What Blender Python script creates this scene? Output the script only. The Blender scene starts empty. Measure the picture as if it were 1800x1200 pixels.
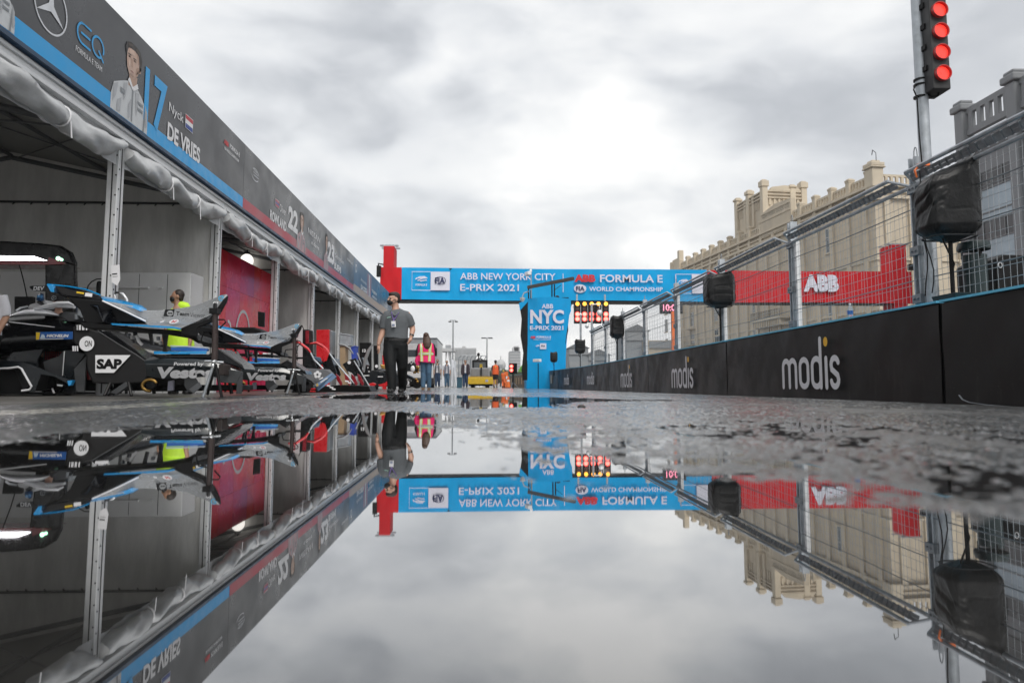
import bpy, bmesh, math, random
import numpy as np
from mathutils import Vector, Matrix, Euler
R = math.radians
random.seed(7)
S = bpy.context.scene
COL = S.collection

# ------------------------------------------------------------------ camera, world, sun, exposure
FPX, PPX, PPY, HOR, CAMH = 1230.0, 900.0, 570.0, 678.5, 0.115      # in pixels of the 1800x1200 photograph
THETA = math.atan((HOR - PPY) / FPX)
PSI = math.atan(56.0 * math.cos(THETA) / FPX)
cam_d = bpy.data.cameras.new("camera"); cam = bpy.data.objects.new("camera", cam_d); COL.objects.link(cam)
cam.location = (0, 0, CAMH); cam.rotation_euler = (R(90) + THETA, 0, -PSI)
cam_d.sensor_width = 36; cam_d.lens = FPX / 1800 * 36; cam_d.shift_y = (PPY - 600) / 1800
cam_d.clip_start = 0.02; cam_d.clip_end = 9000
cam_d.dof.use_dof = True; cam_d.dof.focus_distance = 13.0; cam_d.dof.aperture_fstop = 3.2
S.camera = cam
S.view_settings.view_transform = 'Standard'; S.view_settings.look = 'None'
S.view_settings.exposure = 0.50; S.view_settings.gamma = 1.0
S.cycles.use_denoising = True
S.cycles.max_bounces = 8; S.cycles.diffuse_bounces = 4; S.cycles.glossy_bounces = 4
S.cycles.sample_clamp_indirect = 6.0
CM = cam.rotation_euler.to_matrix()

def ray(x, y):
    return CM @ Vector(((x - PPX) / FPX, -(y - PPY) / FPX, -1.0))
def PY(x, y, Y):                       # photo pixel -> world point at the given distance down the lane
    d = ray(x, y); return Vector((0, 0, CAMH)) + d * (Y / d.y)
def PX(x, y, X):                       # photo pixel -> world point on the plane X = const
    d = ray(x, y); return Vector((0, 0, CAMH)) + d * (X / d.x)
def PZ(x, y, Z):
    d = ray(x, y); return Vector((0, 0, CAMH)) + d * ((Z - CAMH) / d.z)
CMI = CM.inverted()
def proj(p):
    c = CMI @ (Vector(p) - Vector((0, 0, CAMH))); return PPX + FPX * c.x / -c.z, PPY - FPX * c.y / -c.z

SUN_EL, SUN_AZ = R(50), R(160)         # azimuth clockwise from +Y (down the lane)
sl = bpy.data.lights.new("sun", 'SUN'); sl.energy = 1.5; sl.angle = R(25); sl.color = (1, .97, .92)
so = bpy.data.objects.new("sun", sl); COL.objects.link(so)
sd = Vector((math.sin(SUN_AZ) * math.cos(SUN_EL), math.cos(SUN_AZ) * math.cos(SUN_EL), math.sin(SUN_EL)))
so.rotation_euler = (-sd).to_track_quat('-Z', 'Y').to_euler()

class NT:                              # small helper to write node trees
    def __init__(s, tree): s.t = tree; s.n = tree.nodes; s.l = tree.links
    def add(s, typ, **kw):
        n = s.n.new(typ)
        for k, v in kw.items():
            if k.startswith('i_'):
                key = k[2:]; key = int(key) if key.isdigit() else key.replace('_', ' ')
                s.set(n.inputs[key], v)
            else: setattr(n, k, v)
        return n
    def set(s, sock, v):
        if hasattr(v, 'outputs'): v = v.outputs[0]
        if isinstance(v, bpy.types.NodeSocket): s.l.new(v, sock)
        else: sock.default_value = v
    def math(s, op, a, b=0.0, c=0.0, clamp=False):
        n = s.n.new('ShaderNodeMath'); n.operation = op; n.use_clamp = clamp
        s.set(n.inputs[0], a); s.set(n.inputs[1], b)
        if op in ('MULTIPLY_ADD', 'SMOOTH_MIN', 'COMPARE'): s.set(n.inputs[2], c)
        return n.outputs[0]
    def vmath(s, op, a, b=(0, 0, 0), out=0):
        n = s.n.new('ShaderNodeVectorMath'); n.operation = op; s.set(n.inputs[0], a); s.set(n.inputs[1], b)
        return n.outputs[out]
    def ss(s, v, lo, hi, a=0.0, b=1.0):
        n = s.n.new('ShaderNodeMapRange'); n.interpolation_type = 'SMOOTHSTEP'
        s.set(n.inputs[0], v)
        for i, q in enumerate((lo, hi, a, b)): n.inputs[1 + i].default_value = q
        return n.outputs[0]
    def noise(s, vec, scale, detail=4, rough=.55, dist=0.0):
        n = s.n.new('ShaderNodeTexNoise'); s.set(n.inputs['Vector'], vec); n.inputs['Scale'].default_value = scale
        n.inputs['Detail'].default_value = detail; n.inputs['Roughness'].default_value = rough; n.inputs['Distortion'].default_value = dist
        return n
    def ramp(s, fac, stops):
        n = s.n.new('ShaderNodeValToRGB'); s.set(n.inputs[0], fac); e = n.color_ramp.elements
        while len(e) < len(stops): e.new(.5)
        for el, (p, c) in zip(e, stops): el.position = p; el.color = (*c, 1)
        return n.outputs[0]
    def mix(s, fac, a, b, blend='MIX'):
        n = s.n.new('ShaderNodeMix'); n.data_type = 'RGBA'; n.blend_type = blend
        s.set(n.inputs[0], fac)
        for i, q in ((6, a), (7, b)):
            if isinstance(q, tuple) and len(q) == 3: q = (*q, 1)
            s.set(n.inputs[i], q)
        return n.outputs[2]

W = bpy.data.worlds.new("World"); S.world = W; W.use_nodes = True
def build_world():
    t = NT(W.node_tree); t.n.clear()
    sky = t.add('ShaderNodeTexSky', sky_type='NISHITA'); sky.sun_disc = False
    sky.sun_elevation = SUN_EL; sky.sun_rotation = SUN_AZ; sky.air_density = 1.5; sky.dust_density = 4
    b1 = t.add('ShaderNodeBackground', i_0=sky, i_1=.08)
    tc = t.add('ShaderNodeTexCoord'); d = tc.outputs['Generated']
    dn = t.vmath('NORMALIZE', d)
    sep = t.add('ShaderNodeSeparateXYZ', i_0=dn)
    zz = t.math('ADD', t.math('MAXIMUM', sep.outputs[2], 0.0), .22)
    comb = t.add('ShaderNodeCombineXYZ', i_0=t.math('DIVIDE', sep.outputs[0], zz), i_1=t.math('DIVIDE', sep.outputs[1], zz), i_2=0.0)
    p = comb.outputs[0]
    p = t.vmath('MULTIPLY', dn, (2.0, 2.0, 4.2))
    warp = t.noise(p, 1.3, 3, .5)
    pw = t.vmath('ADD', p, t.vmath('SCALE', t.vmath('SUBTRACT', warp.outputs['Color'], (.5, .5, .5)), (0, 0, 0)))
    pw.node.inputs[1].links[0].from_node.inputs[3].default_value = .55
    n1 = t.noise(pw, 1.3, 7, .48); n2 = t.noise(pw, 3.4, 6, .5)
    v = t.math('ADD', t.math('MULTIPLY', t.ss(n1.outputs[0], .40, .60), .44), t.math('MULTIPLY', t.ss(n2.outputs[0], .34, .66), .15))
    v = t.math('ADD', v, .395)
    # large brighter and darker cloud masses, where the photograph's sky has them (directions on the sky dome)
    dw = t.vmath('NORMALIZE', t.vmath('ADD', dn, t.vmath('MULTIPLY', t.vmath('SUBTRACT', t.noise(p, 1.6, 5, .55).outputs['Color'], (.5, .5, .5)), (.46, .46, .34))))
    for (x, y, sig, amt) in SKY_MASSES:
        c = ray(x, y).normalized()
        dt = t.vmath('DOT_PRODUCT', dw, tuple(c), out=1)
        k = 1 / (sig / FPX) ** 2
        g = t.math('POWER', 2.718, t.math('MULTIPLY', t.math('SUBTRACT', dt, 1.0), k))
        v = t.math('ADD', v, t.math('MULTIPLY', g, amt))
    hz = t.ss(sep.outputs[2], .0, .34, 1.0, 0.0)            # thinner, brighter cloud towards the horizon
    v = t.math('ADD', v, t.math('MULTIPLY', hz, .20))
    colr = t.ramp(v, [(0.0, (.31, .325, .35)), (.32, (.44, .456, .482)), (.60, (.60, .614, .632)), (.86, (.75, .753, .750)), (1.0, (.84, .833, .82))])
    b2 = t.add('ShaderNodeBackground', i_0=colr, i_1=1.0)
    mx = t.add('ShaderNodeMixShader', i_0=.93, i_1=b1, i_2=b2)
    t.add('ShaderNodeOutputWorld', i_0=mx)
SKY_MASSES = [(600, 120, 130, -.20), (740, 215, 100, -.20), (330, 60, 150, -.10), (700, 385, 130, -.24), (880, 405, 75, -.20), (560, 430, 90, -.12),
              (930, 240, 100, .07), (1010, 140, 80, .04), (1260, 90, 190, -.16), (1480, 60, 170, -.10), (1420, 330, 200, -.05),
              (1150, 330, 100, .10), (760, 520, 150, .10), (660, 300, 90, .08), (1010, 340, 100, .10), (480, 330, 90, .10), (520, 30, 80, .08)]
build_world()

# ------------------------------------------------------------------ materials
MATS = {}
def M(name, col, rough=.5, metal=0.0, var=.12, vs=6.0, bump=0.0, bs=60.0, spec=.5, coat=0.0, emit=None, es=1.0, rvar=.1, trl=0.0, stretch=None):
    if name in MATS: return MATS[name]
    m = bpy.data.materials.new(name); m.use_nodes = True; t = NT(m.node_tree); t.n.clear()
    out = t.add('ShaderNodeOutputMaterial'); b = t.add('ShaderNodeBsdfPrincipled')
    tc = t.add('ShaderNodeTexCoord').outputs['Object']
    if stretch: tc = t.vmath('MULTIPLY', tc, stretch)
    n = t.noise(tc, vs, 5, .6)
    c2 = tuple(max(0, q * (1 - var)) for q in col); c3 = tuple(min(1, q * (1 + var)) for q in col)
    b.inputs['Base Color'].default_value = (*col, 1)
    t.set(b.inputs['Base Color'], t.ramp(n.outputs[0], [(.3, c2), (.7, c3)]))
    t.set(b.inputs['Roughness'], t.ss(n.outputs[0], .3, .7, max(0.02, rough - rvar), min(1, rough + rvar)))
    b.inputs['Metallic'].default_value = metal; b.inputs['Specular IOR Level'].default_value = spec
    b.inputs['Coat Weight'].default_value = coat; b.inputs['Coat Roughness'].default_value = .08
    if bump:
        bn = t.noise(tc, bs, 4, .6); bp = t.add('ShaderNodeBump'); bp.inputs['Strength'].default_value = bump; bp.inputs['Distance'].default_value = .02
        t.set(bp.inputs['Height'], bn.outputs[0]); t.set(b.inputs['Normal'], bp.outputs[0])
    if emit:
        b.inputs['Emission Color'].default_value = (*emit, 1); b.inputs['Emission Strength'].default_value = es
    if trl:
        tr = t.add('ShaderNodeBsdfTranslucent', i_0=(*col, 1)); mx = t.add('ShaderNodeMixShader', i_0=trl, i_1=b, i_2=tr); t.set(out.inputs[0], mx)
    else: t.set(out.inputs[0], b)
    MATS[name] = m; return m

m_white = M('white_print', (.78, .78, .80), .45, var=.03)
m_black = M('black_plastic', (.004, .004, .0045), .5, var=.3, spec=.22)
m_carbon = M('carbon_fibre', (.006, .0065, .008), .32, var=.35, vs=20, spec=.35)
m_dark = M('dark_grey_metal', (.022, .023, .025), .45, metal=.3)
m_galv = M('galvanised_steel', (.40, .43, .46), .45, metal=.55, var=.22, vs=9)
m_galvd = M('weathered_steel', (.24, .26, .28), .5, metal=.5, var=.25, vs=9)
m_chrome = M('polished_metal', (.7, .71, .72), .18, metal=1)
m_silver = M('silver_paint', (.33, .34, .35), .24, metal=.35, coat=.7, var=.05)
m_silverw = M('white_silver_paint', (.80, .81, .84), .2, coat=.6, var=.04)
m_cyan = M('cyan_blue', (.005, .32, .68), .42, var=.05)
m_skyblue = M('light_blue_print', (.03, .42, .72), .5, var=.06)
m_teal = M('teal_paint', (.0, .26, .44), .3, coat=.4, var=.06)
m_red = M('red_print', (.62, .012, .02), .5, var=.1)
m_redp = M('red_paint', (.6, .012, .018), .3, coat=.5, var=.08)
m_pvc = M('grey_pvc', (.50, .51, .52), .38, var=.10, vs=5, bump=.25, bs=9)
m_pvcw = M('white_pvc_wall', (.62, .615, .60), .5, var=.12, vs=2.2, bump=.5, bs=3.0, stretch=(2.2, 2.2, .5))
m_alu = M('aluminium', (.70, .71, .72), .42, metal=.35, var=.08)
m_orange = M('orange', (.85, .18, .03), .5)
m_yel = M('yellow', (.78, .52, .02), .45)

# ------------------------------------------------------------------ mesh builder
class MB:
    def __init__(s): s.v = []; s.f = []
    def add(s, vs, fs):
        o = len(s.v); s.v += [Vector(q) for q in vs]; s.f += [tuple(i + o for i in f) for f in fs]; return s
    def box2(s, a, b):
        x0, y0, z0 = a; x1, y1, z1 = b
        return s.add([(x0, y0, z0), (x1, y0, z0), (x1, y1, z0), (x0, y1, z0), (x0, y0, z1), (x1, y0, z1), (x1, y1, z1), (x0, y1, z1)],
                     [(3, 2, 1, 0), (4, 5, 6, 7), (0, 1, 5, 4), (1, 2, 6, 5), (2, 3, 7, 6), (3, 0, 4, 7)])
    def box(s, c, d, rz=0.0, m=None):
        mm = m if m is not None else Matrix.Rotation(rz, 3, 'Z'); c = Vector(c)
        x, y, z = (q / 2 for q in d)
        k = [(-x, -y, -z), (x, -y, -z), (x, y, -z), (-x, y, -z), (-x, -y, z), (x, -y, z), (x, y, z), (-x, y, z)]
        return s.add([c + mm @ Vector(q) for q in k], [(3, 2, 1, 0), (4, 5, 6, 7), (0, 1, 5, 4), (1, 2, 6, 5), (2, 3, 7, 6), (3, 0, 4, 7)])
    def beam(s, p, q, w, h, up=(0, 0, 1)):
        p, q = Vector(p), Vector(q); d = (q - p); L = d.length; d.normalize()
        u = Vector(up)
        if abs(d.dot(u)) > .98: u = Vector((0, 1, 0))
        a = d.cross(u).normalized(); b = a.cross(d).normalized()
        return s.box((p + q) / 2, (L, w, h), m=Matrix((d, a, b)).transposed())
    def prism(s, pts, vec):
        pts = [Vector(p) for p in pts]; vec = Vector(vec); n = len(pts)
        fs = [tuple(range(n)), tuple(range(2 * n - 1, n - 1, -1))] + [(i, i + n, (i + 1) % n + n, (i + 1) % n) for i in range(n)]
        return s.add(pts + [p + vec for p in pts], fs)
    def poly(s, pts): return s.add(pts, [tuple(range(len(pts)))])
    def loft(s, rings, cap=True, closed=True):
        n = len(rings[0]); vs = [p for r in rings for p in r]; fs = []
        for k in range(len(rings) - 1):
            for i in range(n if closed else n - 1):
                j = (i + 1) % n; fs.append((k * n + i, k * n + j, (k + 1) * n + j, (k + 1) * n + i))
        if cap and closed: fs += [tuple(range(n - 1, -1, -1)), tuple((len(rings) - 1) * n + i for i in range(n))]
        return s.add(vs, fs)
    def tube(s, pts, r, n=8, cap=True, flat=1.0):
        pts = [Vector(p) for p in pts]; rs = r if isinstance(r, (list, tuple)) else [r] * len(pts)
        rings = []; prev = None
        for i, p in enumerate(pts):
            d = (pts[min(i + 1, len(pts) - 1)] - pts[max(i - 1, 0)]).normalized()
            if prev is None:
                u = Vector((0, 0, 1)) if abs(d.z) < .9 else Vector((0, 1, 0)); a = d.cross(u).normalized()
            else: a = (prev - d * prev.dot(d)).normalized()
            b = d.cross(a); prev = a
            rings.append([p + (a * math.cos(2 * math.pi * k / n) + b * flat * math.sin(2 * math.pi * k / n)) * rs[i] for k in range(n)])
        return s.loft(rings, cap)
    def ball(s, c, rad, m=None, nu=14, nv=9):
        c = Vector(c); m = m or Matrix.Identity(3); rx, ry, rz = (rad, rad, rad) if not hasattr(rad, '__len__') else rad
        vs = [c + m @ Vector((0, 0, -rz))]; fs = []
        for j in range(1, nv):
            a = -math.pi / 2 + math.pi * j / nv
            for i in range(nu):
                b = 2 * math.pi * i / nu; vs.append(c + m @ Vector((rx * math.cos(a) * math.cos(b), ry * math.cos(a) * math.sin(b), rz * math.sin(a))))
        vs.append(c + m @ Vector((0, 0, rz))); T = len(vs) - 1
        for i in range(nu):
            k = (i + 1) % nu; fs.append((0, 1 + k, 1 + i)); fs.append((T, T - nu + i, T - nu + k))
            for j in range(nv - 2): fs.append((1 + j * nu + i, 1 + j * nu + k, 1 + (j + 1) * nu + k, 1 + (j + 1) * nu + i))
        return s.add(vs, fs)
    def disc(s, c, axis, r, h, n=20, r2=None):      # short cylinder from c along axis
        axis = Vector(axis).normalized(); return s.tube([Vector(c), Vector(c) + axis * h], [r, r if r2 is None else r2], n)
    def build(s, name, mat=None, parent=None, smooth=None, bevel=0.0, seg=2, sub=0):
        me = bpy.data.meshes.new(name); me.from_pydata([tuple(q) for q in s.v], [], s.f)
        bm = bmesh.new(); bm.from_mesh(me); bmesh.ops.recalc_face_normals(bm, faces=bm.faces); bm.to_mesh(me); bm.free()
        return link(name, me, mat, parent, smooth, bevel, seg, sub)

def link(name, me, mat=None, parent=None, smooth=None, bevel=0.0, seg=2, sub=0):
    o = bpy.data.objects.new(name, me); COL.objects.link(o)
    if mat: me.materials.append(mat)
    if smooth is not None:
        me.shade_smooth(); me.set_sharp_from_angle(angle=R(smooth))
    if bevel:
        b = o.modifiers.new('bevel', 'BEVEL'); b.width = bevel; b.segments = seg; b.limit_method = 'ANGLE'; b.angle_limit = R(35)
    if sub:
        b = o.modifiers.new('subdiv', 'SUBSURF'); b.levels = sub; b.render_levels = sub
    if parent: attach(o, parent)
    return o
def attach(o, parent):
    o.parent = parent
    if parent.type == 'EMPTY': o.matrix_parent_inverse = parent.matrix_basis.inverted()
def thing(name, label, cat, loc=(0, 0, 0), group=None, rz=0.0):
    o = bpy.data.objects.new(name, None); COL.objects.link(o); o.location = loc; o.rotation_euler = (0, 0, rz)
    o.empty_display_size = .1
    return tag(o, label, cat, group)
def tag(o, label, cat, group=None):
    o['label'] = label; o['category'] = cat
    if group: o['group'] = group
    return o
def struct(o, kind='structure'): o['kind'] = kind; return o
def dup(root, delta=(0, 0, 0), label=None, group=None):
    r = root.copy(); COL.objects.link(r); r.location = root.location + Vector(delta)
    if label: r['label'] = label
    if group: r['group'] = group
    for ch in list(root.children):
        c = ch.copy(); COL.objects.link(c); inv = ch.matrix_parent_inverse.copy(); c.parent = r; c.matrix_parent_inverse = inv
        for g in list(ch.children):
            e = g.copy(); COL.objects.link(e); inv = g.matrix_parent_inverse.copy(); e.parent = c; e.matrix_parent_inverse = inv
    return r

# ------------------------------------------------------------------ lettering and flat prints
def text(name, s, o, u, v, w, h, mat, parent, bold=0.0, off=.004, shear=0.0):
    cu = bpy.data.curves.new('lettering', 'FONT'); cu.body = s; cu.size = 1; cu.offset = bold; cu.shear = shear; cu.resolution_u = 3
    ob = bpy.data.objects.new('lettering', cu); COL.objects.link(ob)
    me = bpy.data.meshes.new_from_object(ob)
    bpy.data.objects.remove(ob); bpy.data.curves.remove(cu)
    co = np.array([q.co[:] for q in me.vertices])
    lo, hi = co.min(0), co.max(0); sy = h / (hi[1] - lo[1]); sx = (w / (hi[0] - lo[0])) if w else sy
    u, v = Vector(u).normalized(), Vector(v).normalized(); n = u.cross(v); o = Vector(o) + n * off
    for q in me.vertices: q.co = o + u * ((q.co.x - lo[0]) * sx) + v * ((q.co.y - lo[1]) * sy)
    me.name = name; me.materials.clear()
    return link(name, me, mat, parent)
def shape(mb, o, u, v, pts, off):       # flat polygon in the (u, v) plane
    u, v = Vector(u).normalized(), Vector(v).normalized(); n = u.cross(v); o = Vector(o) + n * off
    mb.poly([o + u * a + v * b for a, b in pts])
def stroke(mb, o, u, v, paths, wid, off, step=.0004, caps=True):
    u, v = Vector(u).normalized(), Vector(v).normalized(); n = u.cross(v)
    for k, pts in enumerate(paths):
        oo = Vector(o) + n * (off + step * k); P = [Vector((a, b)) for a, b in pts]; L, Q = [], []
        loop = len(P) > 3 and (P[0] - P[-1]).length < 1e-6
        if loop: P[-1] = P[0].copy()
        for i, p in enumerate(P):
            d0 = (P[i] - P[i - 1]).normalized() if i else ((P[-1] - P[-2]).normalized() if loop else None); d1 = (P[i + 1] - P[i]).normalized() if i < len(P) - 1 else ((P[1] - P[0]).normalized() if loop else None)
            d = (d0 or d1) if d0 is None or d1 is None else (d0 + d1).normalized()
            m = Vector((-d.y, d.x)); c = 1.0 if d0 is None or d1 is None else max(.35, m.dot(Vector((-d1.y, d1.x))))
            L.append(p + m * wid / 2 / c); Q.append(p - m * wid / 2 / c)
        def cap(p, d):
            if not caps or loop: return []
            a0 = math.atan2(d.y, d.x); return [p + Vector((math.cos(a0 + t), math.sin(a0 + t))) * wid / 2 for t in (-1.0, -.5, 0, .5, 1.0)]
        vs = [oo + u * a.x + v * a.y for a in L + Q]; N = len(P)
        mb.add(vs, [(i, i + N, i + N + 1, i + 1) for i in range(N - 1)])
        for p, d, a, b in ((P[-1], P[-1] - P[-2], Q[-1], L[-1]), (P[0], P[0] - P[1], L[0], Q[0])):
            c = cap(p, d)
            if c: mb.poly([oo + u * q.x + v * q.y for q in [a] + c + [b]])
def arc(cx, cy, rx, ry, a0, a1, n=14):
    return [(cx + rx * math.cos(R(a0 + (a1 - a0) * i / n)), cy + ry * math.sin(R(a0 + (a1 - a0) * i / n))) for i in range(n + 1)]
Xp, Yp, Zp = Vector((1, 0, 0)), Vector((0, 1, 0)), Vector((0, 0, 1))
# ------------------------------------------------------------------ ground: one sheet to the horizon, sculpted finely where the puddles lie
def vnoise(x, y, seed):
    xi = np.floor(x).astype(np.int64); yi = np.floor(y).astype(np.int64); fx = x - xi; fy = y - yi
    fx = fx * fx * (3 - 2 * fx); fy = fy * fy * (3 - 2 * fy)
    def h(a, b):
        n = (a * 374761393 + b * 668265263 + seed * 974634777) & 0x7fffffff
        n = ((n ^ (n >> 13)) * 1274126177) & 0x7fffffff
        return ((n ^ (n >> 16)) & 0xffff) / 65535.0
    return (h(xi, yi) * (1 - fx) + h(xi + 1, yi) * fx) * (1 - fy) + (h(xi, yi + 1) * (1 - fx) + h(xi + 1, yi + 1) * fx) * fy
def sstep(a, b, x):
    t = np.clip((x - a) / (b - a), 0, 1); return t * t * (3 - 2 * t)
def poly_sdf(px, py, pts):              # signed distance-like value to a polygon (negative inside)
    d = np.full(px.shape, 1e18); ins = np.zeros(px.shape, bool); n = len(pts)
    for i in range(n):
        ax, ay = pts[i]; bx, by = pts[(i + 1) % n]
        ex, ey = bx - ax, by - ay; wx, wy = px - ax, py - ay
        t = np.clip((wx * ex + wy * ey) / (ex * ex + ey * ey + 1e-12), 0, 1)
        d = np.minimum(d, (wx - ex * t) ** 2 + (wy - ey * t) ** 2)
        c = ((ay > py) != (by > py)) & (px < ex * (py - ay) / (by - ay + 1e-12) + ax); ins ^= c
    d = np.sqrt(d); return np.where(ins, -d, d)
def g2(x, y):                           # ground point (X, Y) under a photo pixel
    p = PZ(x, y, 0.0); return (p.x, p.y)
LG = lambda p: (p[0] / p[1], math.log(p[1]))   # work in (bearing, log distance) so that near and far shores get equal care
def pud(pts): return [LG(g2(*p)) for p in pts]
PUDDLES = [
    # the big mirror in front of the lens: left shore, far shore, right shore
    (pud([(-500, 900), (0, 789), (130, 762), (277, 746), (360, 737), (470, 734), (600, 730), (690, 724), (770, 727), (800, 738), (740, 748), (860, 764), (905, 794), (1000, 812), (1110, 826), (1220, 846), (1330, 872),
          (1480, 894), (1640, 910), (1800, 936), (2300, 1010), (2300, 5000), (-500, 5000)]), 1.0),
    (pud([(560, 697), (640, 693.5), (760, 692), (880, 697), (1010, 699), (1110, 701), (1090, 705), (1000, 706), (995, 716), (905, 717), (830, 721), (790, 718), (770, 707), (650, 702), (575, 702)]), .8),
    (pud([(200, 692.5), (420, 691.2), (560, 692), (640, 693), (560, 695.5), (300, 696)]), .6),
    (pud([(1090, 699.5), (1190, 702), (1230, 705), (1160, 705), (1090, 703)]), .6),
    (pud([(1215, 748), (1290, 743), (1400, 746), (1500, 750), (1540, 754), (1480, 758), (1380, 757), (1270, 756)]), .8),
]
def ground_height(X, Y):
    """z of the asphalt; water stands at z = 0"""
    Yc = np.maximum(Y, .05); a = X / Yc; l = np.log(Yc)
    wob = (vnoise(a * 9 + 50, l * 7, 3) - .5) * .10 + (vnoise(a * 30 + 9, l * 26, 5) - .5) * .06
    base = np.full(X.shape, .0080)
    for pts, strength in PUDDLES:
        d = poly_sdf(a, l * .55, [(p, q * .55) for p, q in pts]) + wob * .55
        lo_, hi_ = (-.05, .085) if strength < 1 else (-.11, .17)
        base = np.minimum(base, .0080 - .0160 * strength * (1 - sstep(lo_, hi_, d)))
    # half drowned rough asphalt between the mirror and the barrier: patchy
    patch = vnoise(X * 3.1 + 7, Y * 1.7, 11)
    rough_zone = sstep(-.12, .1, a) * (1 - sstep(.6, 1.5, l)) * sstep(-.75, -.2, l)
    base = np.where(rough_zone > 0, base * (1 - .8 * rough_zone), base) - rough_zone * (.0012 + .0014 * (patch - .5)) + rough_zone * ((vnoise(X * 8, Y * 5, 21) - .5) * .0022 + (vnoise(X * 30, Y * 22, 22) - .5) * .0032)
    base = np.where(Y < .18, -.006, base)
    grain = (vnoise(X * 95, Y * 95, 1) - .5) * .0060 + (vnoise(X * 55, Y * 50, 2) - .5) * .0038 + (vnoise(X * 22, Y * 14, 4) - .5) * .0040 + (vnoise(X * 4, Y * 2.5, 8) - .5) * .0030
    grain *= 1 - sstep(9, 14, Y)
    base = np.where(Y > 12.5, .004 + (base - .004) * (1 - sstep(12.5, 14, Y)), base)
    z = base + grain
    side = -.02 * sstep(2.5, 3.4, -X) - .07 * sstep(2.5, 4.4, X)
    return z + side + .004 * sstep(2.3, 2.5, np.abs(X))
def axis(parts):
    out = []
    for a, b, n in parts: out += list(np.linspace(a, b, n, endpoint=False))
    return np.array(out + [parts[-1][1]])
def grow(a, b, s0, s1):
    xs = [a]
    while xs[-1] < b: xs.append(xs[-1] + s0 + (s1 - s0) * (xs[-1] - a) / (b - a))
    return np.array(xs[:-1] + [b])
half = grow(0, 2.6, .0042, .013)
xs = np.concatenate([-half[::-1], half[1:]])
side = np.array([2.75, 2.9, 3.1, 3.3, 3.5, 3.8, 4.1, 4.4, 5, 7, 12, 25, 60, 150, 500, 1500.])
xs = np.concatenate([-side[::-1], xs, side])
ys = np.concatenate([[-500, -60, -10, -3, -1, -.3, 0, .1, .2, .26, .32], np.exp(np.arange(math.log(.38), math.log(13.5), .0052)), [13.5, 14, 15, 17, 20, 25, 32, 40, 55, 80, 150, 400, 1500.]])
GX, GY = np.meshgrid(xs, ys)
GZ = ground_height(GX, GY)
def grid_mesh(name, X, Y, Z):
    ny, nx = X.shape; me = bpy.data.meshes.new(name); nv = nx * ny; nf = (nx - 1) * (ny - 1)
    me.vertices.add(nv); me.vertices.foreach_set('co', np.stack([X, Y, Z], -1).astype(np.float32).ravel())
    i = np.arange(nv).reshape(ny, nx); q = np.stack([i[:-1, :-1], i[:-1, 1:], i[1:, 1:], i[1:, :-1]], -1).reshape(-1, 4)
    me.loops.add(nf * 4); me.loops.foreach_set('vertex_index', q.astype(np.int32).ravel())
    me.polygons.add(nf); me.polygons.foreach_set('loop_start', np.arange(0, nf * 4, 4, dtype=np.int32))
    me.polygons.foreach_set('loop_total', np.full(nf, 4, np.int32)); me.update(calc_edges=True); me.shade_smooth(); return me

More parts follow.
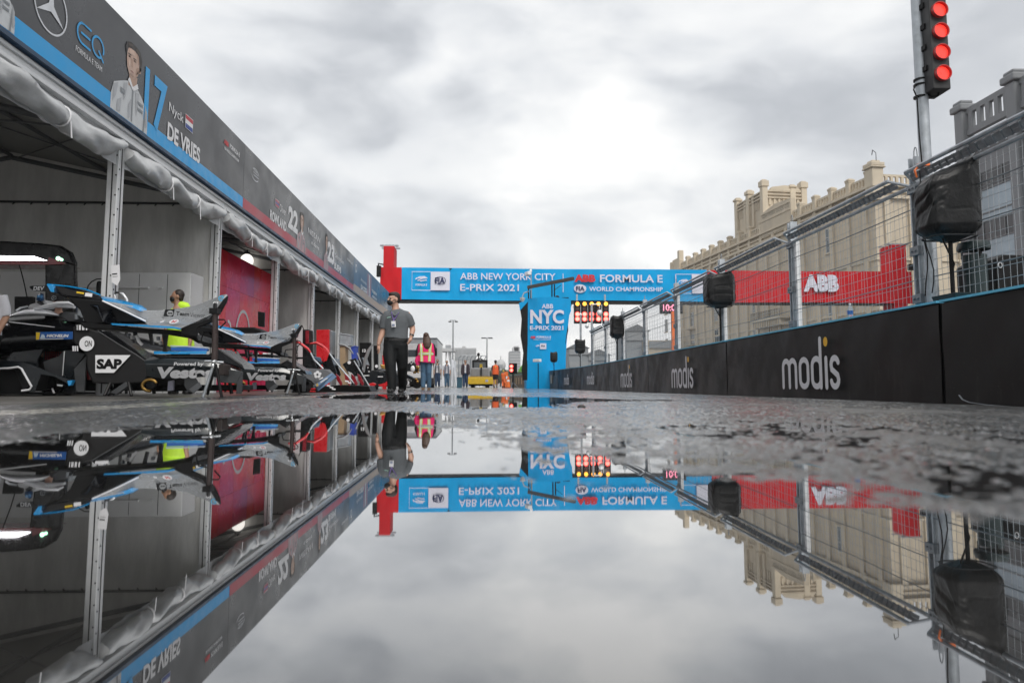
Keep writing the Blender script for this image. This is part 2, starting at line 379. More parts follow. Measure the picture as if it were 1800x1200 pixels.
def mat_asphalt():
    m = bpy.data.materials.new('wet_asphalt'); m.use_nodes = True; t = NT(m.node_tree); t.n.clear()
    out = t.add('ShaderNodeOutputMaterial'); b = t.add('ShaderNodeBsdfPrincipled')
    p = t.add('ShaderNodeTexCoord').outputs['Object']; sep = t.add('ShaderNodeSeparateXYZ', i_0=p)
    big = t.noise(t.vmath('MULTIPLY', p, (1, .45, 1)), 1.1, 6, .62); fine = t.noise(p, 160, 3, .6)
    vor = t.add('ShaderNodeTexVoronoi', i_Vector=p, i_Scale=95.0)
    c = t.ramp(big.outputs[0], [(.3, (.012, .012, .0125)), (.5, (.030, .030, .030)), (.68, (.075, .074, .072))])
    c = t.mix(t.ss(fine.outputs[0], .35, .7, 0, .8), c, (.12, .118, .112))
    c = t.mix(t.ss(vor.outputs['Distance'], .0, .35, .55, 0.0), c, (.02, .02, .022))
    # dry concrete apron under the tents on the left
    edge = t.math('ADD', sep.outputs[0], t.math('MULTIPLY', t.math('SUBTRACT', big.outputs[0], .5), .25))
    apron = t.ss(edge, -2.65, -2.45, 1.0, 0.0)
    apc = t.ramp(t.noise(t.vmath('MULTIPLY', p, (.6, 1.6, 1)), 2.2, 6, .65).outputs[0], [(.3, (.055, .052, .047)), (.6, (.115, .108, .096)), (.8, (.17, .16, .145))])
    c = t.mix(apron, c, apc)
    # worn cream paint line along the pit lane
    dl = t.math('ABSOLUTE', t.math('ADD', sep.outputs[0], 1.88))
    worn = t.noise(t.vmath('MULTIPLY', p, (3, 1.2, 1)), 9, 5, .7)
    line = t.math('MULTIPLY', t.ss(dl, .16, .19, 1, 0), t.ss(worn.outputs[0], .42, .56, .05, .75))
    c = t.mix(line, c, (.50, .48, .42))
    # joint against the barrier footing, plus long dark seams
    def seam(x0, w, k): 
        q = t.math('ABSOLUTE', t.math('SUBTRACT', t.math('ADD', sep.outputs[0], t.math('MULTIPLY', big.outputs[0], .05)), x0)); return t.ss(q, w * .6, w, k, 0.0)
    for x0, w, k in ((2.95, .03, .9), (-3.35, .02, .8), (-4.3, .02, .7), (.72, .010, .5)): c = t.mix(seam(x0, w, k), c, (.008, .008, .008))
    t.set(b.inputs['Base Color'], c)
    rg = t.ss(big.outputs[0], .36, .64, .14, .34)
    rg = t.math('ADD', rg, t.math('MULTIPLY', apron, .22)); t.set(b.inputs['Roughness'], rg)
    b.inputs['Specular IOR Level'].default_value = .6
    film = t.noise(t.vmath('MULTIPLY', p, (1, .6, 1)), 2.6, 5, .6)          # a thin film of water lies over the grains
    wetk = t.math('MULTIPLY', t.ss(film.outputs[0], .34, .62, .25, 1.0), t.math('SUBTRACT', 1.0, t.math('MULTIPLY', apron, .75)))
    t.set(b.inputs['Coat Weight'], wetk); t.set(b.inputs['Coat Roughness'], t.ss(fine.outputs[0], .3, .7, .07, .20)); b.inputs['Coat IOR'].default_value = 1.45
    t.set(b.inputs['Coat Normal'], t.add('ShaderNodeCombineXYZ', i_0=0.0, i_1=0.0, i_2=1.0))
    bp = t.add('ShaderNodeBump'); bp.inputs['Strength'].default_value = .55; bp.inputs['Distance'].default_value = .004
    t.set(bp.inputs['Height'], t.math('ADD', fine.outputs[0], t.math('MULTIPLY', vor.outputs['Distance'], .8))); t.set(b.inputs['Normal'], bp.outputs[0])
    t.set(out.inputs[0], b); return m
struct(link('ground', grid_mesh('ground', GX, GY, GZ), mat_asphalt()))

def mat_water():
    m = bpy.data.materials.new('puddle_water'); m.use_nodes = True; t = NT(m.node_tree); t.n.clear()
    out = t.add('ShaderNodeOutputMaterial')
    p = t.add('ShaderNodeTexCoord').outputs['Object']
    rip = t.noise(t.vmath('MULTIPLY', p, (1, .5, 1)), 3.0, 2, .5)
    bp = t.add('ShaderNodeBump'); bp.inputs['Strength'].default_value = .12; bp.inputs['Distance'].default_value = .0012
    t.set(bp.inputs['Height'], rip.outputs[0])
    lw = t.add('ShaderNodeLayerWeight'); lw.inputs[0].default_value = .5
    fr = t.ramp(lw.outputs['Facing'], [(0.0, (.05,) * 3), (.35, (.12,) * 3), (.61, (.36,) * 3), (.83, (.75,) * 3), (1.0, (.97,) * 3)])
    gl = t.add('ShaderNodeBsdfGlossy', i_0=(.95, .955, .96, 1), i_1=.018); t.set(gl.inputs['Normal'], bp.outputs[0])
    bed = t.noise(p, 40, 4, .6)
    df = t.add('ShaderNodeBsdfDiffuse', i_0=t.ramp(bed.outputs[0], [(.3, (.012, .012, .012)), (.7, (.035, .034, .032))]))
    mx = t.add('ShaderNodeMixShader', i_0=fr, i_1=df, i_2=gl); t.set(out.inputs[0], mx); return m
wb = MB(); wb.poly([(-2.45, -1.5, 0), (2.45, -1.5, 0), (2.45, 13.4, 0), (-2.45, 13.4, 0)])
struct(wb.build('puddle_water', mat_water()))
# ------------------------------------------------------------------ right: barrier blocks with printed covers
BX = 4.4
m_banner = M('charcoal_banner', (.0090, .0085, .0083), .45, var=.12, vs=1.5, bump=.08, bs=2.5, spec=.3)
def weathered(m, col, amt):
    t = NT(m.node_tree); b = next(n for n in t.n if n.type == 'BSDF_PRINCIPLED'); p = t.add('ShaderNodeTexCoord').outputs['Object']; sep = t.add('ShaderNodeSeparateXYZ', i_0=p)
    sp_ = t.noise(p, 38, 5, .7); st = t.noise(t.vmath('MULTIPLY', p, (2.5, 2.5, .35)), 3.0, 5, .65)
    low = t.ss(sep.outputs[2], -.05, .55, 1.0, .12)
    k = t.math('MULTIPLY', t.math('ADD', t.math('MULTIPLY', t.ss(sp_.outputs[0], .60, .72), .8), t.math('MULTIPLY', t.ss(st.outputs[0], .52, .75), .5)), t.math('MULTIPLY', low, amt), clamp=True)
    src = b.inputs['Base Color'].links[0].from_socket; t.l.new(t.mix(k, src, col), b.inputs['Base Color'])
weathered(m_banner, (.16, .15, .14), .42)
m_modisw = M('grey_white_print', (.62, .62, .65), .5, var=.04)
m_conc = M('concrete', (.30, .29, .27), .8, var=.2, bump=.2)
def rel(x, z, Y):      # lane-plane helper
    return Vector((x, Y, z))
def modis(parent, x, yc, zb, w, h):
    """rounded lower-case word on a barrier cover; u runs towards the camera"""
    o = (x, yc + w / 2, zb); u, v = -Yp, Zp; k = w / 5.35; xh = h * .62 / 1.0
    W_ = .42 * k
    s1 = MB()
    P = lambda a, b: (a * k, b * xh)
    def P2(pts): return [P(*q) for q in pts]
    m1 = P2([(.2, .03), (.2, .70)] + [(.52 - .32 * math.cos(R(q)), .70 + .22 * math.sin(R(q))) for q in range(20, 181, 20)] + [(.84, .03)])
    m2 = P2([(.84, .70)] + [(1.16 - .32 * math.cos(R(q)), .70 + .22 * math.sin(R(q))) for q in range(20, 181, 20)] + [(1.48, .03)])
    oo = P2(arc(2.25, .70, .36, .22, 0, 180, 8) + arc(2.25, .26, .36, .22, 180, 360, 8) + [(2.61, .70)])
    dd = P2([(3.72, .03), (3.72, 1.52)]); d2 = P2(arc(3.36, .70, .36, .22, 0, 180, 8) + arc(3.36, .26, .36, .22, 180, 360, 8) + [(3.72, .70)])
    ii = P2([(4.18, .03), (4.18, .90)])
    ss = P2(arc(4.86, .70, .28, .20, 20, 180, 7) + [(4.62, .56), (5.06, .38)] + arc(4.84, .25, .28, .21, 0, -165, 8))
    stroke(s1, o, u, v, [m1, m2, oo, dd, d2, ii, ss], W_ * .56, .004)
    s1.build('lettering', m_modisw, parent)
    d = MB(); shape(d, o, u, v, arc(4.18 * k, 1.42 * xh, .17 * k, .15 * xh, 0, 342, 19), .005); d.build('lettering', M('amber_print', (.75, .42, .02), .5), parent)
def zr(X): return ground_z(X)
def ground_z(X):
    t = max(0, min(1, (X - 2.5) / 1.9)); return -.07 * t * t * (3 - 2 * t)
BZ0, BTOP = -.075, .925
def barrier(y0, y1, x0, x1, label, logo=True, mat=m_banner, print_=None):
    """one block from distance y0 to y1; the lane face runs from x0 to x1"""
    t = thing('barrier_block', label, 'barrier', (x0 + .2, y0, BZ0), 'printed barrier blocks along the pit lane')
    d = Vector((x1 - x0, y1 - y0, 0)).normalized(); n = Vector((-d.y, d.x, 0)); L = math.hypot(x1 - x0, y1 - y0)
    a = Vector((x0, y0, 0)) + d * .022; b = Vector((x1, y1, 0)) - d * .022
    c = MB(); q = [a - n * .03, b - n * .03, b - n * .40, a - n * .40]
    c.prism([p + Zp * BZ0 for p in q], Zp * (BTOP - BZ0 - .01)); c.build('core', m_black, t, bevel=.012)
    # printed cover with slight sag: a fine sheet
    N, K = 40, 10; vs = []; fs = []
    for j in range(K + 1):
        for i in range(N + 1):
            s = i / N; z = BZ0 + .015 + (BTOP - BZ0 - .035) * j / K
            w = .006 * math.sin(s * 31 + y0) * math.sin(j * .5) + .004 * math.sin(s * 77 + j) + .012
            vs.append(a + (b - a) * s - n * (-w + .02) + Zp * z)
    for j in range(K):
        for i in range(N): k = j * (N + 1) + i; fs.append((k, k + 1, k + N + 2, k + N + 1))
    c = MB().add(vs, fs); c.build('printed_cover', mat, t, smooth=50)
    c = MB(); c.prism([p + Zp * (BTOP - .012) for p in [a + n * .012, b + n * .012, b - n * .42, a - n * .42]], Zp * .022); c.build('cap_strip', M('pale_cyan_edge', (.10, .42, .62), .45), t)
    if logo and abs(x0 - x1) < .01: modis(t, x0 - .030, (y0 + y1) / 2 + logo_off, BZ0 + .17, 1.70, .66)
    if print_: print_(t, a, b, n)
    return t
logo_off = -.28
seams = [.55, 6.49, 12.35, 18.25, 24.0]
lab = ['black barrier block nearest the lens, plain cover, its seam right of the biggest lettering', 'black barrier block with the largest grey modis lettering and amber dot',
       'black barrier block with modis lettering, second one back from the lens side', 'black barrier block whose modis lettering stands below the second covered loudspeaker']
for i in range(4): barrier(seams[i], seams[i + 1], BX, BX, lab[i], logo=i > 0)
barrier(24.0, 29.6, BX, 4.25, 'black barrier block with small modis lettering just before the wall bends', True)
barrier(29.6, 34.8, 4.25, 3.85, 'black barrier block at the bend of the wall beside the blue tower')
m_brown = M('brown_banner', (.10, .075, .058), .5)
def bars(t, a, b, n):
    for k in range(3):
        c = MB(); p = a + (b - a) * (.25 + .25 * k) + n * .03; d = (b - a).normalized(); c.prism([p + Zp * .25, p + d * .5 + Zp * .25, p + d * .5 + Zp * .7, p + Zp * .7], n * .004)
        c.build('lettering', M('amber_grey_print', (.50, .36, .22), .5), t)
bend = [(34.8, 3.85), (40, 3.42), (45.5, 2.95), (51, 2.5), (57, 2.05)]
for k, ((y0, x0), (y1, x1)) in enumerate(zip(bend, bend[1:])):
    barrier(y0, y1, x0, x1, 'brown printed barrier block after the bend, ' + ['at the foot of the blue tower', 'just left of the blue tower foot', 'third one past the bend', 'last one, by the low signal lights'][k], False, m_brown, bars)

# lettering on the slightly turned sixth and seventh block
for y, x in ((27.0, 4.33), (32.3, 4.05)):
    root = min((o for o in COL.objects if o.name.startswith('barrier_block') and o.type == 'EMPTY'), key=lambda o: abs(o.location.y + 2.7 - y))
    w = MB(); text('lettering', 'modis', (x - .06, y + .75, .17), -Yp + Xp * .03, Zp, 1.5, .5, m_modisw, root, .02, .03)

# ------------------------------------------------------------------ debris fence
FX, ZT, ZL = 4.86, 2.475, 2.33
fy = [1.5, 4.55] + [PX(x, 500, 4.86).y for x in (1621, 1396, 1269, 1189, 1133)] + [23.6, 26.8, 30.0]
def fence_post(y, label):
    t = thing('fence_post', label, 'fence post', (FX, y, BZ0), 'steel posts of the debris fence')
    c = MB()
    for s in (-1, 1):
        c.box2((FX - .055, y + s * .045 - .012, BZ0), (FX + .055, y + s * .045 + .012, 2.66))
    c.box2((FX + .03, y - .033, BZ0), (FX + .052, y + .033, 2.64)); c.build('column', m_galv, t, bevel=.003)
    for z in (1.02, 1.55, 2.25):
        c = MB(); c.box2((FX - .075, y - .075, z), (FX + .07, y + .075, z + .10))
        for s in (-1, 1):
            c.disc((FX - .076, y + s * .03, z + .05), (-1, 0, 0), .014, .016, 8)
        c.build('clamp', m_galvd, t, bevel=.004)
    c = MB(); c.tube([(FX, y - .03, 2.66)] + [(FX, y - .03 * math.cos(R(q)), 2.66 + .10 * math.sin(R(q)) + .02) for q in range(20, 170, 25)] + [(FX, y + .03, 2.66)], .006, 6); c.build('lifting_loop', m_galvd, t)
    c = MB(); c.box2((FX - .03, y - .17, .93), (FX + .03, y - .11, 2.33)); c.build('side_plate', m_alu, t, bevel=.003)
lab = {2: 'steel fence post beside the tall signal light mast', 3: 'steel fence post between the largest modis lettering and the next seam', 4: 'steel fence post behind the second covered loudspeaker',
       5: 'steel fence post beside the orange pole', 6: 'steel fence post left of the clock display', 7: 'steel fence post behind the third covered loudspeaker',
       8: 'steel fence post below the right edge of the start light panel', 9: 'steel fence post nearest the blue tower', 0: 'steel fence post out beyond the right edge of the view', 1: 'steel fence post at the right edge of the view'}
for i, y in enumerate(fy[1:], 1): fence_post(y, lab[i])
m_wire = M('fence_wire', (.40, .42, .44), .5, metal=.5)
flab = ['with the black bin and case before it', 'behind the biggest covered loudspeaker', 'with a water bottle standing below it', 'with the red gantry leg showing through', 'right of the orange pole',
        'left of the clock display', 'behind the third covered loudspeaker', 'between the two small covered loudspeakers', 'furthest one, beside the blue tower']
for i in range(1, len(fy)):
    y0, y1 = fy[i - 1] + .06, fy[i] - .06
    t = thing('mesh_fence', 'steel mesh fence panel with leaning top rail, ' + flab[i - 1], 'fence panel', (FX, y0, .93), 'mesh panels of the debris fence')
    c = MB(); far = y0 > 20
    r = .0026 if not far else .0038
    nv = int((y1 - y0) / (.078 if not far else .14))
    for k in range(nv + 1):
        y = y0 + .03 + (y1 - y0 - .06) * k / nv
        sag = .012 * math.sin(k * 1.7 + i); c.tube([(FX - .03, y, .93), (FX - .03 + sag, y, 1.6), (FX - .03, y, ZL)], r, 4, False)
    z = 1.0
    while z < ZL:
        c.tube([(FX - .036, y0, z), (FX - .03 + .01 * math.sin(z * 9), (y0 + y1) / 2, z - .012), (FX - .036, y1, z)], r, 4, False); z += .115
    c.build('wire_mesh', m_wire, t)
    c = MB()
    for z in (1.28, 1.72, 2.08): c.tube([(FX - .045, y0 - .05, z), (FX - .05, (y0 + y1) / 2, z - .02), (FX - .045, y1 + .05, z)], .0065, 6, False)
    c.build('cable', m_galvd, t)
    # leaning top: lower rail, upper rail nearer the lane, rungs between
    c = MB(); UX = FX - .15
    c.tube([(FX - .05, y0 - .05, ZL), (FX - .05, y1 + .05, ZL)], .024, 8)
    c.tube([(UX, y0 + .25, ZT), (UX, y1 + .02, ZT)], .024, 8); c.tube([(FX - .05, y0 - .05, ZL), (UX, y0 + .25, ZT)], .018, 6)
    c.tube([(FX - .05, y1 + .0, ZL + .02), (UX, y1 + .02, ZT)], .024, 6)
    c.build('top_rail', m_galv, t, smooth=40)
    c = MB(); n = int((y1 - y0) / .12)
    a = Vector((FX - .08, 0, ZL + .03)); b = Vector((UX + .03, 0, ZT - .03)); mid = (a + b) / 2
    for q in (.3, .75):
        p = a + (b - a) * q; c.beam((p.x, y0 + .15, p.z), (p.x, y1, p.z), .012, .04, (b - a).normalized())
    for k in range(n):
        y = y0 + .3 + (y1 - y0 - .35) * k / n; c.beam((a.x, y, a.z), (b.x, y, b.z), .012, .03)
    c.build('perforated_strip', m_galvd, t)

# ------------------------------------------------------------------ loudspeakers under black bags on stands
m_bag = M('black_nylon_bag', (.006, .006, .0065), .40, var=.2, bump=.9, bs=5.5, spec=.35)
def covered_speaker(px0, px1, py0, py1, X, label, ztop_tilt=.0, seed=0, sy=.40, pole_to=.6):
    c0 = PX((px0 + px1) / 2, (py0 + py1) / 2, X); Y = c0.y
    w = (px1 - px0) / FPX * Y * .97; h = (py1 - py0) / FPX * Y; cx, cz = c0.x, c0.z
    t = thing('covered_speaker', label, 'loudspeaker', (cx, Y, pole_to), 'loudspeakers under black bags along the fence')
    n, K = 84, 54; A2, S2 = np.meshgrid(2 * np.pi * np.arange(n) / n, np.arange(K + 1) / K)
    per = lambda f, g, sd: vnoise(40 + np.cos(A2) * f + sd, 40 + np.sin(A2) * f + S2 * g, sd)      # noise that closes round the bag
    rid = lambda q: 1 - np.abs(2 * q - 1)
    fold = rid(per(2.2, 3.2, 31 + seed)) ** 3 * .050 + rid(per(3.6, 6.0, 57 + seed)) ** 3 * .030 + (per(6, 9, 77 + seed) - .5) * .022 - rid(per(1.6, 5.2, 91 + seed)) ** 6 * .04
    rings = []
    for j in range(K + 1):
        s = j / K; z = cz - h / 2 + h * s
        k = (math.sin(min(1, s / .24) * math.pi / 2) ** .6) * (1 - .10 * float(sstep(.90, 1.0, s))) * (1.02 - .07 * s + .04 * math.sin(s * 5 + seed)); k = max(.25, float(k)); ring = []
        for i in range(n):
            a = A2[j, i]; ca, sa = math.cos(a), math.sin(a); e = .46; wr = 1 + float(fold[j, i]) - .02
            x = math.copysign(abs(ca) ** e, ca) * w / 2 * k; y = math.copysign(abs(sa) ** e, sa) * sy / 2 * k
            ring.append((cx + x * wr, Y + y * wr, z + ztop_tilt * (x / w) * s * s + (.03 * math.sin(3 * a + seed) * s ** 6)))
        rings.append(ring)
    MB().loft(rings).build('bag', m_bag, t, smooth=80)
    c = MB(); zt_ = cz - h / 2 + h * .06; c.tube([(cx + w * .40 * math.copysign(abs(math.cos(q)) ** .5, math.cos(q)), Y + sy * .40 * math.copysign(abs(math.sin(q)) ** .5, math.sin(q)), zt_) for q in np.linspace(0, 6.283, 28)], .008, 5, False); c.build('drawcord', m_dark, t)
    zb = cz - h / 2
    c = MB(); c.tube([(cx + .02 * w, Y, pole_to), (cx + .02 * w, Y, zb + .05)], .02, 10); c.tube([(cx + .02 * w, Y, pole_to + .05), (cx + .02 * w, Y, pole_to + .2)], .034, 10); c.build('pole', m_black, t, smooth=40)
    c = MB(); c.tube([(cx - .18 * w, Y - .02, zb + .08), (cx - .16 * w, Y - .06, zb - .03), (cx - .04 * w, Y - .04, zb - .14), (cx + .03 * w, Y - .03, zb - .22), (cx - .02 * w, Y - .03, zb - .32), (cx + .01, Y - .03, pole_to + .02)], .010, 6)
    c.build('cable', m_black, t, smooth=40)
    return t
covered_speaker(1613, 1717, 296, 430, 4.62, 'largest black bag over a loudspeaker on a pole, against the tall mast', .30, 3)
covered_speaker(1237, 1291, 482, 543, 4.62, 'black bag over a loudspeaker in front of the gantry red section', .05, 5)
covered_speaker(1072, 1097, 556, 596, 4.62, 'black bag over a loudspeaker, third one along the fence', .02, 8)
covered_speaker(1010, 1029, 597, 622, 4.62, 'small black bag over a loudspeaker by the start light panel', .0, 9)
covered_speaker(967, 980, 619, 637, 3.62, 'smallest black bag over a loudspeaker, before the blue tower', .0, 11)

# ------------------------------------------------------------------ tall mast with red signal lamps
m_lens = M('lit_red_lens', (.5, .01, .008), .3, emit=(1.0, .045, .03), es=1.05, var=.02)
m_lenshot = M('bright_red_lens', (.6, .05, .03), .3, emit=(1.0, .12, .08), es=2.2, var=.02)
MY = 7.22; b = PY(1640, 520, MY); top = PY(1603, -160, MY)
t = thing('signal_mast', 'tall grey steel mast clamped to the fence, carrying red signal lamps', 'mast', (b.x, MY, .6))
MB().tube([(b.x, MY, .6), (b.x - .004, MY, 2.0), (top.x, MY, top.z)], .062, 16).build('pole', m_galv, t, smooth=40)
for pyy in (141, 150, 171):
    p = PY(1617, pyy, MY); c = MB(); c.disc(p - Zp * .01, Zp, .066, .018, 16); c.build('strap', m_black, t, smooth=40)
c = MB(); c.disc(PY(1623, 291, MY) - Zp * .02, Zp, .071, .035, 16); c.tube([PY(1614, 293, MY - .06), PY(1608, 300, MY - .07), PY(1612, 312, MY - .07)], .012, 6); c.build('orange_strap', m_orange, t, smooth=40)
c = MB(); c.tube([PY(1609, 148, MY - .06), PY(1606, 158, MY - .07), PY(1612, 172, MY - .07), PY(1616, 240, MY - .07), PY(1621, 290, MY - .08)], .008, 6); c.build('cable', m_black, t, smooth=40)
# the lamp head
hd = thing('signal_light', 'black signal head with a column of lit red lamps on the mast', 'signal light', tuple(PY(1650, 158, MY)))
p0 = PY(1643, 156, 7.02); p1 = PY(1672, 153, 7.02); hw = p1.x - p0.x + .02; r0 = .076; zb = p0.z; zt = PY(1650, -130, 7.02).z
c = MB(); c.box2((p0.x - .012, 7.02, zb), (p1.x, 7.30, zt)); c.build('housing', M('black_signal_housing', (.018, .018, .02), .55, var=.25), hd, bevel=.012)
ring = MB(); le = []
for k in range(7):
    pc = PY(1661.5 - 3.4 * k, 130 - 37 * k, 7.02); pc = Vector((p0.x + hw / 2 - .012, 7.02, pc.z)); r_ = .074
    l = MB(); l.disc(pc + Yp * .004, -Yp, r_, .012, 28); l.build('lamp', m_lens, hd, smooth=40)
    vis = []
    for j in range(17):
        a = R(-10 + 200 * j / 16); vis.append((math.cos(a), math.sin(a)))
    rg = MB(); rg.loft([[pc - Yp * d + Xp * (q[0] * rr) + Zp * (q[1] * rr) for q in [(math.cos(2 * math.pi * i / 28), math.sin(2 * math.pi * i / 28)) for i in range(28)]] for d, rr in ((0, r_ + .012), (.04, r_ + .012), (.04, r_ + .004), (0, r_ + .004))], cap=False)
    rg.build('lamp_rim', M('red_lit_rim', (.4, .03, .03), .4), hd, smooth=40)
    sl_ = MB(); sl_.box2((p0.x - .030, 7.10, pc.z + .075), (p0.x - .010, 7.22, pc.z + .135)); sl_.build('side_bracket', m_black, hd, bevel=.004)
c = MB()
for pyy in (128, 152): c.beam(PY(1620, pyy + 2, MY), (p0.x + .02, 7.15, PY(1620, pyy - 3, MY).z), .014, .014)
c.tube([PY(1622, 161, MY), (p0.x + .05, 7.14, zb - .035), (p1.x - .08, 7.12, zb - .03), (p1.x - .07, 7.12, zb + .02)], .012, 6); c.build('bracket', m_black, hd)
del le, ring

# ------------------------------------------------------------------ behind the near barrier: bin, case, bottle, tub
X0 = 4.95
p = PX(1714, 480, X0); Yb = p.y
t = thing('litter_bin', 'dark green round litter bin with raised lid by the biggest bagged loudspeaker', 'bin', (p.x, Yb, .4))
def zpx(py, Y): return PY(1714, py, Y).z
rb = 20 / FPX * Yb
c = MB(); c.tube([(p.x, Yb, .4), (p.x, Yb, zpx(449, Yb))], [rb * .93, rb], 24); c.build('barrel', M('dark_green_plastic', (.008, .022, .024), .38), t, smooth=40)
c = MB(); z0 = zpx(440, Yb); c.tube([(p.x, Yb, z0), (p.x, Yb, z0 + .02), (p.x, Yb, z0 + .075), (p.x, Yb, z0 + .085)], [rb * 1.32, rb * 1.36, rb * 1.25, rb * .9], 24); c.build('lid', M('dark_green_plastic', (.01, .03, .03), .4), t, smooth=40)
c = MB()
for a in (20, 140, 260): c.tube([(p.x + rb * .95 * math.cos(R(a)), Yb + rb * .95 * math.sin(R(a)), zpx(449, Yb) - .03), (p.x + rb * .95 * math.cos(R(a)), Yb + rb * .95 * math.sin(R(a)), z0 + .02)], .012, 6)
c.build('lid_support', m_black, t)
a_, b_ = PX(1752, 500, 5.2), PX(1850, 500, 5.2); Yc = (a_.y + b_.y) / 2
t = thing('equipment_case', 'black flight case with a metal ring, right of the round bin', 'case', (5.2, Yc, .4))
c = MB(); q0, q1 = PY(1752, 497, 6.9), PY(1862, 446, 6.9); c.prism([(q0.x, 6.9, .4), (q1.x, 6.9, .4), (q1.x, 6.9, q1.z - .02), (q0.x + .08, 6.9, PY(1752, 447, 6.9).z), (q0.x, 6.9, PY(1752, 455, 6.9).z)], (0, .6, 0)); c.build('shell', m_black, t, bevel=.012)
q = PY(1758, 466, 6.89); c = MB(); c.tube([q + Xp * .02 * math.cos(R(k)) + Zp * .028 * math.sin(R(k)) for k in range(0, 361, 30)], .005, 6, False); c.build('ring', m_chrome, t, smooth=40)
t0 = PX(1690, 520, 4.75); tb = thing('plastic_tub', 'low black plastic tub on the barrier below the biggest bag', 'tub', (4.66, t0.y, BTOP + .01))
c = MB(); c.loft([[(4.66 + sx * w, t0.y + sy * w * 1.8, z) for sx, sy in ((-1, -1), (1, -1), (1, 1), (-1, 1))] for z, w in ((BTOP + .01, .085), (BTOP + .09, .1), (BTOP + .09, .09), (BTOP + .03, .075))]); tt = c.build('tub', M('dark_green_plastic', (.008, .022, .024), .38), tb, bevel=.006)
bp_ = PX(1495, 560, 4.6); by = bp_.y; z0 = BTOP + .01
t = thing('water_bottle', 'small clear water bottle with blue label standing on the barrier', 'bottle', (4.6, by, z0))
k = 1.0
c = MB(); c.tube([(4.6, by, z0 + z) for z in (0, .004, .10, .13, .165, .185, .19)], [.030, .033, .033, .031, .016, .0125, .0125], 18)
def glassy():
    m = bpy.data.materials.new('clear_plastic'); m.use_nodes = True; b = m.node_tree.nodes['Principled BSDF']
    b.inputs['Base Color'].default_value = (.82, .9, .95, 1); b.inputs['Roughness'].default_value = .08; b.inputs['Transmission Weight'].default_value = .75; b.inputs['IOR'].default_value = 1.2; return m
m_clear = glassy(); c.build('body', m_clear, t, smooth=40)
c = MB(); c.tube([(4.6, by, z0 + .07), (4.6, by, z0 + .115)], .0345, 18); c.build('paper_label', M('blue_label', (.03, .13, .4), .4), t, smooth=40)
c = MB(); c.tube([(4.6, by, z0 + .188), (4.6, by, z0 + .208)], .0145, 14); c.build('cap', m_white, t, smooth=40)

# ------------------------------------------------------------------ clock display, orange pole behind the fence
a, b = PY(1164, 548, 21.5), PY(1186, 533, 21.5)
t = thing('clock_display', 'small black clock display with red digits behind the fence', 'display', tuple(a))
c = MB(); c.box2((a.x - .05, 21.5, a.z - .05), (b.x + .25, 21.65, b.z + .05)); c.build('housing', m_black, t, bevel=.01)
text('digits', '10:0', (a.x + .03, 21.5, a.z + .03), Xp, Zp, b.x - a.x - .02, b.z - a.z - .06, M('pink_led', (.5, .1, .2), .4, emit=(1, .30, .42), es=1.4), t, .02)
c = MB(); c.box2((b.x + .05, 21.55, -.1), (b.x + .12, 21.62, a.z)); c.build('post', m_dark, t)
p = PY(1183, 580, 18.2)
t = thing('orange_pole', 'bright orange upright pole behind the mesh fence', 'pole', (p.x, 18.2, -.1))
z1 = PY(1183, 548, 18.2).z
MB().box2((p.x - .045, 18.15, -.1), (p.x + .045, 18.24, z1)).build('upright', m_orange, t, bevel=.008)
c = MB(); c.box2((p.x - .09, 18.1, -.1), (p.x + .09, 18.29, -.07)); c.build('foot_plate', m_galvd, t)

h_ = thing('loose_hem_strip', 'pale loose strip lying along the foot of the nearest barrier block', 'strip', tuple(PX(1690, 704, BX - .03)))
c = MB(); c.tube([PX(x, y, BX - .04) for x, y in ((1686, 694), (1692, 702), (1704, 707), (1735, 711.5), (1775, 714.5), (1840, 719))], .009, 6, flat=.5); c.build('strip', m_galvd, h_, smooth=50)
for i, (x, y0, y1) in enumerate(((1621, 330, 515), (1612, 300, 520))):
    tt = thing('hanging_cable', ('thin black cable hanging down the mast beside the biggest bag', 'thin dark cable strung down the fence post left of the mast')[i], 'cable', tuple(PX(x, y1, 4.74)))
    c = MB(); c.tube([PX(x + 5 * math.sin(k * 1.1 + i) + k * 2.2, y0 + (y1 - y0) * k / 9, 4.70) for k in range(10)], .0065, 5); c.build('cable', m_black, tt, smooth=60)
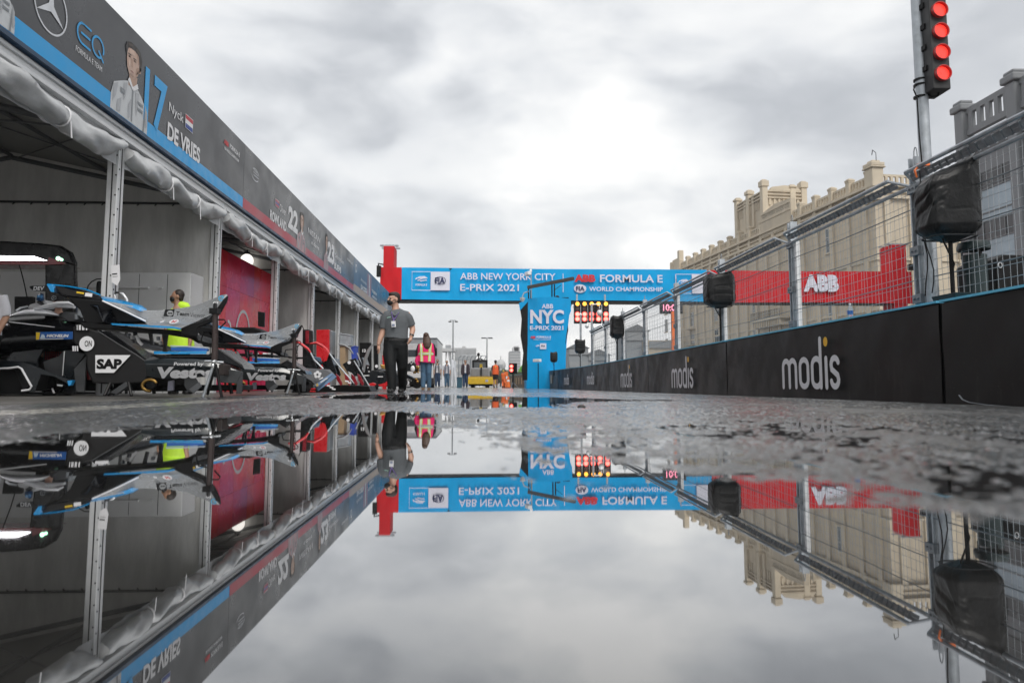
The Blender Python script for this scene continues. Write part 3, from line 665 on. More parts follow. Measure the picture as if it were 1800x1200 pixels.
# ------------------------------------------------------------------ overhead gantry wrapped in printed cloth
GYD = 45.0
m_blue = M('blue_banner_cloth', (.0, .36, .74), .6, spec=.2, var=.06, vs=1.2, bump=.35, bs=1.6)
m_redc = M('red_banner_cloth', (.56, .008, .015), .6, spec=.2, var=.08, vs=1.2, bump=.35, bs=1.6)
def gp(x, y): return PY(x, y, GYD)
g = thing('gantry', 'wide overhead gantry in blue and red cloth crossing the pit lane', 'gantry', (gp(900, 679).x, GYD, 0))
zb, zt = gp(900, 527).z, gp(900, 471.5).z
xl, x1, x2, xr = gp(668, 500).x, gp(706, 500).x, gp(1243, 500).x, gp(1604, 520).x
D = 1.6
def clothbox(a, b, z0, z1, name, mat, droop=.05, n=60):
    # front sheet with shallow folds plus box behind
    c = MB(); vs = []; fs = []; K = 8
    for j in range(K + 1):
        for i in range(n + 1):
            x = a + (b - a) * i / n; s = j / K
            w = .034 * math.sin(x * 1.9 + 2 * s) + .022 * math.sin(x * 4.7 - 3 * s) + .02 * math.sin(x * 9 + 5 * s)
            zlo = z0 - droop * (.5 + .5 * math.sin(x * .45 + 1)); zhi = z1 - .03 * (.5 + .5 * math.sin(x * .38))
            vs.append((x, GYD + w * math.sin(math.pi * s), zlo + (zhi - zlo) * s))
    for j in range(K):
        for i in range(n): k = j * (n + 1) + i; fs.append((k, k + 1, k + n + 2, k + n + 1))
    c.add(vs, fs); c.box2((a, GYD + .05, z0 + .06), (b, GYD + D, z1 - .05)); return c.build(name, mat, g, smooth=40)
clothbox(x1, x2, zb, zt, 'blue_wrap', m_blue, n=120)
clothbox(xl, x1 - .01, zb - .02, zt + .01, 'red_wrap', m_redc, n=20)
clothbox(x2 + .01, xr, zb - .05, zt - .02, 'red_wrap', m_redc, n=70)
c = MB(); c.box2((xl + .1, GYD + .08, zb - .09), (xr - .1, GYD + D - .05, zb + .03)); c.build('truss', m_black, g)
# towers: a stub above the beam and the leg below
def stub(pxa, pxb, pyt, name, side):
    a, b = gp(pxa, 500).x, gp(pxb, 500).x; z = gp(pxa, pyt).z
    c = MB(); c.box2((a, GYD + .02, zt - .05), (b, GYD + D - .1, z)); c.build(name, m_redc, g, bevel=.03)
    c = MB()
    for k in range(5): c.box2((a - .12 + (b - a + .2) * k / 4, GYD + .2, z - .02), (a - .02 + (b - a + .2) * k / 4, GYD + .3, z + .14))
    c.box2((a - .25, GYD + .15, z + .02), (b + .25, GYD + .35, z + .10)); c.box2((a - .25, GYD + 1.0, z + .02), (b + .25, GYD + 1.2, z + .10)); c.build('truss_end', m_galv, g)
    c = MB(); lx0, lx1 = a + .05, b - .02; c.box2((lx0, GYD + .06, -.2), (lx1, GYD + D - .12, zb)); c.build('leg_wrap', m_redc, g, bevel=.03)
stub(673, 692, 432, 'tower_wrap', -1); stub(1571, 1596, 430, 'tower_wrap', 1)
c = MB(); q0 = gp(666, 473); c.tube([(q0.x + .35, GYD + .1, q0.z + .3), (q0.x - .02, GYD - .1, q0.z + .35), (q0.x, GYD - .1, q0.z - .1)], .05, 8); c.box2((q0.x - .12, GYD - .2, q0.z - .5), (q0.x + .14, GYD + .1, q0.z + .2)); c.build('camera_box', m_black, g)
q0 = gp(1599, 466); c = MB(); c.box2((q0.x - .1, GYD - .2, q0.z - .35), (q0.x + .25, GYD + .1, q0.z + .05)); c.build('camera_box', m_black, g)
def gtext(s, xa, xb, ya, yb, mat, bold=.02, off=.15):
    o = gp(xa, yb); return text('lettering', s, (o.x, GYD, o.z), Xp, Zp, gp(xb, yb).x - o.x, gp(xa, ya).z - o.z, mat, g, bold, off)
m_pw = M('pale_print', (.70, .70, .80), .5, var=.03)
gtext('ABB NEW YORK CITY', 809, 976, 480, 492, m_pw, .012); gtext('E-PRIX 2021', 809, 912, 499.5, 511.5, m_pw, .012)
gtext('ABB', 1009, 1046, 483, 496, m_red, .06); gtext('FORMULA E', 1054, 1164, 483, 496.5, m_pw, .02)
gtext('WORLD CHAMPIONSHIP', 1035, 1164, 504.5, 512, m_pw, .015)
gtext('ABB', 1411, 1473, 483, 513, m_pw, .07)
c = MB()
def grect(mb, xa, ya, xb, yb, off=.09):
    o = gp(xa, yb); e = gp(xb, ya); shape(mb, (o.x, GYD, o.z), Xp, Zp, [(0, 0), (e.x - o.x, 0), (e.x - o.x, e.z - o.z), (0, e.z - o.z)], off)
c = MB(); grect(c, 757, 478, 791, 510.5); c.build('logo_panel', m_pw, g)
c = MB()
for q in ((724, 477.5, 757, 478.3), (724, 510, 757, 510.8), (724, 478.3, 724.9, 510)): grect(c, *q, .10)
grect(c, 989, 481, 990, 514, .10)
for q in ((1187, 482, 1215, 482.8), (1187, 482, 1187.8, 516), (1187, 515.5, 1215, 516.3)): grect(c, *q, .10)
c.build('logo_frame', m_pw, g)
c = MB(); grect(c, 1216, 482, 1241, 516); c.build('logo_panel', m_pw, g)
m_navy = M('navy_print', (.01, .015, .09), .5)
gtext('FIA', 765, 782, 488, 499, m_navy, .03, .15); gtext('FIA', 1012, 1027, 503.5, 511.5, m_navy, .03, .15)
def gring(cx, cy, rx, ry, w, off, mat):
    o = gp(cx, cy); k = GYD / FPX; c = MB(); stroke(c, (o.x, GYD, o.z), Xp, Zp, [arc(0, 0, rx * k, ry * k, 0, 360, 28)], w * k, off, caps=False); c.build('emblem', mat, g)
gring(774, 493.5, 9.5, 6.5, 1.0, .15, m_navy)
o = gp(1019.5, 507.5); k = GYD / FPX; c = MB(); shape(c, (o.x, GYD, o.z), Xp, Zp, arc(0, 0, 11 * k, 7.5 * k, 0, 350, 35), .10); c.build('emblem', m_pw, g)
def fe_mark(cx, cy, s, off=.13):
    o = gp(cx, cy); k = GYD / FPX * s; c = MB()
    stroke(c, (o.x, GYD, o.z), Xp, Zp, [[(-10 * k, -1 * k), (-3 * k, 3 * k), (6 * k, 3.6 * k)], [(-6 * k, -3.5 * k), (1 * k, .2 * k), (10 * k, 1.0 * k)], [(-2 * k, -4.6 * k), (4 * k, -3.4 * k), (9 * k, -3 * k)], [(-9 * k, .6 * k), (0, 1.2 * k), (8 * k, 2.2 * k)]], 1.6 * k, off); c.build('emblem', m_pw, g)
fe_mark(741, 490, 1.0); gtext('FORMULA E', 731, 751, 499, 503, m_pw, .02); fe_mark(1201, 495, .9)
c = MB(); o = gp(792, 475); shape(c, (o.x, GYD, gp(792, 475.5).z), Xp, Zp, [(-.12, .12), (0, 0), (.12, .12)], .12); c.build('cloth_gap', m_black, g)

# ------------------------------------------------------------------ start light panel hanging below the beam
LY = 43.5
def lp(x, y): return PY(x, y, LY)
t = thing('start_light_panel', 'start light panel of amber and red lamps hanging under the gantry', 'signal light', tuple(lp(1040, 567)))
cols = [1015, 1027.5, 1040, 1052, 1065]; rows = [534, 543, 552, 560.5]
a, b = lp(1008, 568), lp(1071, 529)
k = LY / FPX
m_amb = M('lit_amber_lens', (.6, .3, .02), .3, emit=(1, .42, .05), es=1.7, var=.02); m_off = M('unlit_lens', (.05, .02, .02), .3)
m_hot = M('lit_white_red_lens', (.7, .2, .15), .3, emit=(1, .17, .13), es=2.6, var=.02)
for i, x in enumerate(cols):
    q = lp(x, 550)
    c = MB(); c.box2((q.x - 5.6 * k, LY, a.z), (q.x + 5.6 * k, LY + .3, b.z)); c.build('housing', m_black, t, bevel=.02)
    for j, y in enumerate(rows):
        p = lp(x, y); m = (m_amb, m_off, m_hot, m_hot)[j]
        if j >= 2:
            s = MB(); s.disc((p.x, LY - .004, p.z), -Yp, 4.6 * k, .01, 20); s.build('lamp_halo', m_lens, t)
        l = MB(); l.disc((p.x, LY - .01, p.z), -Yp, 3.5 * k, .03, 20); l.build('lamp', m, t, smooth=40)
c = MB(); c.box2((a.x + .2, LY + .1, b.z), (a.x + .3, LY + .2, zb + .2)); c.box2((b.x - .3, LY + .1, b.z), (b.x - .2, LY + .2, zb + .2)); c.beam((a.x, LY + .15, lp(0, 534).z), (b.x, LY + .15, lp(0, 534).z), .06, .06); c.build('hanger', m_galv, t)
# poles and cameras standing in front of the panel
for (x, y0, y1, Y, lab_) in ((1021, 555, 615, 33, 'thin steel pole under the left side of the start lights'), (1041, 534, 632, 30.6, 'grey steel pole with dome cameras before the start lights')):
    p = PY(x, y1, Y); z1 = PY(x, y0, Y).z
    t2 = thing('camera_pole', lab_, 'pole', (p.x, Y, -.1))
    MB().tube([(p.x, Y, -.1), (p.x, Y, z1)], .05, 10).build('pole', m_galv, t2, smooth=40)
    c = MB()
    if x > 1030: 
        c.ball((p.x + .35, Y, PY(0, 545, Y).z), (.13, .13, .15)); c.tube([(p.x, Y, z1 - .02), (p.x + .35, Y, z1 - .02), (p.x + .35, Y, z1 - .2)], .025, 8)
        c.ball((p.x - .22, Y, PY(0, 569, Y).z), (.09, .09, .1)); c.tube([(p.x, Y, PY(0, 563, Y).z), (p.x - .22, Y, PY(0, 564, Y).z)], .02, 8)
    else: c.ball((p.x, Y, z1 + .05), (.07, .07, .09))
    c.build('dome_camera', m_alu, t2, smooth=40)

# ------------------------------------------------------------------ blue wrapped tower at the pit exit
TY = 37.0
def tp(x, y): return PY(x, y, TY)
t = thing('wrapped_tower', 'blue cloth wrapped tower printed NYC at the bend of the wall', 'tower', (tp(960, 600).x, TY, -.1))
m_bluet = M('blue_tower_cloth', (.0, .33, .70), .55, spec=.2, var=.06, vs=1.5, bump=.6, bs=2.2)
z0, z1 = -.1, tp(960, 525).z
def txl(s): return tp(928 - 2 * s, 600).x
c = MB(); n, K = 26, 22; vs = []; fs = []
for j in range(K + 1):
    s = j / K; z = z0 + (z1 - z0) * s
    xa = tp(925 + 3 * s, 600).x; xb = tp(993 + 12 * s ** 2 if s < .85 else 1004, 600).x
    for i in range(n + 1):
        q = i / n; w = .05 * math.sin(q * 9 + 5 * s) * (1 - s) + .035 * math.sin(q * 17 - 6 * s)
        zz = z + (.10 * math.sin(q * 3.1) * s)
        vs.append((xa + (xb - xa) * q, TY + w, zz))
for j in range(K):
    for i in range(n): k_ = j * (n + 1) + i; fs.append((k_, k_ + 1, k_ + n + 2, k_ + n + 1))
c.add(vs, fs); c.build('front_cloth', m_bluet, t, smooth=50)
xa, xb = tp(927, 600).x, tp(998, 600).x
c = MB(); c.loft([[(xa - .05 + .1 * s, TY + .12, z0 + (z1 - z0) * s * .985), (xb - .12 + .08 * s, TY + .12, z0 + (z1 - z0) * s * .985), (xb - .12, TY + 1.8, z0 + (z1 - z0) * s * .95), (xa - .05, TY + 1.8, z0 + (z1 - z0) * s * .95)] for s in (0, .4, .8, 1)]); c.build('body', m_bluet, t)
# dark side flap on the left with a blue corner
xs_ = [913, 917, 915, 920, 917, 919]; ys_ = [534, 560, 590, 620, 650, 668]
c = MB(); c.prism([tp(x, y) for x, y in zip(xs_, ys_)] + [tp(927, 668), tp(928, 530)], (0, .08, 0)); c.build('side_flap', m_black, t)
c = MB(); c.prism([tp(912, 533), tp(914, 546), tp(928, 530), tp(927, 524)], (0, -.05, 0)); c.build('flap_corner', m_bluet, t)
c = MB(); c.prism([tp(1003, 527), tp(1006, 532), tp(998, 560), tp(999, 580), tp(994, 605), tp(992, 600), tp(995, 575), tp(996, 556)], (0, .06, 0)); c.build('side_flap', m_black, t)
def ttext(s, xa, xb, ya, yb, mat, bold=.02):
    o = tp(xa, yb); return text('lettering', s, (o.x, TY - .085, o.z), Xp, Zp, tp(xb, yb).x - o.x, tp(xa, ya).z - o.z, mat, t, bold, .012)
ttext('ABB', 952, 972, 534.5, 542.5, m_pw, .02); ttext('NYC', 932, 991, 544.5, 569, m_pw, .035); ttext('E-PRIX 2021', 931.5, 990, 572.5, 580, m_pw, .025)
ttext('ABB', 932, 941, 590.5, 595, m_red, .05); ttext('FORMULA E', 943, 968, 590.5, 594.5, m_pw, .03)
ttext('WORLD CHAMPIONSHIP', 937, 968, 596, 597.5, m_pw, .02)
def trect(xa, ya, xb, yb, mat, nm, off=.09):
    c = MB(); o = tp(xa, yb); e = tp(xb, ya); shape(c, (o.x, TY, o.z), Xp, Zp, [(0, 0), (e.x - o.x, 0), (e.x - o.x, e.z - o.z), (0, e.z - o.z)], off); c.build(nm, mat, t)
trect(949, 603.5, 960, 613.5, m_pw, 'logo_panel'); ttext('FIA', 951, 958, 606.5, 610, m_navy, .03)
o = tp(945, 608); c = MB(); kk = TY / FPX * .35; stroke(c, (o.x, TY, o.z), Xp, Zp, [[(-10 * kk, -1 * kk), (-3 * kk, 3 * kk), (6 * kk, 3.6 * kk)], [(-6 * kk, -3.5 * kk), (1 * kk, .2 * kk), (10 * kk, 1.0 * kk)]], 2.4 * kk, .09); c.build('emblem', m_pw, t)
# dark crossarm, posts, cctv, cameras on top
m_brownd = M('dark_brown_metal', (.055, .045, .04), .5)
c = MB(); c.beam(PY(928, 505, TY - .1), PY(1008, 489.5, TY - 2.5), .12, .17); c.build('crossarm', m_brownd, t, bevel=.01)
for x, ya, yb in ((930, 505, 526), (934, 508, 526), (971.5, 497, 526), (976, 498, 526)): c = MB(); c.tube([tp(x, ya) + Yp * .4, tp(x, yb) + Yp * .4], .035, 8); c.build('support_post', m_black, t)
c = MB(); c.beam(tp(976, 508) + Yp * .4, tp(988, 499) + Yp * .4, .03, .03); c.build('brace', m_black, t); c = MB(); c.beam(tp(989, 522) + Yp * .4, tp(1001, 522) + Yp * .4, .12, .05); c.build('flat_lamp', m_black, t); c = MB(); c.ball(tp(981, 522) + Yp * .4, (.13, .1, .14)); c.build('small_speaker', m_black, t)
c = MB(); c.tube([tp(933.5, 476) , tp(934, 524)], .03, 8); c.build('camera_mast', m_galv, t)
c = MB(); c.box(tp(928, 481), (.22, .5, .2), .3); c.ball(tp(933, 476), (.07, .07, .1)); c.build('camera', m_white, t, bevel=.02)
c = MB(); c.tube([tp(930, 512), tp(921, 515), tp(918.5, 521), tp(918.5, 524)], .035, 8); c.build('camera_arm', m_galv, t, smooth=40)
c = MB(); c.tube([tp(918.5, 523), tp(918.5, 527), tp(918.5, 531)], [.14, .13, .05], 14); c.build('dome_camera', m_alu, t, smooth=40)
# small camera on a stand before the tower, and a green vest corner at its foot
q = PY(946, 650, 35.8); t = thing('camera_stand', 'small white camera on a thin dark stand before the blue tower', 'camera', (q.x, 35.8, -.1))
MB().tube([(q.x, 35.8, -.1), (q.x, 35.8, PY(0, 637, 35.8).z)], .025, 8).build('pole', m_black, t)
c = MB(); c.box((q.x - .06, 35.7, PY(0, 632, 35.8).z), (.2, .42, .15), .8); c.build('camera', m_white, t, bevel=.02)
# ------------------------------------------------------------------ left: pit tents with fascia signs
TX = -5.0; EAVE = 3.74; RIDGE = 4.55; BACK = -13.0
PY_ = [2.06, 5.92, 9.78, 13.62, 17.45, 21.3, 25.15, 29.0, 32.9, 36.7, 40.6]
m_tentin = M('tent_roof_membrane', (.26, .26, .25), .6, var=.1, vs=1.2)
m_seam = M('dark_seam', (.03, .03, .032), .6)
m_tube = M('dark_tent_tube', (.10, .105, .11), .5, metal=.3)
tents = [(0, 3, 'white frame tent nearest the lens, housing the black and silver race car'), (3, 5, 'white frame tent holding the red printed panels'),
         (5, 7, 'white frame tent with the red cabinet and leaning race car noses'), (7, 9, 'white frame tent behind the walking man'), (9, 10, 'furthest white frame tent, before the red gantry leg')]
def roof_z(x): return EAVE + (RIDGE - EAVE) * (1 - abs(x + 9.0) / 4.0)
for i0, i1, lb in tents:
    y0, y1 = PY_[i0] + .01, PY_[i1] - .01; rnd = random.Random(i0 + 3)
    t = thing('pit_tent', lb, 'tent', (TX, y0, -.02), 'row of white pit tents')
    # roof membrane: two slopes with slight sag between frames
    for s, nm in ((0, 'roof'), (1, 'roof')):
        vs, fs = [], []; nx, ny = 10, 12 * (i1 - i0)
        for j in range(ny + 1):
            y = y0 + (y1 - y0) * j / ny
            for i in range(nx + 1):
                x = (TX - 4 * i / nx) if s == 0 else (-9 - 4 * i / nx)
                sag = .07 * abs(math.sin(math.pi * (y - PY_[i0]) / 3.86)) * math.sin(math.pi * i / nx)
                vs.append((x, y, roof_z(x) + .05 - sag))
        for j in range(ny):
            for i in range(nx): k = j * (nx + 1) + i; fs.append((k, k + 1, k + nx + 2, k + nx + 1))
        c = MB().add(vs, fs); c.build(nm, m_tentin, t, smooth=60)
    def wall(pa, pb, ztop, nm, zlo=-.02):
        """creased cloth wall from pa to pb (x, y); ztop is a function of x"""
        n, K = 70, 30; vs, fs = [], []; d = Vector((pb[0] - pa[0], pb[1] - pa[1], 0)); L = d.length; nn = Vector((-d.y, d.x, 0)).normalized()
        for j in range(K + 1):
            for i in range(n + 1):
                q = i / n; p = Vector((pa[0], pa[1], 0)) + d * q; zt = ztop(p.x); z = zlo + (zt - zlo) * j / K
                u = q * L; w = .018 * math.sin(u * 5.1 + .5 * math.sin(z * 1.3 + u)) + .012 * math.sin(u * 11.3 + z * .9 + i0) + .010 * math.sin(u * 3 - z * 3.7) + .012 * math.sin(z * 2 + 2.2 * u)
                vs.append(p + nn * w * (1 if 0 < j < K else .2) + Zp * z)
        for j in range(K):
            for i in range(n): k = j * (n + 1) + i; fs.append((k, k + 1, k + n + 2, k + n + 1))
        return MB().add(vs, fs).build(nm, m_pvcw, t, smooth=60)
    wall((TX - .10, y1 - .12), (BACK, y1 - .12), lambda x: EAVE - .14, 'side_wall')
    c = MB(); c.prism([(TX - .1, y1 - .1, EAVE - .12), (TX - .1, y1 - .1, EAVE + .04), (-9, y1 - .1, RIDGE + .04), (BACK, y1 - .1, EAVE + .04), (BACK, y1 - .1, EAVE - .12)], (0, .02, 0)); c.build('gable_panel', m_pvcw, t)
    c = MB(); c.tube([(TX, y1 - .17, EAVE - .14), (BACK, y1 - .17, EAVE - .14)], .022, 6)
    for k in range(24): c.tube([(TX - .2 - k * .33, y1 - .17, EAVE - .14), (TX - .2 - k * .33 - .05, y1 - .17, EAVE - .19)], .012, 5)
    c.build('wall_seam', m_seam, t)
    wall((BACK, y0), (BACK, y1), lambda x: EAVE, 'back_wall')
    for i in range(i0, i1 + 1):
        if i == i0 and i0 > 0: continue
        y = PY_[i]; yy = y - (.09 if i == i1 else 0)
        c = MB(); c.box2((TX - .17, yy - .085, -.03), (TX - .015, yy + .085, EAVE - .02))
        p = c.build('post', m_alu, t, bevel=.012)
        c = MB()       # grooves and bolt heads
        c.box2((TX - .10, yy - .088, .02), (TX - .082, yy - .0855, EAVE - .1)); c.box2((TX - .0145, yy - .012, .02), (TX - .012, yy + .012, EAVE - .1))
        if i < 7:
            for z in np.arange(.5, EAVE - .2, .28):
                c.disc((TX - .04, yy - .085, float(z)), -Yp, .012, .006, 8); c.disc((TX - .015, yy - .055, float(z) + .09), Xp, .012, .006, 8)
        c.build('bolt', m_seam, p)
        c = MB(); c.box2((TX - .24, yy - .16, -.03), (TX + .05, yy + .16, -.008)); c.build('foot_plate', m_galvd, p)
        # rafters from the eave to the ridge and down again, with a tie rod
        c = MB(); c.tube([(TX - .08, yy, EAVE - .08), (-9, yy, RIDGE - .07), (BACK, yy, EAVE - .08)], .055, 8); c.tube([(TX - .5, yy, EAVE - .03), (-9, yy, EAVE + .25), (BACK + .5, yy, EAVE - .03)], .016, 6)
        c.build('rafter', m_tube, t, smooth=40)
    c = MB()
    for x in (-7, -9, -11): c.tube([(x, y0, roof_z(x) - .03), (x, y1, roof_z(x) - .03)], .035, 8)
    for i in range(i0, i1): c.tube([(TX - .2, PY_[i], EAVE), (-9, PY_[i + 1], RIDGE - .05)], .012, 6); c.tube([(TX - .2, PY_[i + 1], EAVE), (-9, PY_[i], RIDGE - .05)], .012, 6)
    c.build('purlin', m_tube, t, smooth=40)
    # eave beam, gutter lip and valance
    c = MB(); c.box2((TX - .06, y0, EAVE - .22), (TX + .02, y1, EAVE + .02)); c.box2((TX + .02, y0, EAVE - .22), (TX + .055, y1, EAVE - .17)); c.box2((TX + .02, y0, EAVE - .09), (TX + .05, y1, EAVE - .045)); c.build('eave_beam', m_alu, t, bevel=.006)
    vs, fs = [], []; n = 40 * (i1 - i0)
    for j in range(5):
        for i in range(n + 1):
            y = y0 + (y1 - y0) * i / n; w = .02 * math.sin(y * 6 + j) + .012 * math.sin(y * 15 - j); vs.append((TX - .03 + w * (j / 4), y, EAVE - .22 - .09 * j))
    for j in range(4):
        for i in range(n): k = j * (n + 1) + i; fs.append((k, k + 1, k + n + 2, k + n + 1))
    MB().add(vs, fs).build('valance', m_pvc, t, smooth=60)
    # rolled-up curtain in every bay, tied with straps
    for i in range(i0, i1):
        a, b = PY_[i] + .05, PY_[i + 1] - .1; n = 90; rings = []
        ties = [.33, .62] if i > 1 else [.24, .62]
        for k in range(n + 1):
            q = k / n; y = a + (b - a) * q; pin = sum(math.exp(-((q - tt) / .018) ** 2) for tt in ties)
            r = .125 * (1 - .30 * pin) * (1 - .35 * math.exp(-(q / .04) ** 2)) * (1 - .45 * math.exp(-((1 - q) / .05) ** 2))
            zc = 3.30 - .05 * math.sin(math.pi * q * 3 + i) * (1 - pin) + .10 * (2 * q - 1) ** 6
            ring = []
            for m_ in range(16):
                A = 2 * math.pi * m_ / 16
                w = 1 + .14 * math.sin(3 * A + 14 * q + i) + .10 * math.sin(2 * A - 31 * q) + .06 * math.sin(5 * A + 57 * q)
                ring.append((TX + .03 + r * w * math.cos(A), y + .02 * math.sin(A * 2 + q * 20), zc + r * 1.12 * w * math.sin(A)))
            rings.append(ring)
        cu = MB().loft(rings).build('rolled_curtain', m_pvc, t, smooth=60)
        for tt in ties:
            c = MB(); y = a + (b - a) * tt
            c.tube([(TX + .03 + .115 * math.cos(R(q)), y, 3.30 + .125 * math.sin(R(q))) for q in range(0, 361, 24)], .012, 5, False)
            c.beam((TX + .15, y, 3.24), (TX + .155, y + .02, 2.98 + .1 * rnd.random()), .022, .006, up=(1, 0, 0))
            c.build('tie_strap', m_white, cu)

# ------------------------------------------------------------------ fascia signs
SX = -4.9; Z0, Z1 = EAVE + .03, 5.12
FU, FV = Yp, Zp
m_sign = M('grey_sign_print', (.044, .046, .052), .33, var=.04, vs=.8, spec=.55)
m_signb = M('slate_blue_print', (.045, .085, .14), .35, var=.3, vs=.5)
m_fade = M('faded_red_print', (.42, .045, .07), .4, var=.3, vs=1.0)
m_beige = M('beige_print', (.42, .33, .26), .45)
m_sky2 = M('sign_blue', (.004, .34, .74), .38, var=.03)
def sp(x, y): return PX(x, y, SX)
def sign(y0, y1, label, base, stripe, sh=.20):
    t = thing('fascia_sign', label, 'sign', (SX, y0, Z0), 'fascia signs above the pit tents')
    c = MB(); c.box2((SX - .08, y0 + .004, Z0), (SX, y1 - .004, Z1)); c.build('board', base, t, bevel=.004)
    c = MB(); c.box2((SX - .09, y0, Z0 - .05), (SX + .006, y1, Z0 + .001)); c.build('bottom_trim', m_navyd, t)
    if stripe: c = MB(); c.poly([(SX + .003, y0 + .006, Z0 + .002), (SX + .003, y1 - .006, Z0 + .002), (SX + .003, y1 - .006, Z0 + sh), (SX + .003, y0 + .006, Z0 + sh)]); c.build('stripe', stripe, t)
    # battens and brackets behind the board
    c = MB()
    y = y0 + .3
    while y < y1: c.box2((SX - .16, y, Z0 - .02), (SX - .08, y + .05, Z1 - .1)); c.beam((SX - .1, y + .02, Z1 - .2), (SX - 1.2, y + .02, EAVE + .25), .04, .04); y += 1.93
    c.build('bracket', m_galvd, t); return t
m_navyd = M('dark_blue_trim', (.01, .045, .10), .4)
def stext(t, s, xa, ytop, ybot, xb, mat, bold=.0, off=.008):
    """letters start at photo column xa (between rows ytop..ybot there) and end at column xb"""
    o = sp(xa, ybot); e = sp(xa, ytop); y1 = sp(xb, ybot).y
    return text('lettering', s, o, FU, FV, y1 - o.y, e.z - o.z, mat, t, bold, off)
ys = sp(428.5, 300).y
s1 = sign(5.0, ys, 'dark grey fascia sign with blue bottom stripe, star emblem and number 17', m_sign, m_sky2, .215)
ye = sp(622, 470).y
s2 = sign(ys, ye, 'grey fascia sign with faded red bottom stripe and numbers 22 and 23', m_sign, m_fade, .22)
s3 = sign(ye, 34.2, 'slate blue fascia sign with beige bottom stripe, next to the number 23 sign', m_signb, m_beige, .30)
s4 = sign(34.2, 40.9, 'furthest fascia sign, blue over beige, beside the red gantry leg', m_signb, m_beige, .35)
# star in a ring
c0 = sp(89, 13); r = .30
m_emb = M('silver_print', (.66, .68, .72), .4)
c = MB(); stroke(c, c0, FU, FV, [arc(0, 0, r, r, 0, 360, 44)], .022, .008, caps=False); c.build('emblem_ring', m_emb, s1)
c = MB()
for a in (90, 210, 330):
    tip = (r * .97 * math.cos(R(a)), r * .97 * math.sin(R(a)))
    for d in (-60, 60):
        k = (.055 * math.cos(R(a + d)), .055 * math.sin(R(a + d))); shape(c, c0, FU, FV, [(0, 0), tip, k] if d > 0 else [(0, 0), k, tip], .0085)
c.build('emblem_star', m_emb, s1)
# letters E and Q drawn as open strokes
o = sp(134, 74); L = sp(183, 74).y - o.y; H = sp(134, 31).z - o.z
Y1 = L * .47
Ec = [[(Y1, H * .98), (Y1 * .38, H * .98)] + arc(Y1 * .42, H * .55, Y1 * .42, H * .43, 95, 265, 12) + [(Y1 * .40, H * .12), (Y1, H * .12)], [(Y1 * .30, H * .55), (Y1 * .95, H * .55)]]
Qc = [arc(L * .76, H * .55, L * .22, H * .43, 300, -15, 30) , [(L * .80, H * .40), (L * .98, H * .08)]]
c = MB(); stroke(c, o, FU, FV, Ec + Qc, H * .10, .008); c.build('lettering', m_sky2, s1)
stext(s1, 'FORMULA E TEAM', 132, 79, 89, 180, m_white, .0)
stext(s1, '17', 251, 112, 212, 291, m_sky2, .03)
stext(s1, 'Nyck', 296, 178, 200, 322, m_white); stext(s1, 'DE VRIES', 293, 212, 244, 352, m_white, .035)
def flag(t, xa, xb, yt, yb, cols):
    o = sp(xa, yb); w = sp(xb, yb).y - o.y; h = sp(xa, yt).z - o.z
    c = MB(); shape(c, o, FU, FV, [(-.01, -.01), (w + .01, -.01), (w + .01, h + .01), (-.01, h + .01)], .007); f = c.build('flag', m_white, t)
    for i, m in enumerate(cols):
        c = MB(); shape(c, o, FU, FV, [(0, h * (1 - (i + 1) / 3)), (w, h * (1 - (i + 1) / 3)), (w, h * (1 - i / 3)), (0, h * (1 - i / 3))], .009); c.build('stripe', m, f)
flag(s1, 325, 338, 200, 223, [M('flag_red', (.5, .03, .05), .5), m_white, M('flag_blue', (.03, .07, .30), .5)])
def small_brand(t, xa, yt, yb, xb):
    h = yb - yt
    stext(t, 'ABB', xa, yt, yt + h * .42, xa + (xb - xa) * .30, m_red, .05); stext(t, 'FORMULA E', xa + (xb - xa) * .36, yt + (xb - xa) * .36 * .9, yt + h * .42 + (xb - xa) * .36 * .86, xb, m_white, .03)
    stext(t, 'FIA WORLD CHAMPIONSHIP', xa + 1, yt + h * .7, yt + h * .95, xb - 1, m_white, .02)
small_brand(s1, 393, 243, 264, 421)
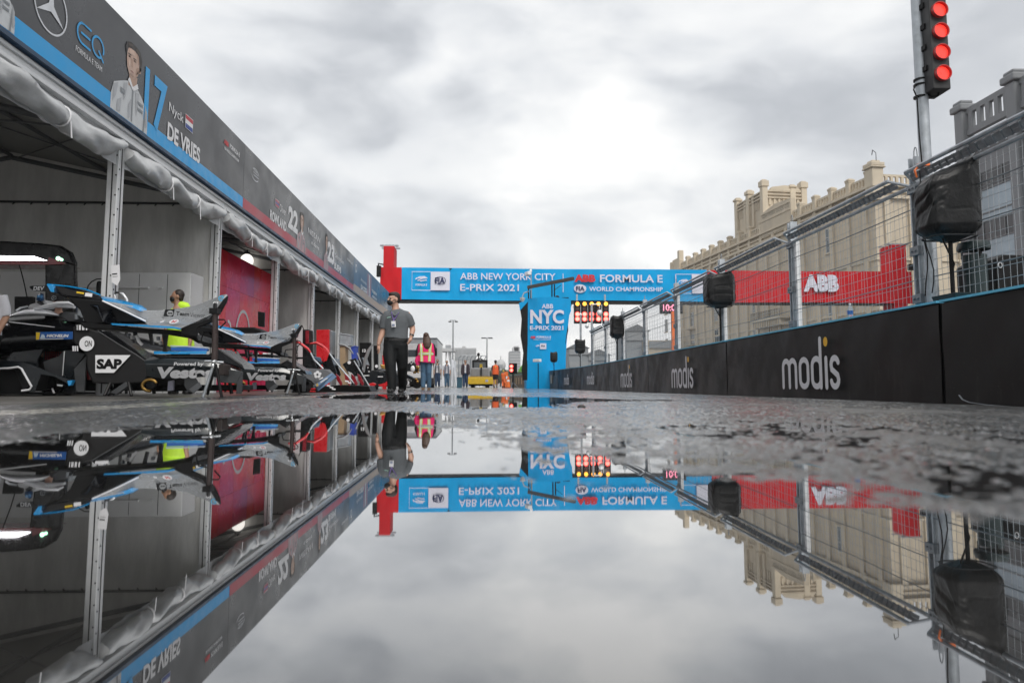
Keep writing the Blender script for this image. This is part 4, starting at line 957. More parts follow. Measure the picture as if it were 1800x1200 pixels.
# driver portraits: printed flat on the board
m_skinp = M('printed_skin', (.44, .29, .22), .45, var=.12, vs=3); m_hairp = M('printed_hair', (.028, .022, .02), .45); m_suitp = M('printed_white_suit', (.56, .58, .60), .45, var=.10, vs=4); m_suitg = M('printed_suit_grey', (.22, .24, .26), .45); m_ltp = M('printed_skin_light', (.55, .38, .30), .45)
def portrait(t, xa, xb, ytop, ybot, suit):
    """head and shoulders; head near the far side of the box"""
    o = sp(xa, ybot); w = sp(xb, ybot).y - o.y; zt = sp((xa + xb) / 2, ytop).z; zb = Z0 + .01; h = zt - zb; o = Vector((SX, o.y, zb))
    q = lambda pts: [(a * w, b * h) for a, b in pts]
    def lay(nm, pts, m, k, par=None):
        c = MB(); shape(c, o, FU, FV, q(pts), .006 + .0012 * k); return c.build(nm, m, par or f)
    f = None
    c = MB(); shape(c, o, FU, FV, q([(.0, .0), (1.0, .0), (1.0, .16), (.96, .30), (.80, .42), (.66, .49), (.44, .50), (.28, .44), (.06, .34), (.0, .18)]), .006); f = c.build('portrait', suit, t)
    lay('neck', [(.42, .44), (.64, .46), (.66, .62), (.44, .60)], m_skinp, 1)
    lay('face', [(.36, .88), (.35, .76), (.37, .66), (.43, .585), (.50, .56), (.57, .575), (.65, .64), (.70, .74), (.71, .86), (.66, .93), (.5, .96), (.40, .94)], m_ltp, 2)
    lay('hair', [(.34, .80), (.31, .90), (.35, .97), (.45, 1.0), (.60, 1.0), (.71, .97), (.77, .88), (.75, .76), (.70, .70), (.685, .80), (.66, .90), (.56, .93), (.45, .92), (.38, .90)], m_hairp, 3)
    lay('ear', [(.69, .69), (.74, .71), (.74, .77), (.70, .78)], m_skinp, 3)
    for a in ((.41, .805), (.55, .80)):
        lay('brow', [(a[0] - .035, a[1] + .018), (a[0] + .05, a[1] + .022), (a[0] + .05, a[1] + .034), (a[0] - .03, a[1] + .032)], m_hairp, 4); lay('eye', [(a[0] - .02, a[1] - .008), (a[0] + .03, a[1] - .010), (a[0] + .03, a[1] + .004), (a[0] - .02, a[1] + .006)], m_hairp, 4)
    lay('nose', [(.46, .80), (.485, .72), (.46, .70), (.50, .695), (.52, .71), (.50, .80)], m_skinp, 4)
    lay('mouth', [(.44, .640), (.50, .632), (.56, .640), (.50, .652)], M('printed_lip', (.30, .12, .10), .45), 4)
    lay('jaw_shade', [(.57, .575), (.65, .64), (.70, .74), (.66, .72), (.60, .62)], m_skinp, 4)
    for pts in ([(.40, .90), (.52, .925), (.55, .86), (.42, .85)], [(.385, .76), (.43, .74), (.44, .68), (.40, .68)]): lay('highlight', pts, M('printed_skin_bright', (.64, .46, .37), .45), 4)
    for pts in ([(.60, .93), (.66, .90), (.69, .80), (.66, .80)], [(.62, .74), (.68, .76), (.66, .68), (.60, .63)], [(.44, .60), (.52, .575), (.58, .60), (.52, .62)], [(.38, .82), (.45, .83), (.45, .80), (.39, .79)], [(.53, .82), (.61, .82), (.61, .795), (.54, .795)]): lay('tone', pts, M('printed_skin_mid', (.40, .255, .19), .45), 4)
    for pts in ([(.36, .96), (.50, .985), (.48, .955), (.40, .93)], [(.60, .985), (.70, .95), (.68, .92), (.58, .955)], [(.72, .88), (.745, .80), (.73, .76), (.71, .82)]): lay('hair_strand', pts, M('printed_hair_light', (.07, .055, .045), .45), 4)
    for pts in ([(.06, .32), (.16, .37), (.12, .20), (.04, .10)], [(.30, .42), (.40, .46), (.36, .28), (.31, .20)], [(.62, .42), (.72, .44), (.70, .26), (.66, .12)], [(.90, .36), (.97, .28), (.99, .10), (.94, .06)], [(.16, .16), (.26, .22), (.24, .04), (.15, .02)], [(.44, .20), (.51, .30), (.50, .06), (.45, .02)]): lay('fold', pts, M('printed_suit_shade', (.40, .415, .44), .45, var=.15, vs=8), 4)
    lay('collar', [(.40, .50), (.44, .55), (.54, .46), (.66, .545), (.69, .49), (.55, .41)], m_white, 5)
    lay('zip', [(.53, .02), (.56, .02), (.56, .42), (.53, .42)], m_suitg, 5)
    for y_ in (.30, .22): lay('badge', [(.68, y_), (.84, y_), (.84, y_ + .035), (.68, y_ + .035)], m_suitg, 5)
    lay('badge', [(.22, .28), (.34, .28), (.34, .34), (.22, .34)], m_suitg, 5); lay('sleeve_fold', [(.86, .0), (.90, .0), (.92, .24), (.90, .30)], m_suitg, 5)
portrait(s1, 192, 259, 70, 200, m_suitp)
portrait(s1, -60, 24, -120, 60, m_suitp)
# second sign
def sema(t, pts_px, ref, wid, mat):
    pass
o = sp(441, 312); w = sp(455, 312).y - o.y; h = sp(441, 290).z - o.z
c = MB(); stroke(c, o, FU, FV, [arc(w * .5, h * .5, w * .48, h * .48, 20, 130, 10), arc(w * .5, h * .5, w * .48, h * .48, 200, 320, 10), [(w * .2, h * .62), (w * .8, h * .62)], [(w * .25, h * .40), (w * .9, h * .42)], [(w * .3, h * .82), (w * .7, h * .80)]], h * .07, .008); c.build('emblem', m_emb, s2)
stext(s2, 'Oliver', 491, 357, 371, 502, m_white); stext(s2, 'ROWLAND', 474, 367, 386, 503, m_white, .04); stext(s2, '22', 505.5, 358, 399, 523, m_white, .05)
flag(s2, 483.5, 490, 349, 361, [M('flag_red2', (.45, .10, .14), .5), M('flag_blue2', (.12, .14, .35), .5), M('flag_red2', (.45, .10, .14), .5)])
portrait(s2, 521, 537, 372, 420, M('printed_pink_suit', (.50, .32, .34), .45))
stext(s2, 'NISSAN', 541, 399, 409, 562.5, m_white, .01); stext(s2, 'e.dams', 547, 421.5, 429, 560.5, m_white, .01)
portrait(s2, 569, 577, 410, 450, M('printed_pink_suit', (.50, .32, .34), .45))
stext(s2, '23', 575, 421, 458, 587, m_white, .05); stext(s2, 'Sebastien', 588.5, 444, 452, 604, m_white); stext(s2, 'BUEMI', 587, 460, 471.5, 599, m_white, .04); stext(s2, 'FORMULA E', 610, 453, 457, 620, m_white, .02)
stext(s3, 'Antonio', 634, 487, 493, 644, m_white); stext(s3, 'DA COSTA', 634, 499, 508, 645.5, m_white, .04)
c = MB(); o = sp(624.5, 476); stroke(c, o, FU, FV, [arc(.12, .12, .14, .14, 0, 360, 16)], .05, .008, caps=False); c.build('emblem', m_white, s3)
for x0, x1_, m in ((646, 647.2, M('pale_pink_print', (.55, .30, .36), .5)), (648.4, 649.6, m_white), (650.8, 652, M('pale_pink_print', (.55, .30, .36), .5))):
    a, b = sp(x0, 500), sp(x1_, 500); c = MB(); c.poly([(SX + .008, a.y, Z0 + .25), (SX + .008, b.y, Z0 + .25), (SX + .008, b.y, Z1 - .12), (SX + .008, a.y, Z1 - .12)]); c.build('print_band', m, s3)
stext(s4, 'TECHEETAH', 653.5, 508, 513, 662, m_white, .03); stext(s4, 'FORMULA E', 654, 518, 522, 662, m_white, .03)
# ------------------------------------------------------------------ buildings on the right
m_stone = M('beige_rendered_stone', (.50, .43, .33), .75, var=.15, vs=.5, stretch=(1, 1, .22), bump=.15, bs=3)
m_stone2 = M('beige_trim_stone', (.53, .46, .355), .75, var=.10, vs=.6)
m_glass = M('dark_window_glass', (.035, .05, .06), .08, var=.3, vs=.4, spec=.8)
m_frame = M('pale_window_frame', (.45, .45, .42), .5)
m_greyst = M('grey_rendered_stone', (.20, .207, .218), .7, var=.10, vs=.3)
m_glassb = M('blue_grey_glass', (.24, .30, .35), .10, var=.35, vs=.25, spec=.8)
m_spand = M('dark_spandrel', (.055, .055, .06), .4)
class Frame:                                   # building-local frame: s along the facade, d into the building, z up
    def __init__(f, o, ang): f.o = Vector(o); f.e = Vector((math.sin(ang), math.cos(ang), 0)); f.n = Vector((f.e.y, -f.e.x, 0))
    def p(f, s, d, z): return f.o + f.e * s + f.n * d + Zp * z
    def box(f, mb, s0, s1, d0, d1, z0, z1):
        mb.prism([f.p(s0, d0, z0), f.p(s1, d0, z0), f.p(s1, d1, z0), f.p(s0, d1, z0)], Zp * (z1 - z0))
BA = math.atan((729 - 844) / FPX)
q = PY(1535, 300, 75)
F = Frame((q.x, 75, -.5), BA); HT = PY(1535, 302, 75).z + .5
bd = thing('dock_building', 'long beige stone building with balustraded roofline and raised corner tower', 'building', tuple(F.p(0, 0, 0)))
LEN = 62
def balustrade(mb, s0, s1, d, z0, h, pitch=.55, along=True, other=None):
    """solid rails with slots between little piers"""
    def bx(a, b, zz0, zz1, th=.32):
        if along: F.box(mb, a, b, d, d + th, zz0, zz1)
        else: F.box(mb, other, other + th, a, b, zz0, zz1)
    bx(s0, s1, z0, z0 + h * .22); bx(s0, s1, z0 + h * .80, z0 + h)
    n = max(1, int((s1 - s0) / pitch)); w = (s1 - s0) / n
    for i in range(n): bx(s0 + w * i + w * .28, s0 + w * (i + 1) - w * .28, z0 + h * .22, z0 + h * .80, .24)
c = MB(); F.box(c, 0, LEN, 0, 22, 0, HT - 1.6); c.build('wall', m_stone, bd)
# end wall toward the lens continues to the right; recessed bays drawn by proud pilasters
c = MB(); s = 1.2
while s < LEN:
    F.box(c, s, s + .7, -.28, .02, 0, HT - 3.0); s += 3.25
for d in np.arange(1.0, 22, 3.0): F.box(c, -.28, .02, float(d), float(d) + .7, 0, HT - 3.0)
c.build('pilaster', m_stone2, bd)
c = MB()
for z, w, hh in ((HT - 3.05, .38, .35), (HT - 2.35, .25, .25), (HT - 1.75, .55, .28), (9.0, .16, .25), (14.6, .16, .25)):
    F.box(c, -w, LEN, -w, .03, z, z + hh); F.box(c, -w, .03, .03, 22, z, z + hh)
c.build('cornice', m_stone2, bd)
c = MB(); s = .9; piers = []
while s < LEN: piers.append(s); s += 3.55
for a, b in zip(piers, piers[1:]): balustrade(c, a + .35, b - .35, .0, HT - 1.45, 1.25)
for a in np.arange(1.3, 20, 3.6): balustrade(c, float(a), float(a) + 3.3, 0, HT - 1.45, 1.25, along=False, other=.05)
c.build('balustrade', m_stone2, bd)
for a in piers:
    c = MB(); F.box(c, a - .35, a + .35, -.30, .45, HT - 3.3, HT - .05)
    # rounded scroll cap
    for k, (w, z0, z1) in enumerate(((.38, -.05, .12), (.42, .12, .34), (.30, .34, .46))): F.box(c, a - w, a + w, -.30 - (w - .35), .45 + (w - .35), HT + z0, HT + z1)
    c.build('pier', m_stone2, bd, bevel=.05)
c = MB(); F.box(c, -.5, .9, -.5, .9, HT - 3.3, HT + .35); F.box(c, -.7, 1.1, -.7, 1.1, HT + .35, HT + .55); F.box(c, -.62, 1.02, -.62, 1.02, HT + .55, HT + 1.0); F.box(c, -.3, .7, -.3, .7, HT + 1.0, HT + 1.3)
c.build('corner_turret', m_stone2, bd, bevel=.12)
c = MB(); a = F.p(-.3, .2, HT + 1.2); c.tube([a, a + Zp * .9 - F.n * .0, a + Zp * 1.2 - F.n * .4], .04, 6); c.tube([a + Zp * 1.2 - F.n * .4, a + Zp * .6 - F.n * .5], .05, 6); c.build('roof_lamp', m_dark, bd)
# raised tower with a sloping inscribed parapet before it
def s_at(x, d):     # facade coordinate under photo column x at depth d
    r = ray(x, 500); r = Vector((r.x / r.y, 1, 0)); o = F.p(0, d, 0)
    # o + e*s = r*t
    det = F.e.x * -r.y - F.e.y * -r.x; return ((-o.x) * -r.y - (-o.y) * -r.x) / det
sT0 = s_at(1348, .8); sT1 = s_at(1298, .8)
zT = PY(1348, 330, F.p(sT0, .8, 0).y).z + .5
c = MB(); F.box(c, sT0, sT1, .8, 7.5, HT - 2, zT - 1.0)
for a in np.linspace(sT0 + .2, sT1 - .9, 4): F.box(c, float(a), float(a) + .7, .58, .82, HT - 2, zT - .5)
for z in (zT - 1.6, zT - 1.1, zT - .6): F.box(c, sT0 - .1, sT1 + .1, .5, .83, z, z + .2); F.box(c, sT0 - .28, sT0 + .02, .83, 7.5, z, z + .2)
for a in np.arange(sT0 + .9, sT1 - .4, .62): F.box(c, float(a), float(a) + .26, .66, .86, zT - 3.0, zT - 1.6)
for d in np.arange(1.5, 7.0, .75): F.box(c, sT0 - .16, sT0 + .02, float(d), float(d) + .32, zT - 2.6, zT - 1.6)
F.box(c, sT0, sT1, .83, 7.5, zT - 1.0, zT - .35); c.build('tower', m_stone, bd)
c = MB(); g0 = [F.p(sT0 - .3, 1.6, zT - .4), F.p(sT0 - .3, 6.6, zT - .4), F.p(sT0 - .3, 6.2, zT + .1), F.p(sT0 - .3, 4.1, zT + .42), F.p(sT0 - .3, 2.0, zT + .1)]; c.prism(g0, F.e * .6); c.build('pediment', m_stone2, bd)
for (ss_, dd, hh) in ((sT0, .8, .9), (sT0, 7.1, .9), (sT0, 5.3, .3), (sT1 - .6, .8, .4), ((sT0 + sT1) / 2, .8, .6)):
    c = MB(); F.box(c, ss_ - .4, ss_ + .5, dd - .45, dd + .45, HT - 1.5, zT + .1); F.box(c, ss_ - .55, ss_ + .65, dd - .6, dd + .6, zT + .1, zT + .1 + hh); F.box(c, ss_ - .35, ss_ + .45, dd - .4, dd + .4, zT + .1 + hh, zT + .3 + hh); c.build('pier', m_stone2, bd, bevel=.12)
sI0, sI1 = s_at(1395, -.3), s_at(1341, -.3)
zi0 = PY(1395, 356, F.p(sI0, -.3, 0).y).z + .5; zi1 = PY(1341, 372, F.p(sI1, -.3, 0).y).z + .5
c = MB(); zt_ = max(zi0, zi1); c.prism([F.p(sI0, -.32, HT - 2.2), F.p(sI1, -.32, HT - 2.2), F.p(sI1, -.32, zt_ - .5), F.p((sI0 + sI1) / 2, -.32, zt_ + .1), F.p(sI0, -.32, zt_ - .2)], F.n * .7); c.build('inscription_panel', m_stone, bd)
c = MB(); 
for z in (HT + .0, zt_ - .7): F.box(c, sI0 + .1, sI1 - .1, -.42, -.32, z, z + .14)
c.build('panel_moulding', m_stone2, bd)
text('lettering', 'NEW YORK DOCK CO', F.p(sI1 - .4, -.32, HT + .45), -F.e, Zp, sI1 - sI0 - .8, max(.5, zt_ - HT - 1.6), M('inscription_stone', (.27, .235, .18), .8), bd, .01, .02)
# windows in the facade: column per few bays, five floors
def window(fr, s, z, w, h, par, d=0.0, mull=True):
    a = MB(); fr.box(a, s - w / 2 - .08, s + w / 2 + .08, d - .07, d + .03, z - .08, z + h + .08); f = a.build('window', m_frame, par)
    g = MB(); fr.box(g, s - w / 2, s + w / 2, d - .085, d - .06, z, z + h); g.build('pane', m_glass, f)
    k = MB(); fr.box(k, s - .035, s + .035, d - .105, d - .08, z, z + h); fr.box(k, s - w / 2, s + w / 2, d - .105, d - .08, z + h * .62, z + h * .62 + .07)
    k.build('mullion', m_frame, f)
    l = MB(); fr.box(l, s - w / 2 - .2, s + w / 2 + .2, d - .22, d + .02, z - .26, z - .09); l.build('sill', m_stone2, f)
for px in (1462, 1326, 1258, 1216, 1170):
    s = s_at(px, 0); 
    for z in ((PY(px, 441, F.p(s, 0, 0).y).z if px == 1462 else 14.9), 11.3, 7.3, 3.3): window(F, s, z + .4, 1.3 if px != 1462 else 1.5, 2.4 if px != 1462 else 2.9, bd)
# balconies with corbels
sB0, sB1 = s_at(1386, -.2), s_at(1334, -.2)
for zc in (14.8, 9.9, 4.6):
    c = MB(); F.box(c, sB0, sB1, -1.7, .02, zc, zc + .28); F.box(c, sB0 + .2, sB1 - .2, -1.3, .02, zc - .5, zc)
    for a in np.linspace(sB0 + .2, sB1 - .4, 16): F.box(c, float(a), float(a) + .22, -1.5, -.1, zc - .9, zc - .0)
    b = c.build('balcony', m_stone2, bd)
    c = MB()
    for a in np.linspace(sB0, sB1, 26): c.tube([F.p(float(a), -1.65, zc + .28), F.p(float(a), -1.65, zc + 1.3)], .035, 5)
    c.beam(F.p(sB0, -1.65, zc + 1.3), F.p(sB1, -1.65, zc + 1.3), .08, .06); c.build('railing', m_dark, b)
c = MB()
for s0_ in (58, 51):
    F.box(c, s0_, s0_ + 2.6, -1.3, .0, 8, 8.2); F.box(c, s0_, s0_ + 2.6, -1.3, .0, 5, 5.2); F.box(c, s0_, s0_ + 2.6, -1.3, .0, 11, 11.2)
c.build('balcony', m_stone2, bd)
# gabled far end
c = MB(); zz = HT; c.prism([F.p(LEN - 4.5, -.2, zz - .2), F.p(LEN + .2, -.2, zz - .2), F.p(LEN + .2, -.2, zz - .3), F.p(LEN - .2, -.2, zz - .3)], F.n * .5)
F.box(c, LEN - 4.6, LEN - 3.7, -.4, .5, HT - 2, HT + 2.2); F.box(c, LEN - .5, LEN + .4, -.4, .5, HT - 2, HT + .6); F.box(c, LEN - 3.7, LEN - .5, -.2, .3, HT - 2, HT + .9); c.build('end_gable', m_stone2, bd)

# the grey building nearer on the right
q = PY(1686, 190, 42); G = Frame((q.x, 42, -.5), R(180) + math.atan((855 - 844) / FPX)); GH = PY(1686, 262, 42).z + .5
G.n = -G.n                                                     # runs toward the camera; depth to the right
gb = thing('office_building', 'grey stone and glass building with slotted parapet at the right edge', 'building', tuple(G.p(0, 0, 0)))
GL = 30
c = MB(); G.box(c, .1, GL, .15, 12, 0, GH); c.build('wall', m_greyst, gb)
zTp = PY(1686, 198, 42).z + .5
c = MB(); 
F_keep = F; F = G
pg = [0.2 + 4.4 * k for k in range(7)]
for a, b in zip(pg, pg[1:]): balustrade(c, a + .35, b - .35, 0, zTp - 1.75, 1.75, .62)
c.build('parapet', m_greyst, gb)
c = MB()
for a, b in zip(pg, pg[1:]): G.box(c, a + .4, b - .4, .02, .16, zTp - 3.3, zTp - 1.95)
c.build('attic_panel', m_spand, gb)
for a in pg:
    c = MB(); G.box(c, a - .38, a + .38, -.30, .5, 0, zTp - .1); G.box(c, a - .55, a + .55, -.45, .65, zTp - .1, zTp + .35); G.box(c, a - .42, a + .42, -.32, .5, zTp + .35, zTp + .6); c.build('pier', m_greyst, gb, bevel=.10)
F = F_keep
for a, b in zip(pg, pg[1:]):
    for fl in range(4):
        z = 1.2 + fl * 3.1
        if z + 2.4 > zTp - 3.2: continue
        g_ = MB(); G.box(g_, a + .42, b - .42, .05, .10, z, z + 1.95); w = g_.build('window', m_glassb, gb)
        k = MB(); G.box(k, a + .42, b - .42, .03, .10, z + 1.97, z + 3.08); k.build('spandrel', m_spand, w)
        k = MB()
        for u in np.linspace(a + .42, b - .42, 5): G.box(k, float(u) - .04, float(u) + .04, -.02, .06, z + (0 if u in (a + .42, b - .42) else 1.97), z + 3.08)
        for zz in (z, z + .5, z + 1.95): G.box(k, a + .42, b - .42, -.01, .05, zz, zz + .07)
        k.build('mullion', M('grey_mullion', (.16, .165, .17), .5, metal=.3), w)

# ------------------------------------------------------------------ beyond the fence at mid distance, and the far skyline
m_far = M('hazed_far_concrete', (.44, .445, .45), .8, var=.05); m_farg = M('hazed_window_band', (.26, .275, .29), .5)  # part of the distance haze is put into these pale colours
def tower(px0, px1, pyt, Y, name_label, bands=0, cols=0, depth=20, mat=m_far, crown=None, name='distant_tower', cat='building'):
    a, b = PY(px0, pyt, Y), PY(px1, pyt, Y)
    t = thing(name, name_label, cat, ((a.x + b.x) / 2, Y, 0)); h = a.z
    c = MB(); c.box2((a.x, Y, 0), (b.x, Y + depth, h)); c.build('wall', mat, t)
    k = MB()
    for i in range(bands): z = h * (i + .5) / bands; k.box2((a.x + .02 * (b.x - a.x), Y - .25, z), (b.x - .02 * (b.x - a.x), Y + .1, z + h / bands * .45))
    w = (b.x - a.x)
    for i in range(cols): x = a.x + w * (i + .3) / cols; k.box2((x, Y - .25, h * .04), (x + w / cols * .45, Y + .1, h * .97))
    if bands or cols: k.build('window', m_farg, t)
    if crown:
        for (xa, xb, yt) in crown:
            c = MB(); p, q_ = PY(xa, yt, Y), PY(xb, yt, Y); c.box2((p.x, Y + 1, h), (q_.x, Y + depth * .7, p.z)); c.build('roof_block', mat, t)
    return t
tower(799, 820, 611, 420, 'far pale ribbed apartment slab, left half, behind the light pole', 0, 9, crown=[(812, 818, 608)])
tower(820.5, 837, 611.5, 425, 'far pale ribbed apartment slab, right half, above the yellow vehicle', 0, 8)
tower(896, 915, 617, 430, 'far grey stepped tower beside the blue wrapped tower', 12, 0, crown=[(902, 914, 610), (904, 912, 608)])
tower(800, 824, 626, 380, 'far low pale building behind the walking men', 4, 0, mat=M('hazed_far_wall', (.42, .42, .42), .8))
t = tower(783, 792, 606, 400, 'far control tower with a wide collar and tapering foot', 3, 0, 12, mat=M('hazed_far_wall', (.42, .42, .42), .8))
c = MB(); a, b = PY(776, 612, 400), PY(800, 617.5, 400); c.box2((a.x, 398, b.z), (b.x, 414, a.z)); c.build('collar', m_far, t)
t = tower(872, 884, 640, 300, 'far small pale building with a low dome, right of the orange worker', 3, 0, 12)
c = MB(); p = PY(881, 639, 300); c.ball((p.x, 306, p.z - .5), (2.2, 2.2, 2.6)); c.tube([(p.x, 306, p.z + 1.5), (p.x, 306, p.z + 3.6)], .2, 6); c.build('dome', m_far, t, smooth=50)
tower(848, 874, 645, 320, 'far low pale block behind the yellow vehicle', 2, 0)
for px0, px1, pyt, Y, lb in ((1000, 1034, 612, 150, 'low grey building behind the fence by the start lights'), (1034, 1072, 624, 150, 'low pale shed seen through the fence, left of the third bagged loudspeaker'), (1100, 1140, 582, 130, 'grey block with pitched roof seen through the fence, right of the third bagged loudspeaker')):
    t = tower(px0, px1, pyt, Y, lb, 3, 0, 10, mat=M('grey_far_wall', (.24, .26, .28), .8))
    a, b = PY(px0, pyt, Y), PY(px1, pyt, Y); c = MB(); c.prism([(a.x - .3, Y - .4, a.z), (b.x + .3, Y - .4, a.z), ((a.x + b.x) / 2, Y - .4, a.z + 1.3)], (0, 10.5, 0)); c.build('roof', M('grey_roof', (.13, .14, .15), .7), t)
tower(1140, 1190, 598, 125, 'low beige annex at the far end of the dock building', 3, 0, 14, mat=m_stone)
# light poles
for (x, yt, Y, lb, arms) in ((796.5, 563, 100, 'tall light pole with drooping heads above the far apartment slab', [-5.5, 5.5]), (856, 593.5, 110, 'light pole with flat crossbar above the yellow vehicle', [-8, -4, 4, 8])):
    p = PY(x, yt, Y); t = thing('light_pole', lb, 'light pole', (p.x, Y, 0)); k = Y / FPX
    MB().tube([(p.x, Y, 0), (p.x, Y, p.z)], [.13, .08], 10).build('pole', m_galvd, t, smooth=40)
    c = MB(); c.beam((p.x + arms[0] * k, Y, p.z), (p.x + arms[-1] * k, Y, p.z), .08, .08); c.build('crossarm', m_galvd, t)
    for a in arms:
        c = MB(); c.box((p.x + a * k, Y, p.z - (.18 if len(arms) == 2 else .05)), (.42 if len(arms) == 2 else .34, .5, .16), 0); c.build('lamp', m_dark, t, bevel=.03)
# far trees
m_leaf = M('leaf_green', (.055, .085, .035), .7, var=.5, vs=1.2); m_leafd = M('leaf_dark_green', (.035, .06, .025), .7, var=.5, vs=1.2); m_bark = M('bark', (.09, .07, .05), .9)
def far_tree(x, yt, Y, w, lb, seed, mat):
    rnd = random.Random(seed); p = PY(x, yt, Y); h = p.z; t = thing('tree', lb, 'tree', (p.x, Y, 0), 'trees beyond the end of the lane')
    c = MB(); c.tube([(p.x, Y, 0), (p.x + .1, Y, h * .5), (p.x, Y, h * .85)], [.25, .18, .06], 7)
    for k in range(5): a = rnd.random() * 6.28; c.tube([(p.x, Y, h * (.35 + .08 * k)), (p.x + w * .35 * math.cos(a), Y + w * .35 * math.sin(a), h * (.5 + .08 * k))], [.1, .03], 5)
    c.build('trunk', m_bark, t)
    c = MB()
    for cl in range(26):
        a = rnd.random() * 6.28; rr = w * .5 * math.sqrt(rnd.random()); cz = h * (.35 + .6 * rnd.random()); sc = 1 - .6 * abs(cz / h - .6)
        cx, cy = p.x + rr * sc * math.cos(a), Y + rr * sc * math.sin(a); cr = w * (.10 + .08 * rnd.random())
        for _ in range(70):
            d = Vector((rnd.gauss(0, 1), rnd.gauss(0, 1), rnd.gauss(0, .8))).normalized() * cr * rnd.random() ** .4
            q_ = Vector((cx, cy, cz)) + d; u = Vector((rnd.gauss(0, 1), rnd.gauss(0, 1), rnd.gauss(0, 1))).normalized(); v_ = u.orthogonal().normalized(); sz = .22 + .2 * rnd.random()
            c.poly([q_ - u * sz, q_ + v_ * sz * .6, q_ + u * sz, q_ - v_ * sz * .6])
    c.build('crown', mat, t)
for i, (x, yt, Y, w, lb) in enumerate(((868, 654, 190, 5.5, 'small green tree behind the orange vested worker'), (880, 650, 200, 6, 'green tree under the little far dome'), (891, 652, 195, 6, 'green tree just left of the far stepped tower'), (904, 655, 185, 5, 'green tree low behind the two lit red signal lamps'))):
    far_tree(x, yt, Y, w, lb, i + 4, m_leaf if i % 2 else m_leafd)
# ------------------------------------------------------------------ race car pieces in and before the tents
def slab(par, name, pts, Y, depth, mat, bevel=.008, smooth=None):
    c = MB(); P = [PY(x, y, Y) for x, y in pts]; c.prism(P, Yp * depth); return c.build(name, mat, par, smooth, bevel)
def hull(par, name, secs, mat, smooth=55, sub=0, bevel=0.0, seg=2):
    """loft through cross-sections: each is a list of (px, py, Y)"""
    c = MB(); c.loft([[PY(*q) for q in s] for s in secs]); return c.build(name, mat, par, smooth, bevel, seg, sub)
def rod(par, name, pts, r, mat, n=8):
    c = MB(); c.tube([PY(*q) for q in pts], r, n); return c.build(name, mat, par, smooth=40)
def ptext(par, s, xa, yt, xb, yb, Y, mat, bold=.02, shear=0.0, off=.004, slope=0.0):
    o = PY(xa, yb, Y); e = PY(xb, yb - slope * (xb - xa), Y); u = (e - o); L = u.length; h = PY(xa, yt, Y).z - o.z
    return text('lettering', s, o, u, Zp, L, h, mat, par, bold, off, shear)
def pquad(par, name, pts, Y, mat, off=.003):
    c = MB(); c.poly([PY(x, y, Y) - Yp * off for x, y in pts]); return c.build(name, mat, par)
m_body = M('charcoal_car_body', (.004, .0045, .006), .22, coat=.2, var=.25, vs=3, spec=.25)
m_body2 = M('dark_slate_car_body', (.009, .012, .015), .3, coat=.2, var=.2, vs=3, spec=.3)
m_panelg = M('grey_composite', (.050, .053, .057), .4, var=.12)
m_red2 = M('dark_red_paint', (.25, .01, .02), .3, coat=.4)
m_gold = M('gold_metal', (.42, .25, .07), .38, metal=.8)
m_led = M('white_led_strip', (.9, .9, .9), .4, emit=(1, .96, 1.0), es=9.0, var=.0)
m_ledg = M('green_led', (.4, .9, .6), .4, emit=(.45, 1, .65), es=3.0, var=.0)
m_pale = M('pale_grey_panel', (.55, .55, .56), .45, var=.05, vs=1.5)
m_cab = M('white_cabinet', (.74, .74, .75), .35, var=.03, coat=.2)
m_bluebright = M('bright_blue_paint', (.003, .26, .60), .3, coat=.5, var=.05)

# --- overhead garage rig with the light bar
YR = 10.6
g = thing('garage_light_rig', 'black overhead garage rig with white light bar and small green lamp', 'light rig', tuple(PY(100, 690, YR)))
outer = [(-90, 418), (20, 424), (70, 427), (104, 431), (122, 442), (130, 460)]
under = [(130, 468), (118, 464), (84, 459.5), (0, 459), (-90, 459)]
slab(g, 'canopy', outer + under, YR, .12, M('black_gloss_rig', (.005, .0045, .005), .25, spec=.35), bevel=.03)
pquad(g, 'light_bar', [(-90, 449.5), (60, 450.5), (84, 458.5), (-90, 457.5)], YR, m_led, .012)
pquad(g, 'red_edge', [(86, 452), (118, 463.5), (84, 463.5)], YR, m_red2, .008)
slab(g, 'lower_lip', [(-90, 460), (84, 460.5), (116, 464.5), (80, 465.5), (-90, 465)], YR - .02, .4, m_red2, bevel=.004)
c = MB(); c.disc(PY(103, 454.5, YR) - Yp * .005, -Yp, .03, .012, 12); c.disc(PY(109, 456.5, YR) - Yp * .005, -Yp, .02, .012, 12); c.build('green_lamp', m_ledg, g)
slab(g, 'leg', [(78, 462), (130, 460), (131, 500), (131, 690), (78, 690)], YR + .01, .11, M('black_gloss_rig', (.005, .0045, .005), .25, spec=.35), bevel=.03)
rod(g, 'cable', [(34, 466, YR), (38, 480, YR), (43, 500, YR), (48, 525, YR)], .008, m_black)
rod(g, 'coil_cable', [(93, 467, YR + .2), (95, 480, YR + .2)] + [(98 + 4 * (-1) ** k, 484 + 4 * k, YR + .2) for k in range(7)], .006, M('grey_cable', (.25, .25, .26), .5))
slab(g, 'monitor', [(25, 521), (57, 521), (57, 552), (25, 552)], YR + .1, .08, m_black)

